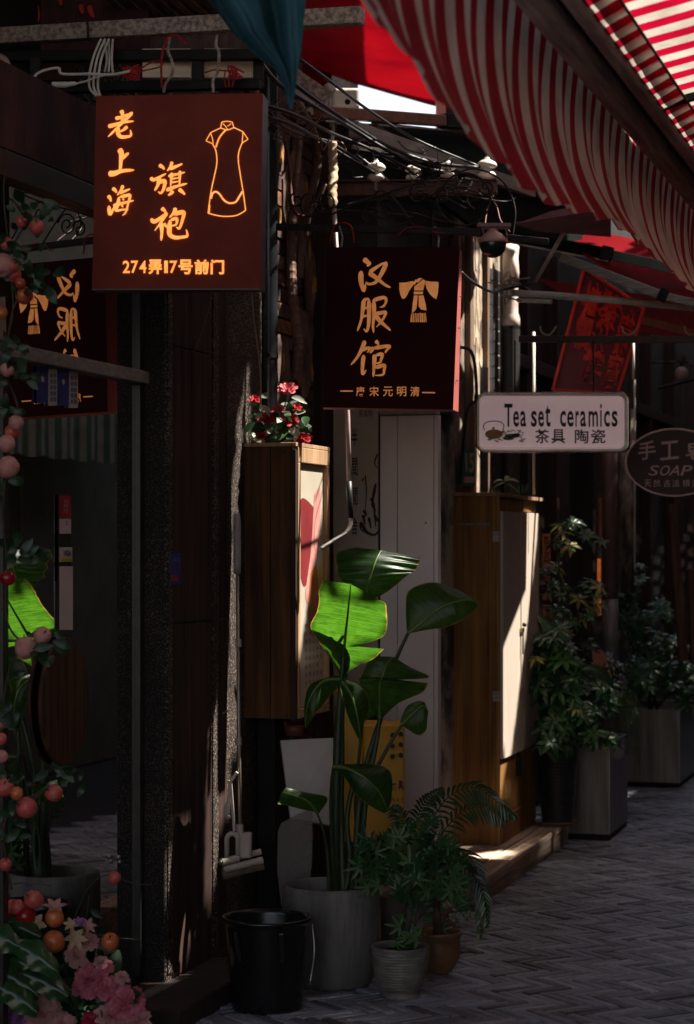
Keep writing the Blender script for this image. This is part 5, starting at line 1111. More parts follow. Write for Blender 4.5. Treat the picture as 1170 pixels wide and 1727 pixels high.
# pale vertical posts and amber light strips on the far facade
for (x, Y, y0, y1, w_, m, lab) in ((1028, 12.3, 640, 1010, 0.045, mat('rose_downpipe', (0.20, 0.12, 0.12), None, 6, 0.5, 0.1), 'dull pink downpipe between the amber strip and the peeling post'),
                              (1055, 12.9, 690, 1000, 0.05, M_plas, 'peeling pale post right of the pink downpipe'),
                              (1029, 12.3, 1010, 1130, 0.045, mat('grey_pipe_lower', (0.2, 0.2, 0.2), None, 6, 0.4, 0.1), 'grey lower end of the pink downpipe behind the leaves')):
    a, c = W(x, y0, Y), W(x, y1, Y); b = MB(); b.tube([a, c], w_, 14); one(b, 'wall_pipe', m, lab, 'pipe', smooth=True)
for k, (a, c, Y) in enumerate((((1133, 850), (1152, 1115), 13.2), ((1166, 960), (1172, 1120), 13.4))):
    b = MB(); b.beam(W(*a, Y), W(*c, Y), 0.055, 0.055, V((0, 1, 0))); one(b, 'leaning_post', wood('dull_red_post', (0.13, 0.06, 0.045), (0.05, 0.025, 0.02)), ('brown wooden post leaning below the oval sign', 'thin brown post at the right edge beside the far planter')[k], 'post', bevel=0.004)
M_amb = emis('amber_strip_light', (0.9, 0.22, 0.05), 0.14, (0.35, 0.06, 0.015))
for k, (x0, y0, x1, y1, Y, lab, tx) in enumerate(((1008, 942, 1013, 1038, 12.0, 'narrow glowing amber strip sign beside the pink downpipe', ''), (1009, 838, 1015, 918, 12.05, 'upper dim amber and pink strip behind the spreading leaves', ''), (915, 900, 928, 1012, 11.9, 'amber vertical sign with dark characters behind the leaves', '茶具陶瓷'), (917, 1020, 930, 1060, 11.92, 'lower amber sign fragment behind the big pointed leaf', '茶'))):
    so = thing('amber_sign', lab, 'sign', W(x0, y0, Y), 'amber strip signs')
    b = MB(); b.fbox(x0, y0, x1, y1, Y, 0.03); b.build('panel', (M_amb, mat('dull_rose_strip', (0.28, 0.10, 0.07), (0.12, 0.04, 0.03), 30, 0.6, 0.1), emis('dim_amber_strip', (0.5, 0.14, 0.04), 0.02, (0.2, 0.045, 0.015)), emis('dim_amber_strip', (0.5, 0.14, 0.04), 0.02, (0.2, 0.045, 0.015)))[k], so)
    if tx:
        n = len(tx)
        for i, ch in enumerate(tx): t = MB(); text(t, ch, (x0+1, y0+3+i*(y1-y0)/n, x1-1, y0+(i+0.85)*(y1-y0)/n), frontal(Y), 0.01, off=0.003); t.build('character', M_blk, so)

# ================================================================== CUPBOARDS AND BOXES
# first wooden case with the framed poster
M_w1 = wood('aged_case_wood', (0.13, 0.052, 0.016), (0.03, 0.011, 0.005), 'z', 2.4, 0.55)
M_w1l = wood('light_case_wood', (0.52, 0.33, 0.19), (0.22, 0.12, 0.065), 'z', 2.4, 0.6)
c1 = thing('poster_case', 'tall wooden case with a framed poster on its lane side and roses on top', 'display case', P(0.95, 0.2, 0.95))
U0, U1, V0, V1, ZB, ZT = 0.87, 1.31, 0.070, 0.287, 0.93, 1.982
for (a, c) in ((V0, V0+0.11), (V0+0.112, V1-0.025)):
    b = MB(); b.box(U0, U0+0.02, a, c, ZB, ZT); b.build('side_board', M_w1, c1, bevel=0.002)
b = MB(); b.box(U0-0.004, U0+0.022, V1-0.024, V1-0.002, ZB-0.005, ZT-0.012); b.build('corner_post', wood('dark_case_edge', (0.06, 0.03, 0.02), (0.02, 0.01, 0.008)), c1, bevel=0.002)
b = MB(); b.box(U0+0.02, U1, V0, V1-0.03, ZB, ZT-0.003); b.build('body', M_w1, c1, bevel=0.002)
b = MB(); b.box(U0-0.006, U1+0.006, V0-0.003, V1+0.0, ZT+0.0005, ZT+0.016); b.build('top_board', M_w1l, c1, bevel=0.002)
for nm, (a, c, zb, zt) in (('frame_rail', (U0+0.024, U1-0.001, ZT-0.06, ZT)), ('frame_rail', (U0+0.024, U1-0.001, ZB, ZB+0.035)), ('frame_stile', (U0+0.024, U0+0.055, ZB+0.036, ZT-0.061)), ('frame_stile', (U1-0.035, U1-0.001, ZB+0.036, ZT-0.061))):
    b = MB(); b.box(a, c, V1-0.029, V1, zb, zt); b.build(nm, M_w1l, c1, bevel=0.003)
ps = thing('poster', 'pale poster with red and amber leaf shapes framed in the wooden case', 'poster', P(0.97, V1-0.02, 1.4))
vp = V1-0.018
pu = lambda s: U0+0.056+s*(U1-U0-0.092)
pz_ = lambda t: ZB+0.037+t*(ZT-ZB-0.1)
b = MB(); b.prism([P(pu(0), vp, pz_(0)), P(pu(1), vp, pz_(0)), P(pu(1), vp, pz_(1)), P(pu(0), vp, pz_(1))], (P(0, 1, 0)-P(0, 0, 0))*-0.004); b.build('sheet', mat('poster_paper', (0.50, 0.45, 0.37), (0.42, 0.37, 0.29), 3, 0.45, 0.02), ps)
PP = lambda s, t, o=0.001: P(pu(s), vp+o, pz_(t))
def blob(pts, m, nm, o): 
    b = MB(); sp = smooth_path([V((p[0], p[1], 0)) for p in pts+[pts[0]]], 5)[:-1]; b.poly([PP(p.x, p.y, o) for p in sp]); b.build(nm, m, ps)
blob([(0.04, 0.82), (0.2, 0.86), (0.5, 0.84), (0.66, 0.80), (0.56, 0.66), (0.34, 0.50), (0.12, 0.56)], mat('poster_red', (0.26, 0.025, 0.03), None, 6, 0.5, 0), 'red_leaf_print', 0.001)
blob([(0.66, 0.88), (0.9, 0.90), (0.82, 0.66), (0.55, 0.44), (0.32, 0.46), (0.52, 0.64)], mat('poster_pink', (0.66, 0.30, 0.26), None, 6, 0.5, 0), 'pink_leaf_print', 0.0014)
blob([(0.5, 0.55), (0.74, 0.58), (0.80, 0.42), (0.62, 0.28), (0.42, 0.38)], mat('poster_orange', (0.5, 0.16, 0.04), None, 6, 0.5, 0), 'orange_leaf_print', 0.0018)
blob([(0.78, 0.52), (0.98, 0.6), (0.99, 0.35), (0.8, 0.3), (0.7, 0.35)], mat('poster_yellow', (0.66, 0.47, 0.1), None, 6, 0.5, 0), 'yellow_leaf_print', 0.001)
t = MB(); r6 = random.Random(6)
chs = '茶具陶瓷天然古法明清元宋唐前门号上海'
for r in range(8):
    for q in range(5):
        if r in (5,) and q > 3: continue
        s0 = 0.30+q*0.14; t0 = 0.325-r*0.034
        vs_, fs_ = glyph(r6.choice(chs), 0.02); x0 = min(v[0] for v in vs_); x1 = max(v[0] for v in vs_); y0 = min(v[1] for v in vs_); y1 = max(v[1] for v in vs_)
        t.add([PP(s0+0.085*(v[0]-x0)/(x1-x0), t0+0.018*(v[1]-y0)/(y1-y0), 0.0022) for v in vs_], fs_)
t.build('writing', mat('brown_ink', (0.25, 0.1, 0.05), None, 6, 0.6, 0), ps)
# black stand below
b = MB(); b.box(0.99, 1.18, 0.085, 0.16, 0, 0.925); one(b, 'black_stand', M_dark, 'black upright stand under the wooden poster case', 'stand', bevel=0.004)
# second cupboard
M_w2 = wood('honey_cupboard_wood', (0.40, 0.20, 0.06), (0.13, 0.055, 0.016), 'z', 1.8, 0.5, bump=0.15)
M_dl = wood('pale_limed_door', (0.52, 0.44, 0.37), (0.42, 0.34, 0.28), 'z', 2.5, 0.55, bump=0.12)
c2 = thing('wooden_cupboard', 'tall honey-coloured cupboard with pale sunlit lane-side doors on the boardwalk', 'cupboard', P(3.8, 0.4, 0.12))
A0, A1, B0, B1, Z0_, Z1_ = 3.36, 4.26, 0.306, 0.54, 0.119, 1.865
nb = [B0, B0+0.05, B0+0.175, B1-0.02]
for i in range(3): b = MB(); b.box(A0, A0+0.02, nb[i]+0.0006, nb[i+1]-0.0006, Z0_, Z1_-0.02); b.build('side_board', M_w2, c2, bevel=0.0015)
b = MB(); b.box(A0+0.001, A0+0.021, B1-0.0194, B1-0.001, Z0_, Z1_-0.02); b.build('corner_stile', wood('cupboard_edge', (0.40, 0.22, 0.085), (0.2, 0.1, 0.035)), c2, bevel=0.002)
b = MB(); b.box(A0+0.021, A1, B0, B1-0.022, Z0_, Z1_-0.022); b.build('body', M_w2, c2, bevel=0.002)
b = MB(); b.hexa([P(A0-0.01, B0-0.01, Z1_-0.018), P(A1+0.03, B0-0.01, Z1_-0.018), P(A1+0.03, B1+0.035, Z1_-0.03), P(A0-0.01, B1+0.003, Z1_-0.022)], [P(A0-0.01, B0-0.01, Z1_), P(A1+0.03, B0-0.01, Z1_), P(A1+0.03, B1+0.035, Z1_-0.012), P(A0-0.01, B1+0.003, Z1_-0.004)]); b.build('lid', M_w1l, c2, bevel=0.002)
b = MB(); b.box(A0+0.021, A1, B1-0.021, B1-0.002, Z1_-0.09, Z1_-0.032); b.build('top_rail', M_w2, c2, bevel=0.002)
b = MB(); b.box(A0+0.021, A1, B1-0.021, B1-0.002, Z0_, Z0_+0.13); b.build('bottom_rail', M_w2, c2, bevel=0.002)
lb = [A0+0.021, 3.62, 3.85, 4.05, A1]
for i in range(4): b = MB(); b.box(lb[i]+0.001, lb[i+1]-0.001, B1-0.021, B1-0.004-0.001*(i % 2), Z0_+0.131, Z0_+0.50); b.build('lower_board', M_w2, c2, bevel=0.0015)
am = 3.79
for k, (a, c) in enumerate(((A0+0.004, am-0.008), (am+0.012, A1+0.0))):
    b = MB(); b.box(a, c, B1, B1+0.016, 0.545, Z1_-0.095); b.build('door', M_dl, c2, bevel=0.0015)
lk = MB(); q = P(am, B1+0.022, 1.6+(H0-1062)/F*11.05); lk.box(am-0.035, am+0.035, B1+0.017, B1+0.028, q.z-0.012, q.z+0.014); lk.build('latch', mat('brass_latch', (0.5, 0.38, 0.2), None, 9, 0.3, 0, metal=0.9), c2, bevel=0.003)
lk = MB(); lk.ball(P(am, B1+0.034, q.z+0.03), 0.012, 10, 6); lk.tube([P(am-0.012, B1+0.03, q.z-0.01), P(am-0.02, B1+0.03, q.z-0.12)], 0.004, 6); lk.tube([P(am, B1+0.005, q.z-0.02), P(am+0.004, B1+0.01, 0.48)], 0.0035, 6); lk.build('cord', M_black, c2)
lk = MB(); lk.box(am-0.03, am+0.05, B1-0.003, B1+0.012, 0.42, 0.50); lk.box(am-0.012, am+0.02, B1-0.003, B1+0.01, 0.51, 0.545); lk.build('lower_latch', M_iron, c2, bevel=0.003)
for z in (1.62, 0.83): b = MB(); b.box(A0-0.004, A0+0.0, B1-0.035, B1-0.002, z, z+0.05); b.build('hinge', M_metal, c2)
b = MB(); b.box(A0-0.003, A0-0.0005, B0+0.02, B1-0.05, 1.70, 1.712); b.build('tape', mat('silver_tape', (0.3, 0.28, 0.27), None, 6, 0.4, 0), c2)
# white board, red trinkets, clear sheet and yellow crate behind the plants
PW = lambda x, y, Y: W(x, y, Y)
b = MB(); b.slab([W(473, 1248, 8.35), W(562, 1244, 8.4), W(560, 1392, 8.3), W(490, 1380, 8.25)], 0.02); one(b, 'white_board', mat('plain_white_board', (0.50, 0.47, 0.47), (0.4, 0.37, 0.37), 3, 0.45, 0.05), 'plain white board leaning behind the banana stem', 'board', bevel=0.003)
mb = MB(); pts = [(468, 1402), (474, 1388), (500, 1374), (527, 1363), (527, 1440), (522, 1500), (516, 1530), (474, 1530), (467, 1470)]; mb.prism([W(x, y, 8.15) for x, y in pts], V((0, 0.008, 0)))
gm = bpy.data.materials.new('scuffed_clear_plastic'); gm.use_nodes = True; nn = gm.node_tree.nodes; ll = gm.node_tree.links; bs_ = nn['Principled BSDF']; bs_.inputs['Base Color'].default_value = (0.2, 0.19, 0.18, 1); bs_.inputs['Roughness'].default_value = 0.25
tr_ = nn.new('ShaderNodeBsdfTransparent'); mx_ = nn.new('ShaderNodeMixShader'); mx_.inputs[0].default_value = 0.5; ll.new(tr_.outputs[0], mx_.inputs[1]); ll.new(bs_.outputs[0], mx_.inputs[2]); ll.new(mx_.outputs[0], nn['Material Output'].inputs[0])
one(mb, 'clear_plastic_sheet', gm, 'rounded scuffed clear plastic sheet standing behind the big grey pot', 'plastic sheet', bevel=0.003)
tr = thing('red_trinket', 'small dull red dish on a ledge above the white board', 'dish', W(495, 1228, 8.5))
b = MB(); b.lathe(W(496, 1240, 8.5), [(0, 0), (0.035, 0.0), (0.04, 0.02), (0.045, 0.045), (0.04, 0.045), (0.034, 0.01), (0, 0.008)], 20); b.build('bowl', mat('dull_red_glaze', (0.2, 0.06, 0.06), None, 6, 0.4, 0.1), tr, smooth=True)
b = MB(); b.ball(W(478, 1222, 8.5), 0.014, 8, 6); b.build('bead', mat('brass_bead', (0.5, 0.35, 0.2), None, 9, 0.4, 0), tr, smooth=True)
b = MB(); b.box(1.09, 1.97, 0.03, 0.09, 0.72, 0.745); one(b, 'wall_ledge', M_brownwall, 'dark stone ledge below the wooden poster case', 'ledge')
yc = thing('yellow_crate', 'yellow plastic crate with two columns of small slots behind the banana stems', 'crate', W(625, 1300, 8.6))
M_yc = mat('yellow_plastic', (0.62, 0.32, 0.012), (0.50, 0.25, 0.01), 4, 0.45, 0.05)
b = MB(); b.fbox(567, 1165, 612, 1420, 8.62, 0.2); b.build('left_panel', M_yc, yc, bevel=0.006)
b = MB(); b.fbox(612.5, 1222, 682, 1420, 8.58, 0.24); b.build('front_panel', M_yc, yc, bevel=0.008)
for i in range(3):
    for j in range(2):
        x, y = 662+j*14, 1240+i*18; b = MB(); pp = [W(x+5*math.cos(a), y+4*math.sin(a)*1.3-j*2, 8.572) for a in [math.pi*2*k/14 for k in range(14)]]; b.tube(pp+[pp[0]], 0.0028, 5, cap=False)
        b.build('slot_rim', M_yc, yc, smooth=True)
        b = MB(); b.prism([p+V((0, 0.004, 0)) for p in pp], V((0, 0.003, 0))); b.build('slot', M_blk, yc)
t = MB(); text(t, '茶', (660, 1320, 668, 1334), frontal(8.575), 0.03, off=0.003); text(t, '具', (671, 1316, 680, 1332), frontal(8.575), 0.03, off=0.003)
for q in range(3): text(t, '陶瓷法'[q], (661+q*7, 1345, 666+q*7, 1352), frontal(8.575), 0.0, off=0.003)
t.build('print', M_blk, yc)

# sponge mop hanging on the pilaster
mo = thing('sponge_mop', 'sponge roller mop hanging head down beside the pilaster', 'mop', P(0.58, 0.12, 0.4))
M_mop = mat('grey_mop_plastic', (0.50, 0.44, 0.40), (0.36, 0.31, 0.28), 7, 0.4, 0.05)
ym = 8.0
b = MB(); b.tube([W(399, 866, ym), W(400, 880, ym), W(400, 955, ym), W(400, 968, ym)], [0.012, 0.0145, 0.0145, 0.013], 14); b.build('grip', mat('dull_grey_grip', (0.5, 0.4, 0.41), None, 6, 0.5, 0.05), mo, smooth=True)
b = MB(); b.tube([W(400, 968, ym), W(403, 1260, ym), W(405, 1400, ym)], 0.0065, 10); b.build('pole', mat('tan_steel_pole', (0.48, 0.38, 0.31), None, 5, 0.35, 0.02, metal=0.5), mo, smooth=True)
for y in (1085, 1250): b = MB(); b.tube([W(402, y-7, ym), W(402, y+6, ym)], 0.012, 10); b.build('collar', M_mop, mo)
b = MB(); b.beam(W(400, 1302, ym-0.02), W(389, 1318, ym-0.02), 0.012, 0.018, V((0, 1, 0))); b.beam(W(388, 1316, ym-0.02), W(384, 1372, ym-0.02), 0.012, 0.014, V((0, 1, 0))); b.beam(W(389, 1318, ym-0.025), W(395, 1402, ym-0.025), 0.01, 0.010, V((0, 1, 0))); b.build('lever', M_mop, mo, bevel=0.002)
b = MB(); pp = [W(386+6*math.cos(a), 1366+12*math.sin(a), ym-0.02) for a in [math.pi*(0.4+1.2*k/10) for k in range(11)]]; b.tube(pp, 0.007, 8); b.build('lever_pad', M_mop, mo, smooth=True)
b = MB(); b.tube([W(404, 1390, ym), W(405, 1406, ym)], 0.014, 10); b.build('socket', M_mop, mo)
b = MB(); b.fbox(404, 1406, 424, 1448, ym-0.03, 0.06); b.build('head_block', M_mop, mo, bevel=0.008)
b = MB(); pp = [W(392+9.5*math.cos(a), 1416+10*math.sin(a), ym-0.02) for a in [math.pi+math.pi*k/12 for k in range(13)]]; pp = [W(382.5, 1446, ym-0.02)]+pp+[W(401.5, 1446, ym-0.02)]; b.tube(pp, 0.010, 10); b.build('head_arch', M_mop, mo, smooth=True)
for (x0, y0, x1, y1, dy, r_) in ((368, 1454, 440, 1436, 0.0, 0.012), (374, 1454, 402, 1447, -0.05, 0.013), (378, 1466, 443, 1450, -0.03, 0.013)):
    b = MB(); b.tube([W(x0, y0, ym+dy), W(x1, y1, ym+dy+0.03)], r_, 14); b.build('roller', M_mop, mo, smooth=False)
    b = MB(); c = W(x0-0.5, y0, ym+dy-0.004); b.tube([c, c+V((-0.004, -0.001, 0))], r_*0.6, 10); b.build('roller_cap', M_metal, mo)
b = MB(); b.tube([W(374, 1474, ym), W(443, 1457, ym+0.04)], 0.022, 16); b.build('sponge', mat('brown_sponge', (0.24, 0.16, 0.12), None, 50, 0.9, 0.6), mo)
b = MB(); b.tube([W(376, 1203, 7.9), W(382, 1199, 7.85)], 0.0022, 6); b.ball(W(383, 1199, 7.85), 0.005, 8, 5); one(b, 'wall_nail', M_metal, 'bright nail sticking out of the pilaster left of the mop pole', 'nail', smooth=True)

# ================================================================== POTS AND PLANTERS
def G(px, py): Y = EYE*F/(py-H0); return W(px, py, Y)
def pot(name, label, base, prof, m, soil_r, soil_z, cat='plant pot', n=48, smooth=True, group=None):
    t = thing(name, label, cat, base, group)
    b = MB(); b.lathe(base, prof, n); b.build('shell', m, t, smooth=smooth)
    if soil_z:
        b = MB(); b.lathe(base, [(0.0, soil_z), (soil_r*0.5, soil_z+0.008), (soil_r, soil_z-0.004)], 24, 0.03); b.build('soil', M_soil, t, smooth=True)
    return t
bk = G(450, 1700)
t = pot('black_bucket', 'black plastic bucket with a rolled rim in front of the big grey pot', bk, [(0, 0.006), (0.112, 0.004), (0.118, 0.0), (0.122, 0.01), (0.145, 0.29), (0.147, 0.303), (0.156, 0.306), (0.158, 0.314), (0.153, 0.320), (0.143, 0.318), (0.140, 0.30), (0.118, 0.02), (0, 0.014)], mat('shiny_black_bucket', (0.012, 0.012, 0.013), (0.008, 0.008, 0.009), 6, 0.25, 0.05), 0, 0, 'bucket', 56)
b = MB()
for a in (-2.3, -1.2): 
    b.beam(bk+V((0.151*math.cos(a), 0.151*math.sin(a), 0.285)), bk+V((0.139*math.cos(a+0.05), 0.139*math.sin(a+0.05), 0.18)), 0.02, 0.012)
b.build('handle_lug', MATS['shiny_black_bucket'], t, bevel=0.003)
b = MB(); b.tube(smooth_path([bk+V((0.157, 0.0, 0.29)), bk+V((0.165, -0.04, 0.2)), bk+V((0.15, -0.08, 0.1)), bk+V((0.155, 0.03, 0.12))], 5), 0.003, 6); b.build('bail', M_metal, t)
bp_ = G(558, 1660)
M_conc = mat('grey_cement_pot', (0.19, 0.18, 0.175), (0.055, 0.05, 0.05), 7, 0.75, 0.5, stretch=(1, 1, 0.22), bscale=50, coat=0.05)
big = pot('big_grey_pot', 'largest grey cement pot, holding the banana plant', bp_, [(0, 0.0), (0.135, 0.0), (0.15, 0.02), (0.168, 0.12), (0.177, 0.25), (0.176, 0.345), (0.172, 0.362), (0.165, 0.367), (0.157, 0.362), (0.155, 0.34), (0.15, 0.30)], M_conc, 0.152, 0.322)
gp2 = G(690, 1625)
pot2 = pot('grey_pot', 'plain grey cement pot half hidden behind the leafy maple', gp2, [(0, 0), (0.09, 0), (0.1, 0.02), (0.11, 0.15), (0.115, 0.26), (0.112, 0.265), (0.105, 0.262), (0.1, 0.24)], M_conc, 0.1, 0.245)
sp_ = G(675, 1682)
M_rib = mat('ribbed_stoneware', (0.22, 0.20, 0.175), (0.10, 0.09, 0.08), 12, 0.5, 0.3, stretch=(1, 1, 3))
prof = [(0, 0.0), (0.066, 0.0), (0.069, 0.006), (0.069, 0.018), (0.066, 0.022)]
for i in range(14):
    z = 0.024+i*0.0102; r_ = 0.066+0.037*math.sin(min(1, i/12.5)*1.5)**0.8; prof += [(r_-0.0035, z), (r_+0.0005, z+0.003), (r_+0.0015, z+0.007)]
prof += [(0.1, 0.17), (0.103, 0.175), (0.104, 0.182), (0.100, 0.186), (0.093, 0.184), (0.091, 0.17), (0.088, 0.15)]
rp = pot('small_ribbed_pot', 'small pale ribbed stoneware pot at the front of the plant group', sp_, prof, M_rib, 0.09, 0.165)
br_ = G(739, 1640)
brp = pot('brown_glazed_pot', 'brown glazed flared pot just behind the ribbed pot', br_, [(0, 0), (0.05, 0), (0.052, 0.012), (0.066, 0.03), (0.08, 0.06), (0.084, 0.09), (0.082, 0.115), (0.083, 0.13), (0.09, 0.145), (0.092, 0.152), (0.088, 0.158), (0.08, 0.155), (0.076, 0.14), (0.07, 0.11)], mat('brown_glaze', (0.25, 0.12, 0.055), (0.12, 0.055, 0.03), 7, 0.3, 0.1), 0.076, 0.132)
kp = W(940, 1392, 11.35); kp.z = 0.121
M_blkpot = mat('black_glazed_pot', (0.03, 0.03, 0.033), (0.015, 0.015, 0.016), 9, 0.35, 0.2)
prof = [(0, 0), (0.082, 0.0)]
for i in range(20): z = 0.01+i*0.019; r_ = 0.082+0.027*i/19; prof += [(r_, z), (r_+0.0015, z+0.012), (r_-0.001, z+0.017)]
prof += [(0.112, 0.392), (0.116, 0.398), (0.112, 0.404), (0.104, 0.40), (0.1, 0.37)]
kpt = pot('black_ribbed_pot', 'tall black ribbed pot on a saucer at the end of the boardwalk', kp, prof, M_blkpot, 0.102, 0.385, n=40, smooth=False)
b = MB(); b.lathe(kp+V((0, 0, -0.001)), [(0.0, 0.0), (0.1, 0.0), (0.125, 0.018), (0.12, 0.02), (0.095, 0.006)], 36); one(b, 'saucer', mat('terracotta_saucer', (0.25, 0.12, 0.07), None, 8, 0.6, 0.1), 'shallow brown saucer under the black ribbed pot', 'saucer', smooth=True)
def planter(label, cu, cv, wu, wv, h, grp):
    t = thing('steel_planter', label, 'planter', P(cu, cv, 0), grp)
    u0, u1, v0, v1 = cu, cu+wu, cv-wv, cv; w_ = 0.012
    for nm, bb in (('front_panel', (u0, u0+w_, v0, v1)), ('side_panel', (u0+w_+0.0005, u1, v1-w_, v1-0.0007)), ('side_panel', (u0+w_+0.0005, u1, v0, v0+w_)), ('back_panel', (u1-w_, u1-0.001, v0+w_, v1-w_-0.001))):
        b = MB(); b.box(*bb, 0.035, h); b.build(nm, M_steel, t, bevel=0.003)
    b = MB(); b.box(u0+0.004, u1-0.01, v0+0.004, v1-0.004, 0.0, 0.034); b.build('plinth', M_dark, t)
    b = MB(); b.box(u0+w_, u1-w_, v0+w_, v1-w_, 0.1, h-0.05); b.build('soil', M_soil, t)
    b = MB(); b.box(u0-0.001, u0+0.004, v1-0.004, v1+0.0012, 0.04, h-0.002); b.build('edge_trim', M_metal, t, bevel=0.001)
    return t
M_steel = mat('dull_stainless_steel', (0.30, 0.265, 0.24), (0.12, 0.105, 0.10), 2.5, 0.36, 0.12, metal=0.85, stretch=(6, 6, 0.4), rvar=0.12)
pl1 = planter('slim steel planter box standing past the end of the boardwalk', 4.50, 0.895, 0.62, 0.30, 0.53, 'steel planter boxes')
pl2 = planter('broad steel planter box at the far right edge', 7.12, 0.92, 0.95, 0.46, 0.515, 'steel planter boxes')

# ------------------------------------------------------------------ banana plant
bn = thing('banana_plant', 'banana plant with big torn leaves, one glowing green in the sun', 'plant', bp_+V((0, 0, 0.32)))
def leafblade(name, st, fold=0.02, ripple=0.006, sub=7, nw=7, mid_r=0.006, sag_=0.0):
    """st: stations (mid, left, right) of picture points with depth, base to tip"""
    M_ = smooth_path([W(*s[0]) for s in st], sub); L_ = smooth_path([W(*s[1]) for s in st], sub); R_ = smooth_path([W(*s[2]) for s in st], sub)
    n = len(M_)-1; b = MB()
    for side, E in ((-1, L_), (1, R_)):
        o = len(b.v)
        for i in range(n+1):
            for j in range(nw+1):
                t = j/nw; p = M_[i].lerp(E[i], t)
                w_ = (E[i]-M_[i]).length
                p = p+V((0, -fold*math.sin(t*math.pi)*w_*4+ripple*0.45*math.sin(i*1.1+side)*t, sag_*t*t*w_))
                b.v.append(p); b.uv.append((t, i/n*(n*0.012*8)))
        for i in range(n):
            for j in range(nw):
                q = o+i*(nw+1)+j; b.f.append((q, q+1, q+nw+2, q+nw+1))
    lf = b.build(name, M_bana, bn, smooth=True)
    b = MB(); rr = [mid_r*(1-0.75*i/n) for i in range(n+1)]
    b.tube([p+V((0, -0.002, 0)) for p in M_], rr, 8); m_ = b.build('midrib', mat('pale_midrib', (0.16, 0.26, 0.06), (0.09, 0.17, 0.04), 8, 0.35, 0.05, trans=0.2), None, smooth=True)
    m_.parent = lf; m_.location = -V(bn.location)
    return lf
YB = 7.75
# glowing leaf: it arches towards the lane so the sun falls on its upper side and shines through
def LY(y, side): return 7.80-0.24*(1142-y)/150-0.055*side
def stl(m, l, r_): return ((m[0], m[1], LY(m[1], 0)), (l[0], l[1], LY(l[1], -1)), (r_[0], r_[1], LY(r_[1], 1)))
leafblade('leaf', [stl((575, 1142), (573, 1140), (578, 1142)), stl((577, 1118), (560, 1116), (598, 1125)), stl((579, 1100), (545, 1094), (628, 1112)), stl((580, 1088), (535, 1078), (648, 1094))], 0.015, 0.003)
leafblade('leaf', [stl((581, 1090), (535, 1078), (600, 1091)), stl((583, 1066), (523, 1056), (645, 1074)), stl((586, 1040), (534, 1032), (653, 1055)), stl((588, 1018), (538, 1010), (652, 1032)), stl((590, 1002), (537, 997), (650, 1018)), stl((591, 985), (545, 978), (640, 1012))], 0.015, 0.004)
# glossy upper leaf, folded over
leafblade('leaf', [((612, 1018, YB), (600, 1010, YB), (620, 1012, YB)), ((617, 1000, YB-0.01), (590, 990, YB+0.01), (650, 1000, YB+0.01)), ((623, 975, YB-0.02), (572, 975, YB+0.01), (690, 968, YB+0.02)), ((630, 955, YB-0.02), (567, 955, YB+0.02), (700, 962, YB+0.04)), ((636, 940, YB), (568, 932, YB+0.05), (706, 950, YB+0.06)), ((643, 928, YB+0.03), (600, 923, YB+0.07), (710, 942, YB+0.08))], 0.02, 0.02, nw=10)
leafblade('leaf', [((688, 1068, YB+0.1), (686, 1066, YB+0.1), (690, 1068, YB+0.1)), ((708, 1052, YB+0.1), (684, 1025, YB+0.12), (722, 1062, YB+0.1)), ((735, 1030, YB+0.1), (690, 995, YB+0.14), (750, 1058, YB+0.1)), ((765, 1016, YB+0.1), (728, 982, YB+0.16), (775, 1048, YB+0.1)), ((790, 1012, YB+0.12), (765, 992, YB+0.16), (795, 1034, YB+0.11)), ((806, 1018, YB+0.14), (800, 1010, YB+0.15), (804, 1024, YB+0.14))], 0.02, 0.005)
leafblade('leaf', [((640, 1212, YB+0.02), (636, 1210, YB+0.02), (644, 1212, YB+0.02)), ((640, 1180, YB), (612, 1172, YB), (672, 1186, YB+0.02)), ((640, 1155, YB-0.02), (605, 1148, YB), (712, 1168, YB+0.05)), ((644, 1142, YB-0.03), (606, 1142, YB), (722, 1152, YB+0.06))], 0.02, 0.004)
leafblade('leaf', [((644, 1145, YB-0.02), (606, 1144, YB), (678, 1146, YB+0.01)), ((650, 1125, YB-0.02), (618, 1120, YB), (724, 1142, YB+0.05)), ((658, 1113, YB-0.01), (630, 1108, YB), (690, 1124, YB+0.03)), ((664, 1108, YB), (655, 1107, YB), (668, 1110, YB))], 0.02, 0.004)
leafblade('leaf', [((678, 1222, YB+0.06), (674, 1218, YB+0.06), (682, 1226, YB+0.06)), ((700, 1200, YB+0.05), (685, 1192, YB+0.06), (704, 1240, YB+0.05)), ((714, 1190, YB+0.05), (704, 1182, YB+0.05), (718, 1232, YB+0.05)), ((722, 1200, YB+0.06), (716, 1184, YB+0.06), (720, 1214, YB+0.06))], 0.02, 0.003)
leafblade('leaf', [((573, 1146, YB-0.02), (572, 1140, YB-0.02), (573, 1156, YB-0.02)), ((548, 1148, YB-0.04), (552, 1142, YB-0.02), (556, 1174, YB-0.03)), ((530, 1164, YB-0.06), (524, 1154, YB-0.04), (544, 1190, YB-0.06)), ((518, 1192, YB-0.06), (514, 1180, YB-0.05), (528, 1208, YB-0.07)), ((515, 1228, YB-0.04), (513, 1220, YB-0.04), (517, 1228, YB-0.05))], 0.02, 0.003)
leafblade('leaf', [((577, 1150, YB-0.03), (574, 1160, YB-0.03), (582, 1146, YB-0.03)), ((592, 1172, YB-0.07), (580, 1185, YB-0.05), (608, 1158, YB-0.05)), ((602, 1205, YB-0.08), (588, 1212, YB-0.06), (622, 1184, YB-0.05)), ((607, 1240, YB-0.06), (600, 1238, YB-0.05), (612, 1226, YB-0.05)), ((609, 1250, YB-0.05), (607, 1249, YB-0.05), (610, 1248, YB-0.05))], 0.02, 0.003)
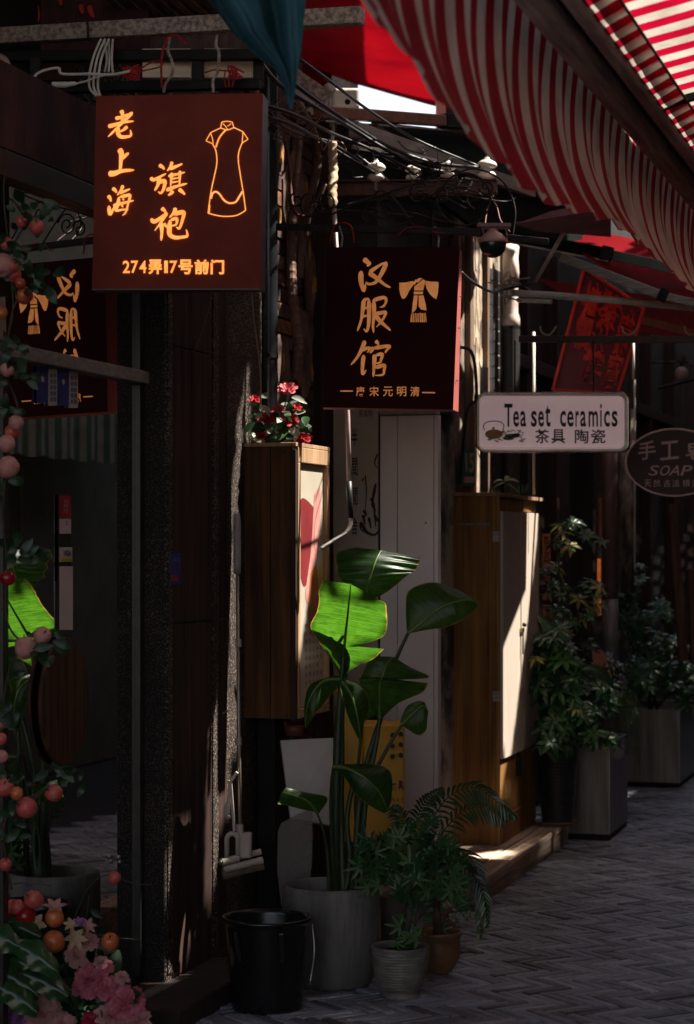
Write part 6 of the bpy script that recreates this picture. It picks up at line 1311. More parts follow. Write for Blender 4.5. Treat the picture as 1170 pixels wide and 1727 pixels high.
leafblade('leaf', [((562, 1293, YB-0.16), (562, 1290, YB-0.16), (562, 1297, YB-0.16)), ((585, 1296, YB-0.2), (600, 1288, YB-0.16), (582, 1312, YB-0.2)), ((615, 1312, YB-0.23), (640, 1290, YB-0.17), (598, 1338, YB-0.22)), ((640, 1336, YB-0.23), (660, 1306, YB-0.18), (622, 1358, YB-0.22)), ((654, 1368, YB-0.2), (660, 1350, YB-0.18), (648, 1372, YB-0.2))], 0.02, 0.004)
leafblade('leaf', [((535, 1372, YB-0.1), (533, 1370, YB-0.1), (538, 1372, YB-0.1)), ((520, 1352, YB-0.13), (505, 1364, YB-0.12), (552, 1345, YB-0.1)), ((498, 1342, YB-0.15), (482, 1358, YB-0.13), (515, 1336, YB-0.12)), ((475, 1336, YB-0.14), (468, 1356, YB-0.13), (482, 1328, YB-0.13))], 0.02, 0.003)
leafblade('leaf', [((612, 1212, YB+0.08), (610, 1210, YB+0.08), (616, 1214, YB+0.08)), ((625, 1180, YB+0.06), (606, 1182, YB+0.08), (640, 1196, YB+0.08)), ((614, 1148, YB+0.06), (600, 1156, YB+0.08), (632, 1160, YB+0.08))], 0.02, 0.003)
base = [(565, 1510, YB+0.02), (580, 1515, YB), (600, 1512, YB+0.03), (555, 1512, YB-0.04), (615, 1510, YB+0.02), (545, 1512, YB-0.06)]
for pts, r0, r1 in (([base[0], (566, 1400, YB), (568, 1300, YB), (572, 1200, YB), (576, 1140, YB), (582, 1080, YB), (588, 1020, YB)], 0.018, 0.006), ([base[1], (590, 1400, YB), (602, 1300, YB), (620, 1200, YB-0.02), (612, 1100, YB+0.05), (612, 1018, YB-0.05)] if False else [base[1], (575, 1400, YB+0.02), (576, 1280, YB+0.02), (578, 1180, YB+0.01), (592, 1060, YB+0.03), (612, 1018, YB-0.05)], 0.014, 0.006),
                   ([base[2], (602, 1400, YB+0.03), (615, 1300, YB+0.05), (645, 1200, YB+0.05), (665, 1120, YB+0.08), (688, 1068, YB+0.1)], 0.014, 0.006), ([base[4], (612, 1400, YB), (622, 1320, YB), (635, 1250, YB+0.02), (640, 1212, YB+0.02)], 0.012, 0.007),
                   ([base[2], (600, 1420, YB+0.05), (625, 1320, YB+0.05), (660, 1250, YB+0.06), (678, 1222, YB+0.06)], 0.010, 0.005), ([base[3], (552, 1440, YB-0.06), (545, 1400, YB-0.09), (535, 1372, YB-0.1)], 0.007, 0.004),
                   ([base[0], (560, 1420, YB-0.05), (558, 1340, YB-0.12), (562, 1293, YB-0.16)], 0.010, 0.005), ([base[4], (600, 1380, YB+0.08), (605, 1280, YB+0.1), (612, 1212, YB+0.08)], 0.009, 0.005), ([base[1], (590, 1450, YB), (585, 1380, YB), (600, 1300, YB+0.02)], 0.012, 0.009)):
    pp = smooth_path([W(*p) for p in pts], 5); n_ = len(pp); b = MB(); b.tube(pp, [r0+(r1-r0)*i/(n_-1) for i in range(n_)], 10); b.build('stalk', M_stem, bn, smooth=True)

# ------------------------------------------------------------------ small-leaved plants
def leaflet(b, p, d, up, L, w_, droop=0.3, seg=4):
    d = V(d).normalized(); s = d.cross(V(up)); s = s.normalized() if s.length > 1e-6 else d.orthogonal().normalized(); u_ = s.cross(d).normalized()
    rows = []
    for i in range(seg+1):
        t = i/seg; c = V(p)+d*L*t-V((0, 0, 1))*droop*L*t*t; ww = w_*math.sin(math.pi*min(1, (t*0.92+0.06)))**0.8*0.5
        rows.append((c+s*ww+u_*ww*0.3, c-u_*0.0, c-s*ww+u_*ww*0.3))
    o = len(b.v)
    for r in rows: b.v += list(r); b.uv += [(0, 0)]*3
    for i in range(seg):
        q = o+i*3; b.f += [(q, q+1, q+4, q+3), (q+1, q+2, q+5, q+4)]
def whorl_mesh(name, n, L, w_, m, seed):
    r = random.Random(seed); b = MB()
    for i in range(n):
        a = 2*math.pi*i/n+r.uniform(-0.15, 0.15); leaflet(b, (0.006*math.cos(a), 0.006*math.sin(a), 0), (math.cos(a), math.sin(a), 0.15+r.uniform(-0.2, 0.2)), (0, 0, 1), L*r.uniform(0.8, 1.1), w_, 0.35+r.uniform(-0.1, 0.2))
    b.tube([(0, 0, 0), (0, 0, -0.05)], 0.0015, 4)
    return b.mesh(name, m, True)
WG = [whorl_mesh('leaf_whorl', 7, 0.075, 0.027, M_green2, s) for s in (1, 2)]+[whorl_mesh('leaf_whorl', 8, 0.065, 0.024, M_green, 3)]
WY = [whorl_mesh('leaf_whorl', 6, 0.065, 0.022, M_yellowleaf, 4)]
def shrub(name, label, root, blobs, n, seed, grp=None, yfrac=0.15, scl=1.0, meshes=None, stems=6):
    """blobs: picture (px, py, Y, rx_px, ry_px) volumes to spread whorls in"""
    r = random.Random(seed); t = thing(name, label, 'plant', root, grp)
    tot = sum(b_[3]*b_[4] for b_ in blobs)
    for bl in blobs:
        k = max(1, round(n*bl[3]*bl[4]/tot))
        for i in range(k):
            a, rr = r.uniform(0, 6.283), math.sqrt(r.random()); q = W(bl[0]+bl[3]*rr*math.cos(a), bl[1]+bl[4]*rr*math.sin(a), bl[2]+r.uniform(-1, 1)*bl[3]/F*bl[2]*0.9)
            d = (q-W(bl[0], bl[1]+bl[4]*0.5, bl[2])); d.z += 0.12; d.y -= 0.1; d = d.normalized()+V((r.uniform(-.4, .4), r.uniform(-.5, .1), r.uniform(0, .4)))
            me = r.choice(WY) if r.random() < yfrac else r.choice(meshes or WG)
            o = inst('leaf_whorl', me, t, q, d.to_track_quat('Z', 'Y')@Matrix.Rotation(r.uniform(0, 6.28), 3, 'Z').to_quaternion(), scl*r.uniform(0.7, 1.15))
    for i in range(stems):
        bl = r.choice(blobs); e = W(bl[0]+r.uniform(-.6, .6)*bl[3], bl[1]-r.uniform(0, .8)*bl[4], bl[2]); m_ = (root+e)/2+V((r.uniform(-.05, .05), r.uniform(-.05, .05), 0))
        b = MB(); b.tube(smooth_path([root+V((r.uniform(-.03, .03), r.uniform(-.03, .03), 0)), m_, e], 5), [0.007-0.0005*j for j in range(11)], 6); b.build('stem', M_bark, t, smooth=True)
    return t
shrub('schefflera', 'umbrella plant with variegated leaves growing from the black ribbed pot', kp+V((0, 0, 0.38)), [(935, 1120, 11.2, 38, 60), (955, 1200, 11.2, 50, 45), (930, 1240, 11.1, 34, 22), (1000, 1175, 11.3, 36, 30), (1015, 1245, 11.1, 22, 14), (925, 1070, 11.3, 20, 25)], 160, 5, yfrac=0.04)
shrub('schefflera', 'tall umbrella plant behind the cupboard with a spreading top branch', P(4.75, 0.7, 0.48), [(955, 890, 11.6, 50, 10), (1000, 905, 11.7, 22, 12), (945, 915, 11.6, 20, 10), (930, 985, 11.7, 24, 30), (985, 1010, 11.8, 30, 40), (940, 1050, 11.7, 25, 25)], 44, 6, yfrac=0.28, stems=8)
shrub('schefflera', 'dark umbrella plant in the broad steel planter at right', P(7.5, 0.7, 0.47), [(1060, 990, 13.6, 30, 50), (1090, 1040, 13.8, 40, 40), (1110, 1100, 14, 50, 40), (1075, 1150, 13.8, 40, 40), (1150, 1150, 14.2, 40, 40)], 120, 7, yfrac=0.08, scl=1.05, stems=9)
M_darkleaf = leafmat('blackish_leaf', (0.035, 0.05, 0.045), (0.012, 0.02, 0.018), 0.1, 0.25)
WD = [whorl_mesh('leaf_whorl', 6, 0.05, 0.03, M_darkleaf, 9)]
shrub('dark_shrub', 'bushy blackish small-leaved shrub growing in the slim steel planter', P(4.8, 0.75, 0.5), [(1000, 1120, 11.7, 34, 36), (1035, 1140, 11.8, 22, 40), (1010, 1180, 11.7, 40, 40)], 60, 8, yfrac=0.05, meshes=WD)
lt = thing('cupboard_sprig', 'small bright green sprig growing on top of the wooden cupboard', 'plant', W(852, 829, 10.9))
for k, (x, y, dx, dy) in enumerate(((851, 812, -20, -12), (852, 812, 18, -10), (851, 814, -26, 4), (853, 816, 20, 6), (852, 812, 4, -14))):
    b = MB(); c = W(x, y, 10.9); leaflet(b, c, W(x+dx, y+dy, 10.85+0.02*k)-c, (0, -0.5, 1), 0.085, 0.026, 0.5); b.build('leaf', leafmat('fresh_light_leaf', (0.22, 0.32, 0.06), (0.1, 0.2, 0.04), 0.4, 0.35), lt, smooth=True)
b = MB(); b.tube([W(852, 830, 10.9), W(852, 812, 10.9)], 0.0035, 6); b.build('stem', M_stem, lt)
b = MB()
for k in range(4): leaflet(b, W(876+k*3, 832, 10.95), V((random.uniform(-.3, .3), 0, 1)), (0, -1, 0), 0.05, 0.012, 0.0)
o = b.build('grass_blade', M_green2, lt, smooth=True)
bl_ = thing('pointed_leaf_plant', 'broad pointed leaves arching beside the cupboard door', 'plant', P(4.5, 0.62, 0.5))
for pts in ([(905, 1035), (925, 1055), (945, 1078), (952, 1098)], [(975, 1130), (1000, 1128), (1020, 1140), (1036, 1162)], [(960, 1200), (985, 1210), (1015, 1225)], [(905, 1250), (930, 1262), (940, 1288)]):
    pp = smooth_path([W(x, y, 11.15) for x, y in pts], 5); b = MB(); o0 = len(b.v); n_ = len(pp)-1
    for i, p in enumerate(pp):
        w_ = 0.035*math.sin(math.pi*min(1, i/n_*0.93+0.05)); d = (pp[min(i+1, n_)]-pp[max(i-1, 0)]).normalized(); s_ = d.cross(V((0, -1, 0))).normalized()
        b.v += [p+s_*w_, p+V((0, -0.01, 0)), p-s_*w_*0.8]; b.uv += [(0, 0)]*3
    for i in range(n_): q = i*3; b.f += [(q, q+1, q+4, q+3), (q+1, q+2, q+5, q+4)]
    b.build('leaf', M_green, bl_, smooth=True)
b = MB(); b.tube([P(4.5, 0.62, 0.5), W(905, 1035, 11.15)], 0.004, 5); b.tube([P(4.52, 0.62, 0.5), W(975, 1130, 11.15)], 0.004, 5); b.build('stem', M_stem, bl_)
# trailing asparagus fern (fine needles, one mass)
fr_ = thing('asparagus_fern', 'feathery asparagus fern trailing over the slim steel planter', 'fern', P(4.85, 0.86, 0.5))
rf = random.Random(31); b = MB()
for s in range(26):
    x0, y0 = rf.uniform(1020, 1050), rf.uniform(1165, 1195); x1, y1 = x0+rf.uniform(-5, 50), y0+rf.uniform(20, 95)
    pp = smooth_path([W(x0, y0, 11.8), W((x0+x1)/2+6, y0+(y1-y0)*0.3, 11.65), W(x1, y1, 11.6)], 6)
    b.tube(pp, 0.001, 3)
    for p in pp[1:]:
        for k in range(7):
            d = V((rf.uniform(-1, 1), rf.uniform(-1, 1), rf.uniform(-.6, .6))).normalized()*rf.uniform(0.01, 0.03); q = d.orthogonal().normalized()*0.0012
            b.add([p-q, p+q, p+d], [(0, 1, 2)])
o = b.build('frond_mass', leafmat('fern_green', (0.07, 0.15, 0.04), (0.03, 0.07, 0.02), 0.3, 0.6), fr_); o['kind'] = 'stuff'
# orange leaf and buds among the shrubs
of = thing('orange_blossom', 'drooping dull orange bracts above the dark shrub', 'flower', W(1008, 1110, 11.4))
for dx, dy in ((-2, 0), (5, 3), (10, -2), (2, 6)):
    b = MB(); leaflet(b, W(1002+dx, 1098+dy, 11.4), V((0.3+dx*0.02, -0.2, -1)), (0, -1, 0), 0.08, 0.03, 0.1); b.build('bract', mat('dull_orange_petal', (0.4, 0.14, 0.07), None, 8, 0.6, 0.1, trans=0.2), of, smooth=True)

# maple-like plant, palm and trunk plant in the front pots
mp_ = MB()
for i in range(5):
    a = (i-2)*0.85; leaflet(mp_, (0, 0, 0), (math.sin(a), 0, math.cos(a)), (0, -1, 0), (0.036, 0.045, 0.052, 0.045, 0.036)[i], 0.012, -0.05, 3)
mp_.tube([(0, 0, 0), (0, 0, -0.03)], 0.0008, 3)
ME_map = [mp_.mesh('leaf', leafmat('maple_leaf_green', (0.10, 0.19, 0.07), (0.04, 0.09, 0.03), 0.3, 0.4), True), mp_.mesh('leaf', M_green2, True)]
def maple(label, root, blobs, n, seed, grp=None):
    r = random.Random(seed); t = thing('maple_shrub', label, 'plant', root, grp); tot = sum(q[3]*q[4] for q in blobs)
    for bl in blobs:
        for i in range(max(1, round(n*bl[3]*bl[4]/tot))):
            a, rr = r.uniform(0, 6.283), math.sqrt(r.random()); q = W(bl[0]+bl[3]*rr*math.cos(a), bl[1]+bl[4]*rr*math.sin(a), bl[2]+r.uniform(-1, 1)*0.09)
            e = Matrix.Rotation(r.uniform(-2.2, 2.2), 3, 'Y')@Matrix.Rotation(r.uniform(-0.9, 0.9), 3, 'X')@Matrix.Rotation(r.uniform(-0.8, 0.8), 3, 'Z')
            inst('leaf', r.choice(ME_map), t, q, e.to_quaternion(), r.uniform(0.7, 1.25))
    for i in range(7):
        bl = r.choice(blobs); e = W(bl[0]+r.uniform(-.7, .7)*bl[3], bl[1]-r.uniform(-.3, .8)*bl[4], bl[2]); b = MB(); b.tube(smooth_path([root, (root*0.6+e*0.4)+V((r.uniform(-.03, .03), 0, 0)), e], 5), [0.005-0.0003*j for j in range(11)], 6); b.build('branch', M_bark, t, smooth=True)
    return t
maple('fine-leaved maple shrub spreading over the small ribbed pot', sp_+V((0, 0, 0.16)), [(660, 1440, 7.65, 55, 45), (705, 1420, 7.6, 45, 35), (735, 1465, 7.5, 50, 45), (690, 1495, 7.6, 40, 28), (625, 1470, 7.7, 28, 30), (684, 1572, 7.45, 20, 28), (760, 1500, 7.6, 25, 22)], 250, 12)
tp = thing('trunk_plant', 'plant with a short dark trunk and pale sprigs in the brown glazed pot', 'plant', br_+V((0, 0, 0.13)))
b = MB(); b.tube(smooth_path([br_+V((0, 0, 0.12)), W(738, 1560, 7.95), W(736, 1520, 7.95), W(742, 1470, 7.95)], 5), [0.02]*4+[0.017]*4+[0.013]*4+[0.01]*4, 10); b.build('trunk', M_bark, tp, smooth=True)
r = random.Random(14)
for i in range(60):
    x, y = r.gauss(738, 26), r.gauss(1490, 26); b = MB(); inst('leaf', ME_map[1], tp, W(x, y, 7.95+r.uniform(-.06, .06)), Matrix.Rotation(r.uniform(-2.5, 2.5), 3, 'Y').to_quaternion(), r.uniform(0.7, 1.1))
b = MB()
for i in range(40):
    x, y = r.uniform(755, 795), r.gauss(1545, 5); leaflet(b, W(x, y, 7.8), V((r.uniform(-1, 1), -.4, r.uniform(-.2, 1))), (0, -1, 0), 0.018, 0.01, 0.2, 2)
o = b.build('pale_sprig', leafmat('silvery_leaf', (0.3, 0.32, 0.26), (0.15, 0.18, 0.12), 0.2, 0.4), tp); o['kind'] = 'stuff'
M_palm = leafmat('palm_green', (0.05, 0.10, 0.035), (0.018, 0.04, 0.018), 0.2, 0.25)
pm = thing('parlour_palm', 'palm with long arching feathery fronds behind the maple shrub', 'palm', gp2+V((0, 0, 0.24)))
r = random.Random(17)
fronds = [[(705, 1480, 8.1), (722, 1400, 8.0), (755, 1345, 7.9), (800, 1328, 7.8), (835, 1350, 7.7), (868, 1378, 7.7)], [(705, 1480, 8.1), (735, 1420, 8.0), (775, 1372, 7.9), (815, 1362, 7.8), (850, 1385, 7.8)], [(700, 1480, 8.1), (700, 1420, 8.05), (705, 1375, 8.0), (722, 1345, 7.95), (745, 1330, 7.9)],
          [(700, 1480, 8.1), (690, 1420, 8.1), (678, 1380, 8.1), (665, 1360, 8.1)], [(705, 1480, 8.1), (740, 1440, 8.0), (785, 1440, 7.9), (808, 1480, 7.85), (812, 1530, 7.85), (808, 1580, 7.85)], [(705, 1480, 8.1), (745, 1450, 7.95), (790, 1465, 7.8), (815, 1510, 7.75), (820, 1560, 7.75)]]
for k, fpts in enumerate(fronds):
    pp = smooth_path([W(*p) for p in fpts], 6); b = MB(); b.tube(pp, [0.003*(1-0.7*i/len(pp)) for i in range(len(pp))], 5)
    for i in range(8, len(pp), 1 if k > 3 else 1):
        d = (pp[min(i+1, len(pp)-1)]-pp[i-1]).normalized(); s_ = d.cross(V((0, -1, 0.3))).normalized(); t_ = i/len(pp)
        L = 0.085*math.sin(math.pi*min(1, 0.25+0.72*t_))
        if k in (4, 5): L *= 0.75
        for sg in (-1, 1):
            leaflet(b, pp[i], d*0.75+s_*sg*0.6+V((0, r.uniform(-.2, .2), 0)), (0, -1, 0.3), L*r.uniform(0.8, 1.1), 0.011, 0.45, 4)
    b.build('frond', M_palm, pm, smooth=True)
ofl = thing('orange_flowers', 'tiny orange flowers between the palm and the maple shrub', 'flowers', W(710, 1400, 7.6))
b = MB()
for (x, y) in ((706, 1388), (712, 1383), (716, 1391), (722, 1400), (708, 1402), (703, 1397), (727, 1396), (716, 1418), (711, 1415)):
    for k in range(4): leaflet(b, W(x, y, 7.55), V((math.cos(k*1.6), -0.4, math.sin(k*1.6))), (0, -1, 0), 0.009, 0.008, 0.1, 2)
b.build('petals', mat('orange_petal', (0.75, 0.28, 0.03), None, 9, 0.6, 0, trans=0.2), ofl)

# ------------------------------------------------------------------ roses on the case
def bloom(b, c, R_, layers, per, seed, out=1.0, axis=None, ruff=0.03):
    r = random.Random(seed); ax = V(axis or (0, -0.7, 0.7)).normalized(); q0 = ax.to_track_quat('Z', 'Y')
    for l in range(layers):
        f_ = (l+1)/layers
        for k in range(per+l):
            a = 2*math.pi*k/(per+l)+l*0.9+r.uniform(-.2, .2); op = 0.25+0.95*f_*out
            L = R_*(0.55+0.5*f_)*r.uniform(0.85, 1.1); w_ = R_*(0.40+0.30*f_)
            def fn(s, t, a=a, op=op, L=L, w_=w_):
                th = op*(0.35+0.75*t); rad = math.sin(th)*L*t+0.04*R_; z = math.cos(th)*L*t-0.3*R_*f_
                ww = (s-0.5)*2*w_*math.sin(math.pi*min(0.88, 0.15+t*0.75))*0.62; cup = -0.25*R_*(abs(s-.5)*2)**2*(1-f_*0.5)
                ruf = ruff*R_*math.sin(s*13+a*5)*t*t
                p = V((math.cos(a)*(rad-cup*0.4)-math.sin(a)*ww, math.sin(a)*(rad-cup*0.4)+math.cos(a)*ww, z+ruf)); return V(c)+q0@p
            b.grid(fn, 4, 4)
rose_m = mat('crimson_petal', (0.55, 0.015, 0.03), (0.28, 0.006, 0.015), 30, 0.6, 0.15, trans=0.25)
pink_m = mat('rose_tip_petal', (0.62, 0.14, 0.16), (0.5, 0.06, 0.08), 25, 0.6, 0.15, trans=0.25)
rq = thing('rose_bouquet', 'artificial red roses with white-edged leaves on top of the wooden poster case', 'flowers', W(465, 748, 8.38))
for i, (x, y, R_, m_) in enumerate(((485, 657, 0.036, pink_m), (430, 674, 0.026, rose_m), (452, 706, 0.036, rose_m), (490, 710, 0.034, rose_m), (512, 740, 0.030, rose_m), (470, 690, 0.024, pink_m), (500, 688, 0.022, rose_m), (440, 735, 0.024, rose_m))):
    b = MB(); bloom(b, W(x, y, 8.29), R_*1.1, 4, 4, i, 0.8); b.build('rose', m_, rq, smooth=True)
    b = MB(); b.tube(smooth_path([W(x, y, 8.29), W((x+470)/2, (y+750)/2-5, 8.33), W(468, 748, 8.36)], 4), 0.0025, 5); b.build('stem', M_stem, rq, smooth=True)
r = random.Random(23)
wl = leafmat('white_backed_leaf', (0.42, 0.45, 0.38), (0.16, 0.2, 0.13), 0.2, 0.4)
for i in range(80):
    x, y = r.gauss(472, 24), r.gauss(716, 20); x = min(max(x, 422), 515); y = min(max(y, 668), 746); b = MB()
    leaflet(b, W(x, y, 8.32+r.uniform(-.05, .06)), V((r.uniform(-1, 1), r.uniform(-.8, .2), r.uniform(-.5, .9))), (0, -1, 0.4), r.uniform(0.035, 0.06), r.uniform(0.022, 0.034), 0.4); b.build('leaf', wl if r.random() < 0.35 else M_green, rq, smooth=True)

# ------------------------------------------------------------------ fruit garland and flower arrangement at the left edge
fru = [mat('blush_red_fruit', (0.58, 0.10, 0.085), (0.55, 0.24, 0.14), 45, 0.4, 0.2, lo=0.3, hi=0.5), mat('pink_frosted_fruit', (0.58, 0.20, 0.19), (0.62, 0.36, 0.28), 55, 0.55, 0.3, lo=0.35, hi=0.6), mat('orange_red_fruit', (0.62, 0.2, 0.06), (0.5, 0.06, 0.03), 9, 0.3, 0.05), mat('deep_red_fruit', (0.34, 0.015, 0.02), (0.2, 0.01, 0.012), 9, 0.25, 0.05)]
def apple_prof(R_): return [(0.0, 0.80*R_), (0.10*R_, 0.83*R_), (0.3*R_, 0.93*R_), (0.55*R_, 0.9*R_), (0.82*R_, 0.66*R_), (0.98*R_, 0.3*R_), (1.0*R_, 0.0), (0.93*R_, -0.35*R_), (0.75*R_, -0.68*R_), (0.48*R_, -0.9*R_), (0.25*R_, -0.92*R_), (0.1*R_, -0.84*R_), (0, -0.82*R_)]
def fruitobj(px, py, rp, k, parent, Y, seed):
    R_ = rp/F*Y; c = W(px, py, Y); b = MB(); b.lathe(V((0, 0, 0)), apple_prof(R_), 20, 0.012)
    Rm = Matrix.Rotation(random.Random(seed).uniform(-1.1, 1.1), 3, 'X')@Matrix.Rotation(random.Random(seed+9).uniform(-.9, .9), 3, 'Y')
    b.v = [c+Rm@p for p in b.v]; f_ = b.build('fruit', fru[k], parent, smooth=True)
    b = MB(); b.tube([c+Rm@V((0, 0, 0.78*R_)), c+Rm@V((0.1*R_, 0, 1.25*R_))], 0.0022, 5); s_ = b.build('stalk', M_bark, None); s_.parent = f_; s_.location = -V(parent.location)
gu = thing('fruit_garland', 'hanging garland of artificial red and pink fruit down the left edge of the glass front', 'garland', W(10, 900, 6.15))
for i, (x, y, r_, k) in enumerate(((62, 384, 13, 0), (36, 374, 10, 0), (10, 412, 12, 0), (4, 448, 20, 1), (22, 462, 14, 0), (41, 499, 15, 2), (18, 450, 12, 0), (34, 478, 9, 2), (2, 528, 11, 2), (12, 624, 12, 1), (27, 713, 13, 1), (20, 728, 13, 0), (11, 748, 15, 1), (13, 788, 19, 1), (13, 975, 13, 3), (71, 1072, 15, 1), (43, 1093, 19, 1), (4, 1218, 11, 1), (2, 1246, 10, 0), (3, 1276, 11, 1), (8, 1328, 16, 0), (28, 1338, 11, 2), (45, 1362, 18, 0), (91, 1337, 15, 0), (9, 1458, 11, 0))):
    fruitobj(x, y, r_, k, gu, 6.15+0.03*(i % 3), i)
vine = [(20, 340), (48, 365), (30, 400), (12, 440), (35, 480), (20, 530), (12, 590), (14, 640), (30, 690), (18, 740), (10, 800), (5, 880), (12, 950), (10, 1040), (35, 1080), (60, 1065), (20, 1120), (5, 1200), (8, 1300), (40, 1345), (85, 1325), (60, 1345), (10, 1380), (10, 1450), (20, 1500)]
b = MB(); b.tube(smooth_path([W(x, y, 6.2) for x, y in vine], 5), 0.0032, 6); b.build('vine', M_bark, gu, smooth=True)
r = random.Random(41)
M_gl = leafmat('garland_leaf', (0.04, 0.09, 0.035), (0.015, 0.04, 0.018), 0.2, 0.4)
lm = []
for q in range(3):
    b = MB(); leaflet(b, (0, 0, 0), (0, 0, 1), (0, -1, 0), 0.055, 0.028, 0.0, 4)
    for i, p in enumerate(b.v): p.y += 0.012*math.sin(p.z*60+q)
    lm.append(b.mesh('leaf', M_gl, True))
for (cx, cy, n_, sx, sy) in ((55, 360, 16, 26, 18), (30, 430, 10, 22, 24), (50, 480, 16, 30, 16), (20, 585, 14, 22, 20), (30, 640, 10, 25, 14), (15, 690, 6, 12, 16), (40, 935, 12, 22, 12), (10, 830, 4, 8, 20), (60, 1095, 8, 26, 14), (98, 1085, 4, 12, 8), (20, 1200, 8, 10, 50), (30, 1310, 10, 26, 10), (100, 1310, 8, 34, 10), (15, 1400, 10, 14, 28)):
    for i in range(n_): inst('leaf', r.choice(lm), gu, W(cx+r.gauss(0, sx*0.6), cy+r.gauss(0, sy*0.6), 6.18+r.uniform(-.05, .05)), Matrix.Rotation(r.uniform(-3, 3), 3, 'Y').to_quaternion()@Matrix.Rotation(r.uniform(-1, 1), 3, 'X').to_quaternion(), r.uniform(0.6, 1.2))
# flower arrangement
fa = thing('flower_arrangement', 'crowded artificial arrangement of pink peonies, lilies and fruit in the lower left corner', 'flowers', W(100, 1760, 6.5))
b = MB(); b.box(-2.3, -1.08, 0.22, 0.50, 0.0, 0.13); b.build('trough', mat('dark_trough', (0.05, 0.035, 0.03), None, 8, 0.7, 0.3), fa, bevel=0.005)
ppk = mat('peony_pink', (0.68, 0.22, 0.28), (0.5, 0.1, 0.15), 30, 0.6, 0.1, trans=0.3); ppl = mat('peony_blush', (0.66, 0.38, 0.34), (0.5, 0.22, 0.22), 30, 0.6, 0.1, trans=0.3); ppu = mat('aster_violet', (0.42, 0.16, 0.45), (0.26, 0.08, 0.3), 30, 0.6, 0.1, trans=0.3); pcr = mat('lily_cream', (0.66, 0.52, 0.32), (0.5, 0.32, 0.18), 30, 0.6, 0.1, trans=0.3); prd = mat('peony_red', (0.5, 0.02, 0.05), (0.3, 0.01, 0.03), 30, 0.6, 0.1, trans=0.3)
for i, (x, y, rp_, m_, nm, ly, per) in enumerate(((150, 1652, 28, ppk, 'peony', 4, 6), (212, 1690, 30, ppk, 'peony', 4, 6), (190, 1715, 26, ppl, 'peony', 3, 6), (225, 1722, 26, ppl, 'peony', 4, 6), (70, 1708, 30, ppl, 'peony', 4, 6), (165, 1728, 26, prd, 'peony', 3, 6), (105, 1728, 22, ppl, 'peony', 3, 5), (180, 1665, 20, ppk, 'peony', 3, 5), (128, 1612, 18, ppl, 'peony', 3, 5), (148, 1588, 16, ppl, 'peony', 3, 5), (95, 1665, 16, ppl, 'peony', 3, 5), (205, 1648, 12, ppl, 'bud', 2, 4), (178, 1630, 13, ppk, 'bud', 2, 4), (170, 1622, 12, ppl, 'bud', 2, 4), (20, 1680, 18, ppu, 'aster', 3, 8), (45, 1692, 16, ppu, 'aster', 3, 8), (32, 1716, 18, ppu, 'aster', 3, 8), (8, 1706, 14, ppu, 'aster', 3, 8))):
    Yf = 6.55-(y-1600)/F*2.0; b = MB(); bloom(b, W(x, y, Yf), rp_/F*Yf*1.1, ly+1, per+2, i+50, 1.1, (random.uniform(-.3, .4), -0.8, 0.6), 0.08); b.build(nm, m_, fa, smooth=True)
for i, (x, y, L, m_, ax) in enumerate(((92, 1532, 24, ppl, (0.1, -0.5, 1)), (62, 1558, 26, pcr, (-0.2, -1, 0.3)), (126, 1580, 24, pcr, (0.3, -1, 0.1)), (146, 1562, 18, ppl, (0.6, -.6, 0.6)), (120, 1560, 16, pcr, (0, -.8, .6)), (134, 1555, 12, ppu, (0, -.8, .6)), (68, 1660, 10, ppl, (0, -.8, .6)))):
    b = MB(); q0 = V(ax).normalized().to_track_quat('Z', 'Y'); c = W(x, y, 6.5)
    for k in range(6):
        a = k*math.pi/3+i; d = q0@V((math.cos(a), math.sin(a), 0.6)); leaflet(b, c, d, q0@V((0, 0, 1)), L/F*6.5, L/F*6.5*0.45, 0.15, 4)
    b.build('lily', m_, fa, smooth=True)
for i, (x, y, r_, k) in enumerate(((57, 1517, 16, 0), (92, 1548, 16, 2), (43, 1545, 18, 3), (91, 1588, 19, 2), (186, 1588, 15, 2), (193, 1480, 11, 0), (30, 1530, 13, 0))): fruitobj(x, y, r_, k, fa, 6.5, i+70)
for pts in ([(120, 1560), (135, 1525), (150, 1495), (170, 1478), (190, 1474)], [(10, 1520), (40, 1500), (60, 1490), (85, 1494)], [(190, 1478), (230, 1490), (258, 1492)], [(150, 1580), (200, 1582), (240, 1585)], [(100, 1620), (140, 1560), (150, 1510)]):
    b = MB(); b.tube(smooth_path([W(x, y, 6.6) for x, y in pts], 5), 0.0016, 5); b.build('twig', M_stem, fa, smooth=True)
M_bl = leafmat('glossy_big_leaf', (0.03, 0.09, 0.03), (0.012, 0.035, 0.014), 0.15, 0.18, scale=30)
def bigleaf(c, d, L, w_, seed):
    b = MB(); d = V(d).normalized(); s_ = d.cross(V((0, -0.9, 0.5))).normalized(); up = s_.cross(d)
    def fn(a, t):
        ww = w_*math.sin(math.pi*min(0.96, t*0.9+0.05))**0.7*(1+0.10*math.sin(t*15+seed)); x = (a-0.5)*2
        return V(c)+d*L*t+s_*x*ww*0.5+up*(0.0012*math.sin(t*21+abs(x)*6+seed)-0.02*abs(x))-V((0, 0, 1))*L*0.35*t*t
    b.grid(fn, 8, 22); return b.build('large_leaf', M_bl, fa, smooth=True)
for i, (x, y, dx, dz, L) in enumerate(((-20, 1585, 1, 0.15, 0.17), (-10, 1555, 1, 0.1, 0.15), (10, 1615, 1, -0.05, 0.18), (-25, 1630, 1, -0.1, 0.17), (30, 1640, 1, -0.05, 0.16), (-10, 1660, 1, -0.2, 0.14), (-30, 1570, 1, 0.0, 0.12), (20, 1590, 1, -0.2, 0.15))):
    bigleaf(W(x, y, 6.5-0.02*i), (dx, -0.25, dz), L, 0.085, i)
r = random.Random(77)
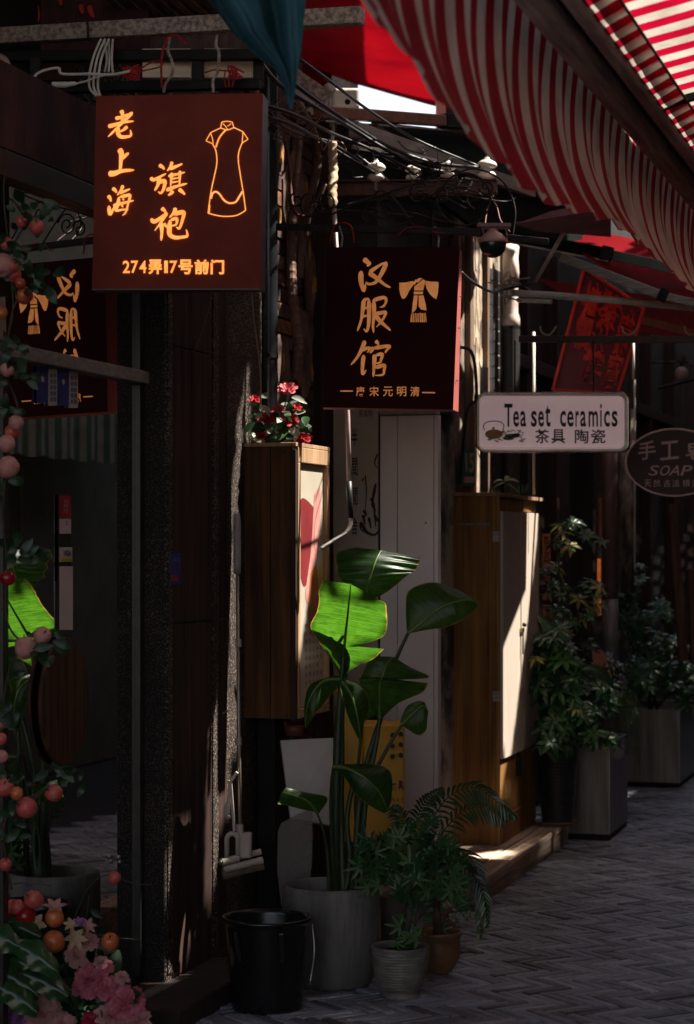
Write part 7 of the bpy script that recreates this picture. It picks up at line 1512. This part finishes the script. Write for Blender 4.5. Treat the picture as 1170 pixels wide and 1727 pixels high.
for i in range(130):
    x, y = r.uniform(-10, 225), r.uniform(1640, 1735)
    if y < 1600+max(0, (x-90))*0.5: continue
    inst('leaf', r.choice(lm), fa, W(x, y, 6.6+r.uniform(-.08, .1)), Matrix.Rotation(r.uniform(-3, 3), 3, 'Y').to_quaternion()@Matrix.Rotation(r.uniform(-1, 1), 3, 'X').to_quaternion(), r.uniform(0.9, 1.7))
for i in range(60):
    x, y = r.gauss(120, 45), r.gauss(1610, 45)
    inst('leaf', r.choice(lm), fa, W(x, y, 6.7+r.uniform(-.05, .1)), Matrix.Rotation(r.uniform(-3, 3), 3, 'Y').to_quaternion()@Matrix.Rotation(r.uniform(-1, 1), 3, 'X').to_quaternion(), r.uniform(0.7, 1.3))

# ================================================================== SHADE OVER THE LANE
# unseen sheet added over the lane; gaps cut to place the sun patches
ZC = 5.5
def hole(pts):                                  # a gap whose light lands on these world points
    out = []
    for p in pts:
        q = p+SUN*((ZC-p.z)/SUN.z); out.append(toUV(q))
    return out
holes = [
    hole([PV(x, y, 0.075) for x, y in ((413, 620), (420, 625), (419, 745), (413, 775), (401, 890), (382, 892), (391, 800), (403, 720))]),
    hole([PV(x, y, 0.087) for x, y in ((372, 1110), (380, 1110), (382, 1300), (366, 1430), (353, 1525), (344, 1525), (346, 1330), (356, 1230))]),
    hole([PV(x, y, 0.087) for x, y in ((285, 1425), (290, 1440), (287, 1520), (279, 1520), (279, 1460))]),
    hole([PV(x, y, 0.087) for x, y in ((287, 1575), (287, 1668), (276, 1685), (279, 1620))]),
    hole([W(x, y, 8.32) for x, y in ((470, 640), (524, 640), (548, 760), (548, 775), (440, 756))]),
    hole([W(x, y, 8.1) for x, y in ((764, 560), (785, 470), (785, 695), (764, 695))]),
    hole([PV(x, y, V1) for x, y in ((492, 740), (553, 740), (553, 860), (536, 940), (512, 1110), (490, 1110), (490, 930), (485, 800))]),
    hole([W(x, y, Y) for x, y, Y in ((534, 1000, 7.62), (600, 1018, 7.59), (652, 1016, 7.55), (656, 1050, 7.6), (648, 1078, 7.65), (645, 1100, 7.68), (580, 1136, 7.79), (564, 1120, 7.78), (536, 1078, 7.74), (518, 1056, 7.7), (530, 1020, 7.66))]), hole([W(x, y, YB) for x, y in ((575, 935), (640, 932), (700, 948), (685, 975), (640, 990), (600, 985))]),
    hole([PV(x, y, B1+0.016) for x, y in ((862, 840), (908, 840), (903, 930), (862, 1282), (845, 1282), (842, 1000))]),
    hole([PV(x, y, B1) for x, y in ((845, 1284), (856, 1284), (848, 1345), (845, 1345))]),
    hole([W(700, 1466, 9.8), W(790, 1438, 10.2), W(872, 1428, 10.4), W(866, 1456, 10.3), W(800, 1480, 9.9)]),
    hole([PV(x, y, 0.3) for x, y in ((776, 420), (842, 420), (842, 600), (815, 830), (776, 832))]),
    hole([W(x, y, PY) for x, y in ((843, 405), (884, 405), (884, 545), (843, 560))]),
    hole([P(a, c_, z_) for a, c_, z_ in ((-3.2, 1.90, 2.93), (1.5, 1.90, 2.93), (1.5, 2.42, 3.06), (-3.2, 2.42, 3.06))]),
    hole([tarp(0.3, 0.1), tarp(0.98, 0.1), tarp(0.98, 0.95), tarp(0.3, 0.95)]),
    hole([W(x, y, 10.8) for x, y in ((980, 400), (1240, 420), (1240, 530), (960, 470))]),
    hole([W(x, y, 11.6) for x, y in ((900, 870), (1015, 870), (1000, 925), (900, 925))]),
    hole([W(x, y, 6.6) for x, y in ((205, 1655), (300, 1670), (295, 1695), (205, 1700))]),
    hole([W(x, y, 13.5) for x, y in ((735, 150), (840, 150), (840, 240), (735, 240))]),
]
def hull(pts, m=0.04):
    pts = sorted(set((round(p[0], 4), round(p[1], 4)) for p in pts))
    def half(q):
        o = []
        for p in q:
            while len(o) > 1 and (o[-1][0]-o[-2][0])*(p[1]-o[-2][1])-(o[-1][1]-o[-2][1])*(p[0]-o[-2][0]) <= 0: o.pop()
            o.append(p)
        return o[:-1]
    h = half(pts)+half(pts[::-1]); cx = sum(p[0] for p in h)/len(h); cy = sum(p[1] for p in h)/len(h); r = []
    for p in h:
        L = math.hypot(p[0]-cx, p[1]-cy); r.append((cx+(p[0]-cx)*(L+m)/L, cy+(p[1]-cy)*(L+m)/L))
    return r
def vol(x0, y0, x1, y1, Ya, Yb, m=0.04): return hull(hole([W(x, y, Y) for x in (x0, x1) for y in (y0, y1) for Y in (Ya, Yb)]), m)
holes += [vol(432, 645, 520, 756, 8.22, 8.36, 0.0), vol(461, 540, 467, 680, 8.5, 8.52, 0.0), vol(482, 235, 540, 330, 8.9, 8.95, 0.0), hull(hole([PV(x, y, 0.35) for x in (778, 804) for y in (750, 826)]), 0.03), vol(768, 500, 785, 690, 8.0, 8.2), *[vol(x-13, 268, x+13, 300, 8.9, 9.0, 0.01) for x in (634, 696, 755, 821)], vol(555, 150, 606, 180, 9.6, 9.8, 0.0), vol(845, 412, 880, 552, PY-.1, PY+.1), vol(545, 240, 575, 350, 8.55, 8.75), vol(185, 1655, 250, 1700, 6.5, 6.7, 0.02)]
def wide(h, d=0.025):
    cx = sum(p[0] for p in h)/len(h); return h
def inside(p, poly):
    x, y = p; c = False; j = len(poly)-1
    for i in range(len(poly)):
        xi, yi = poly[i]; xj, yj = poly[j]
        if (yi > y) != (yj > y) and x < (xj-xi)*(y-yi)/(yj-yi)+xi: c = not c
        j = i
    return c
bbs = [(min(p[0] for p in h), max(p[0] for p in h), min(p[1] for p in h), max(p[1] for p in h)) for h in holes]
CU0, CU1, CV0, CV1, CS = -7.5, 24.0, -1.5, 7.4, 0.025
cn = MB(); idx = {}
nu, nv = int((CU1-CU0)/CS), int((CV1-CV0)/CS)
def cvert(i, j):
    k = (i, j)
    if k not in idx:
        u, v = CU0+i*CS, CV0+j*CS; idx[k] = len(cn.v); cn.v.append(P(u, v, ZC+0.05*math.sin(u*1.7)*math.sin(v*2.1))); cn.uv.append((u, v))
    return idx[k]
def blocked(i, j):
    p = (CU0+(i+.5)*CS, CV0+(j+.5)*CS)
    if p[0] > 8.5 and p[1] < 1.15: return False
    for h, q in zip(holes, bbs):
        if q[0] <= p[0] <= q[1] and q[2] <= p[1] <= q[3] and inside(p, h): return False
    return True
for j in range(nv):                              # merge open runs into long strips to keep it light
    i = 0
    while i < nu:
        if not blocked(i, j): i += 1; continue
        k = i
        while k < nu and blocked(k, j) and k-i < 40: k += 1
        cn.f.append((cvert(i, j), cvert(k, j), cvert(k, j+1), cvert(i, j+1))); i = k
cn.build('shade', None) if False else one(cn, 'added_shade_sheet', mat('warm_grey_shade_sheet', (0.16, 0.125, 0.105), (0.12, 0.095, 0.08), 2, 0.9, 0.0, trans=0.12), 'unseen grey sheet added high over the lane to shape the sunlight', 'tarpaulin')
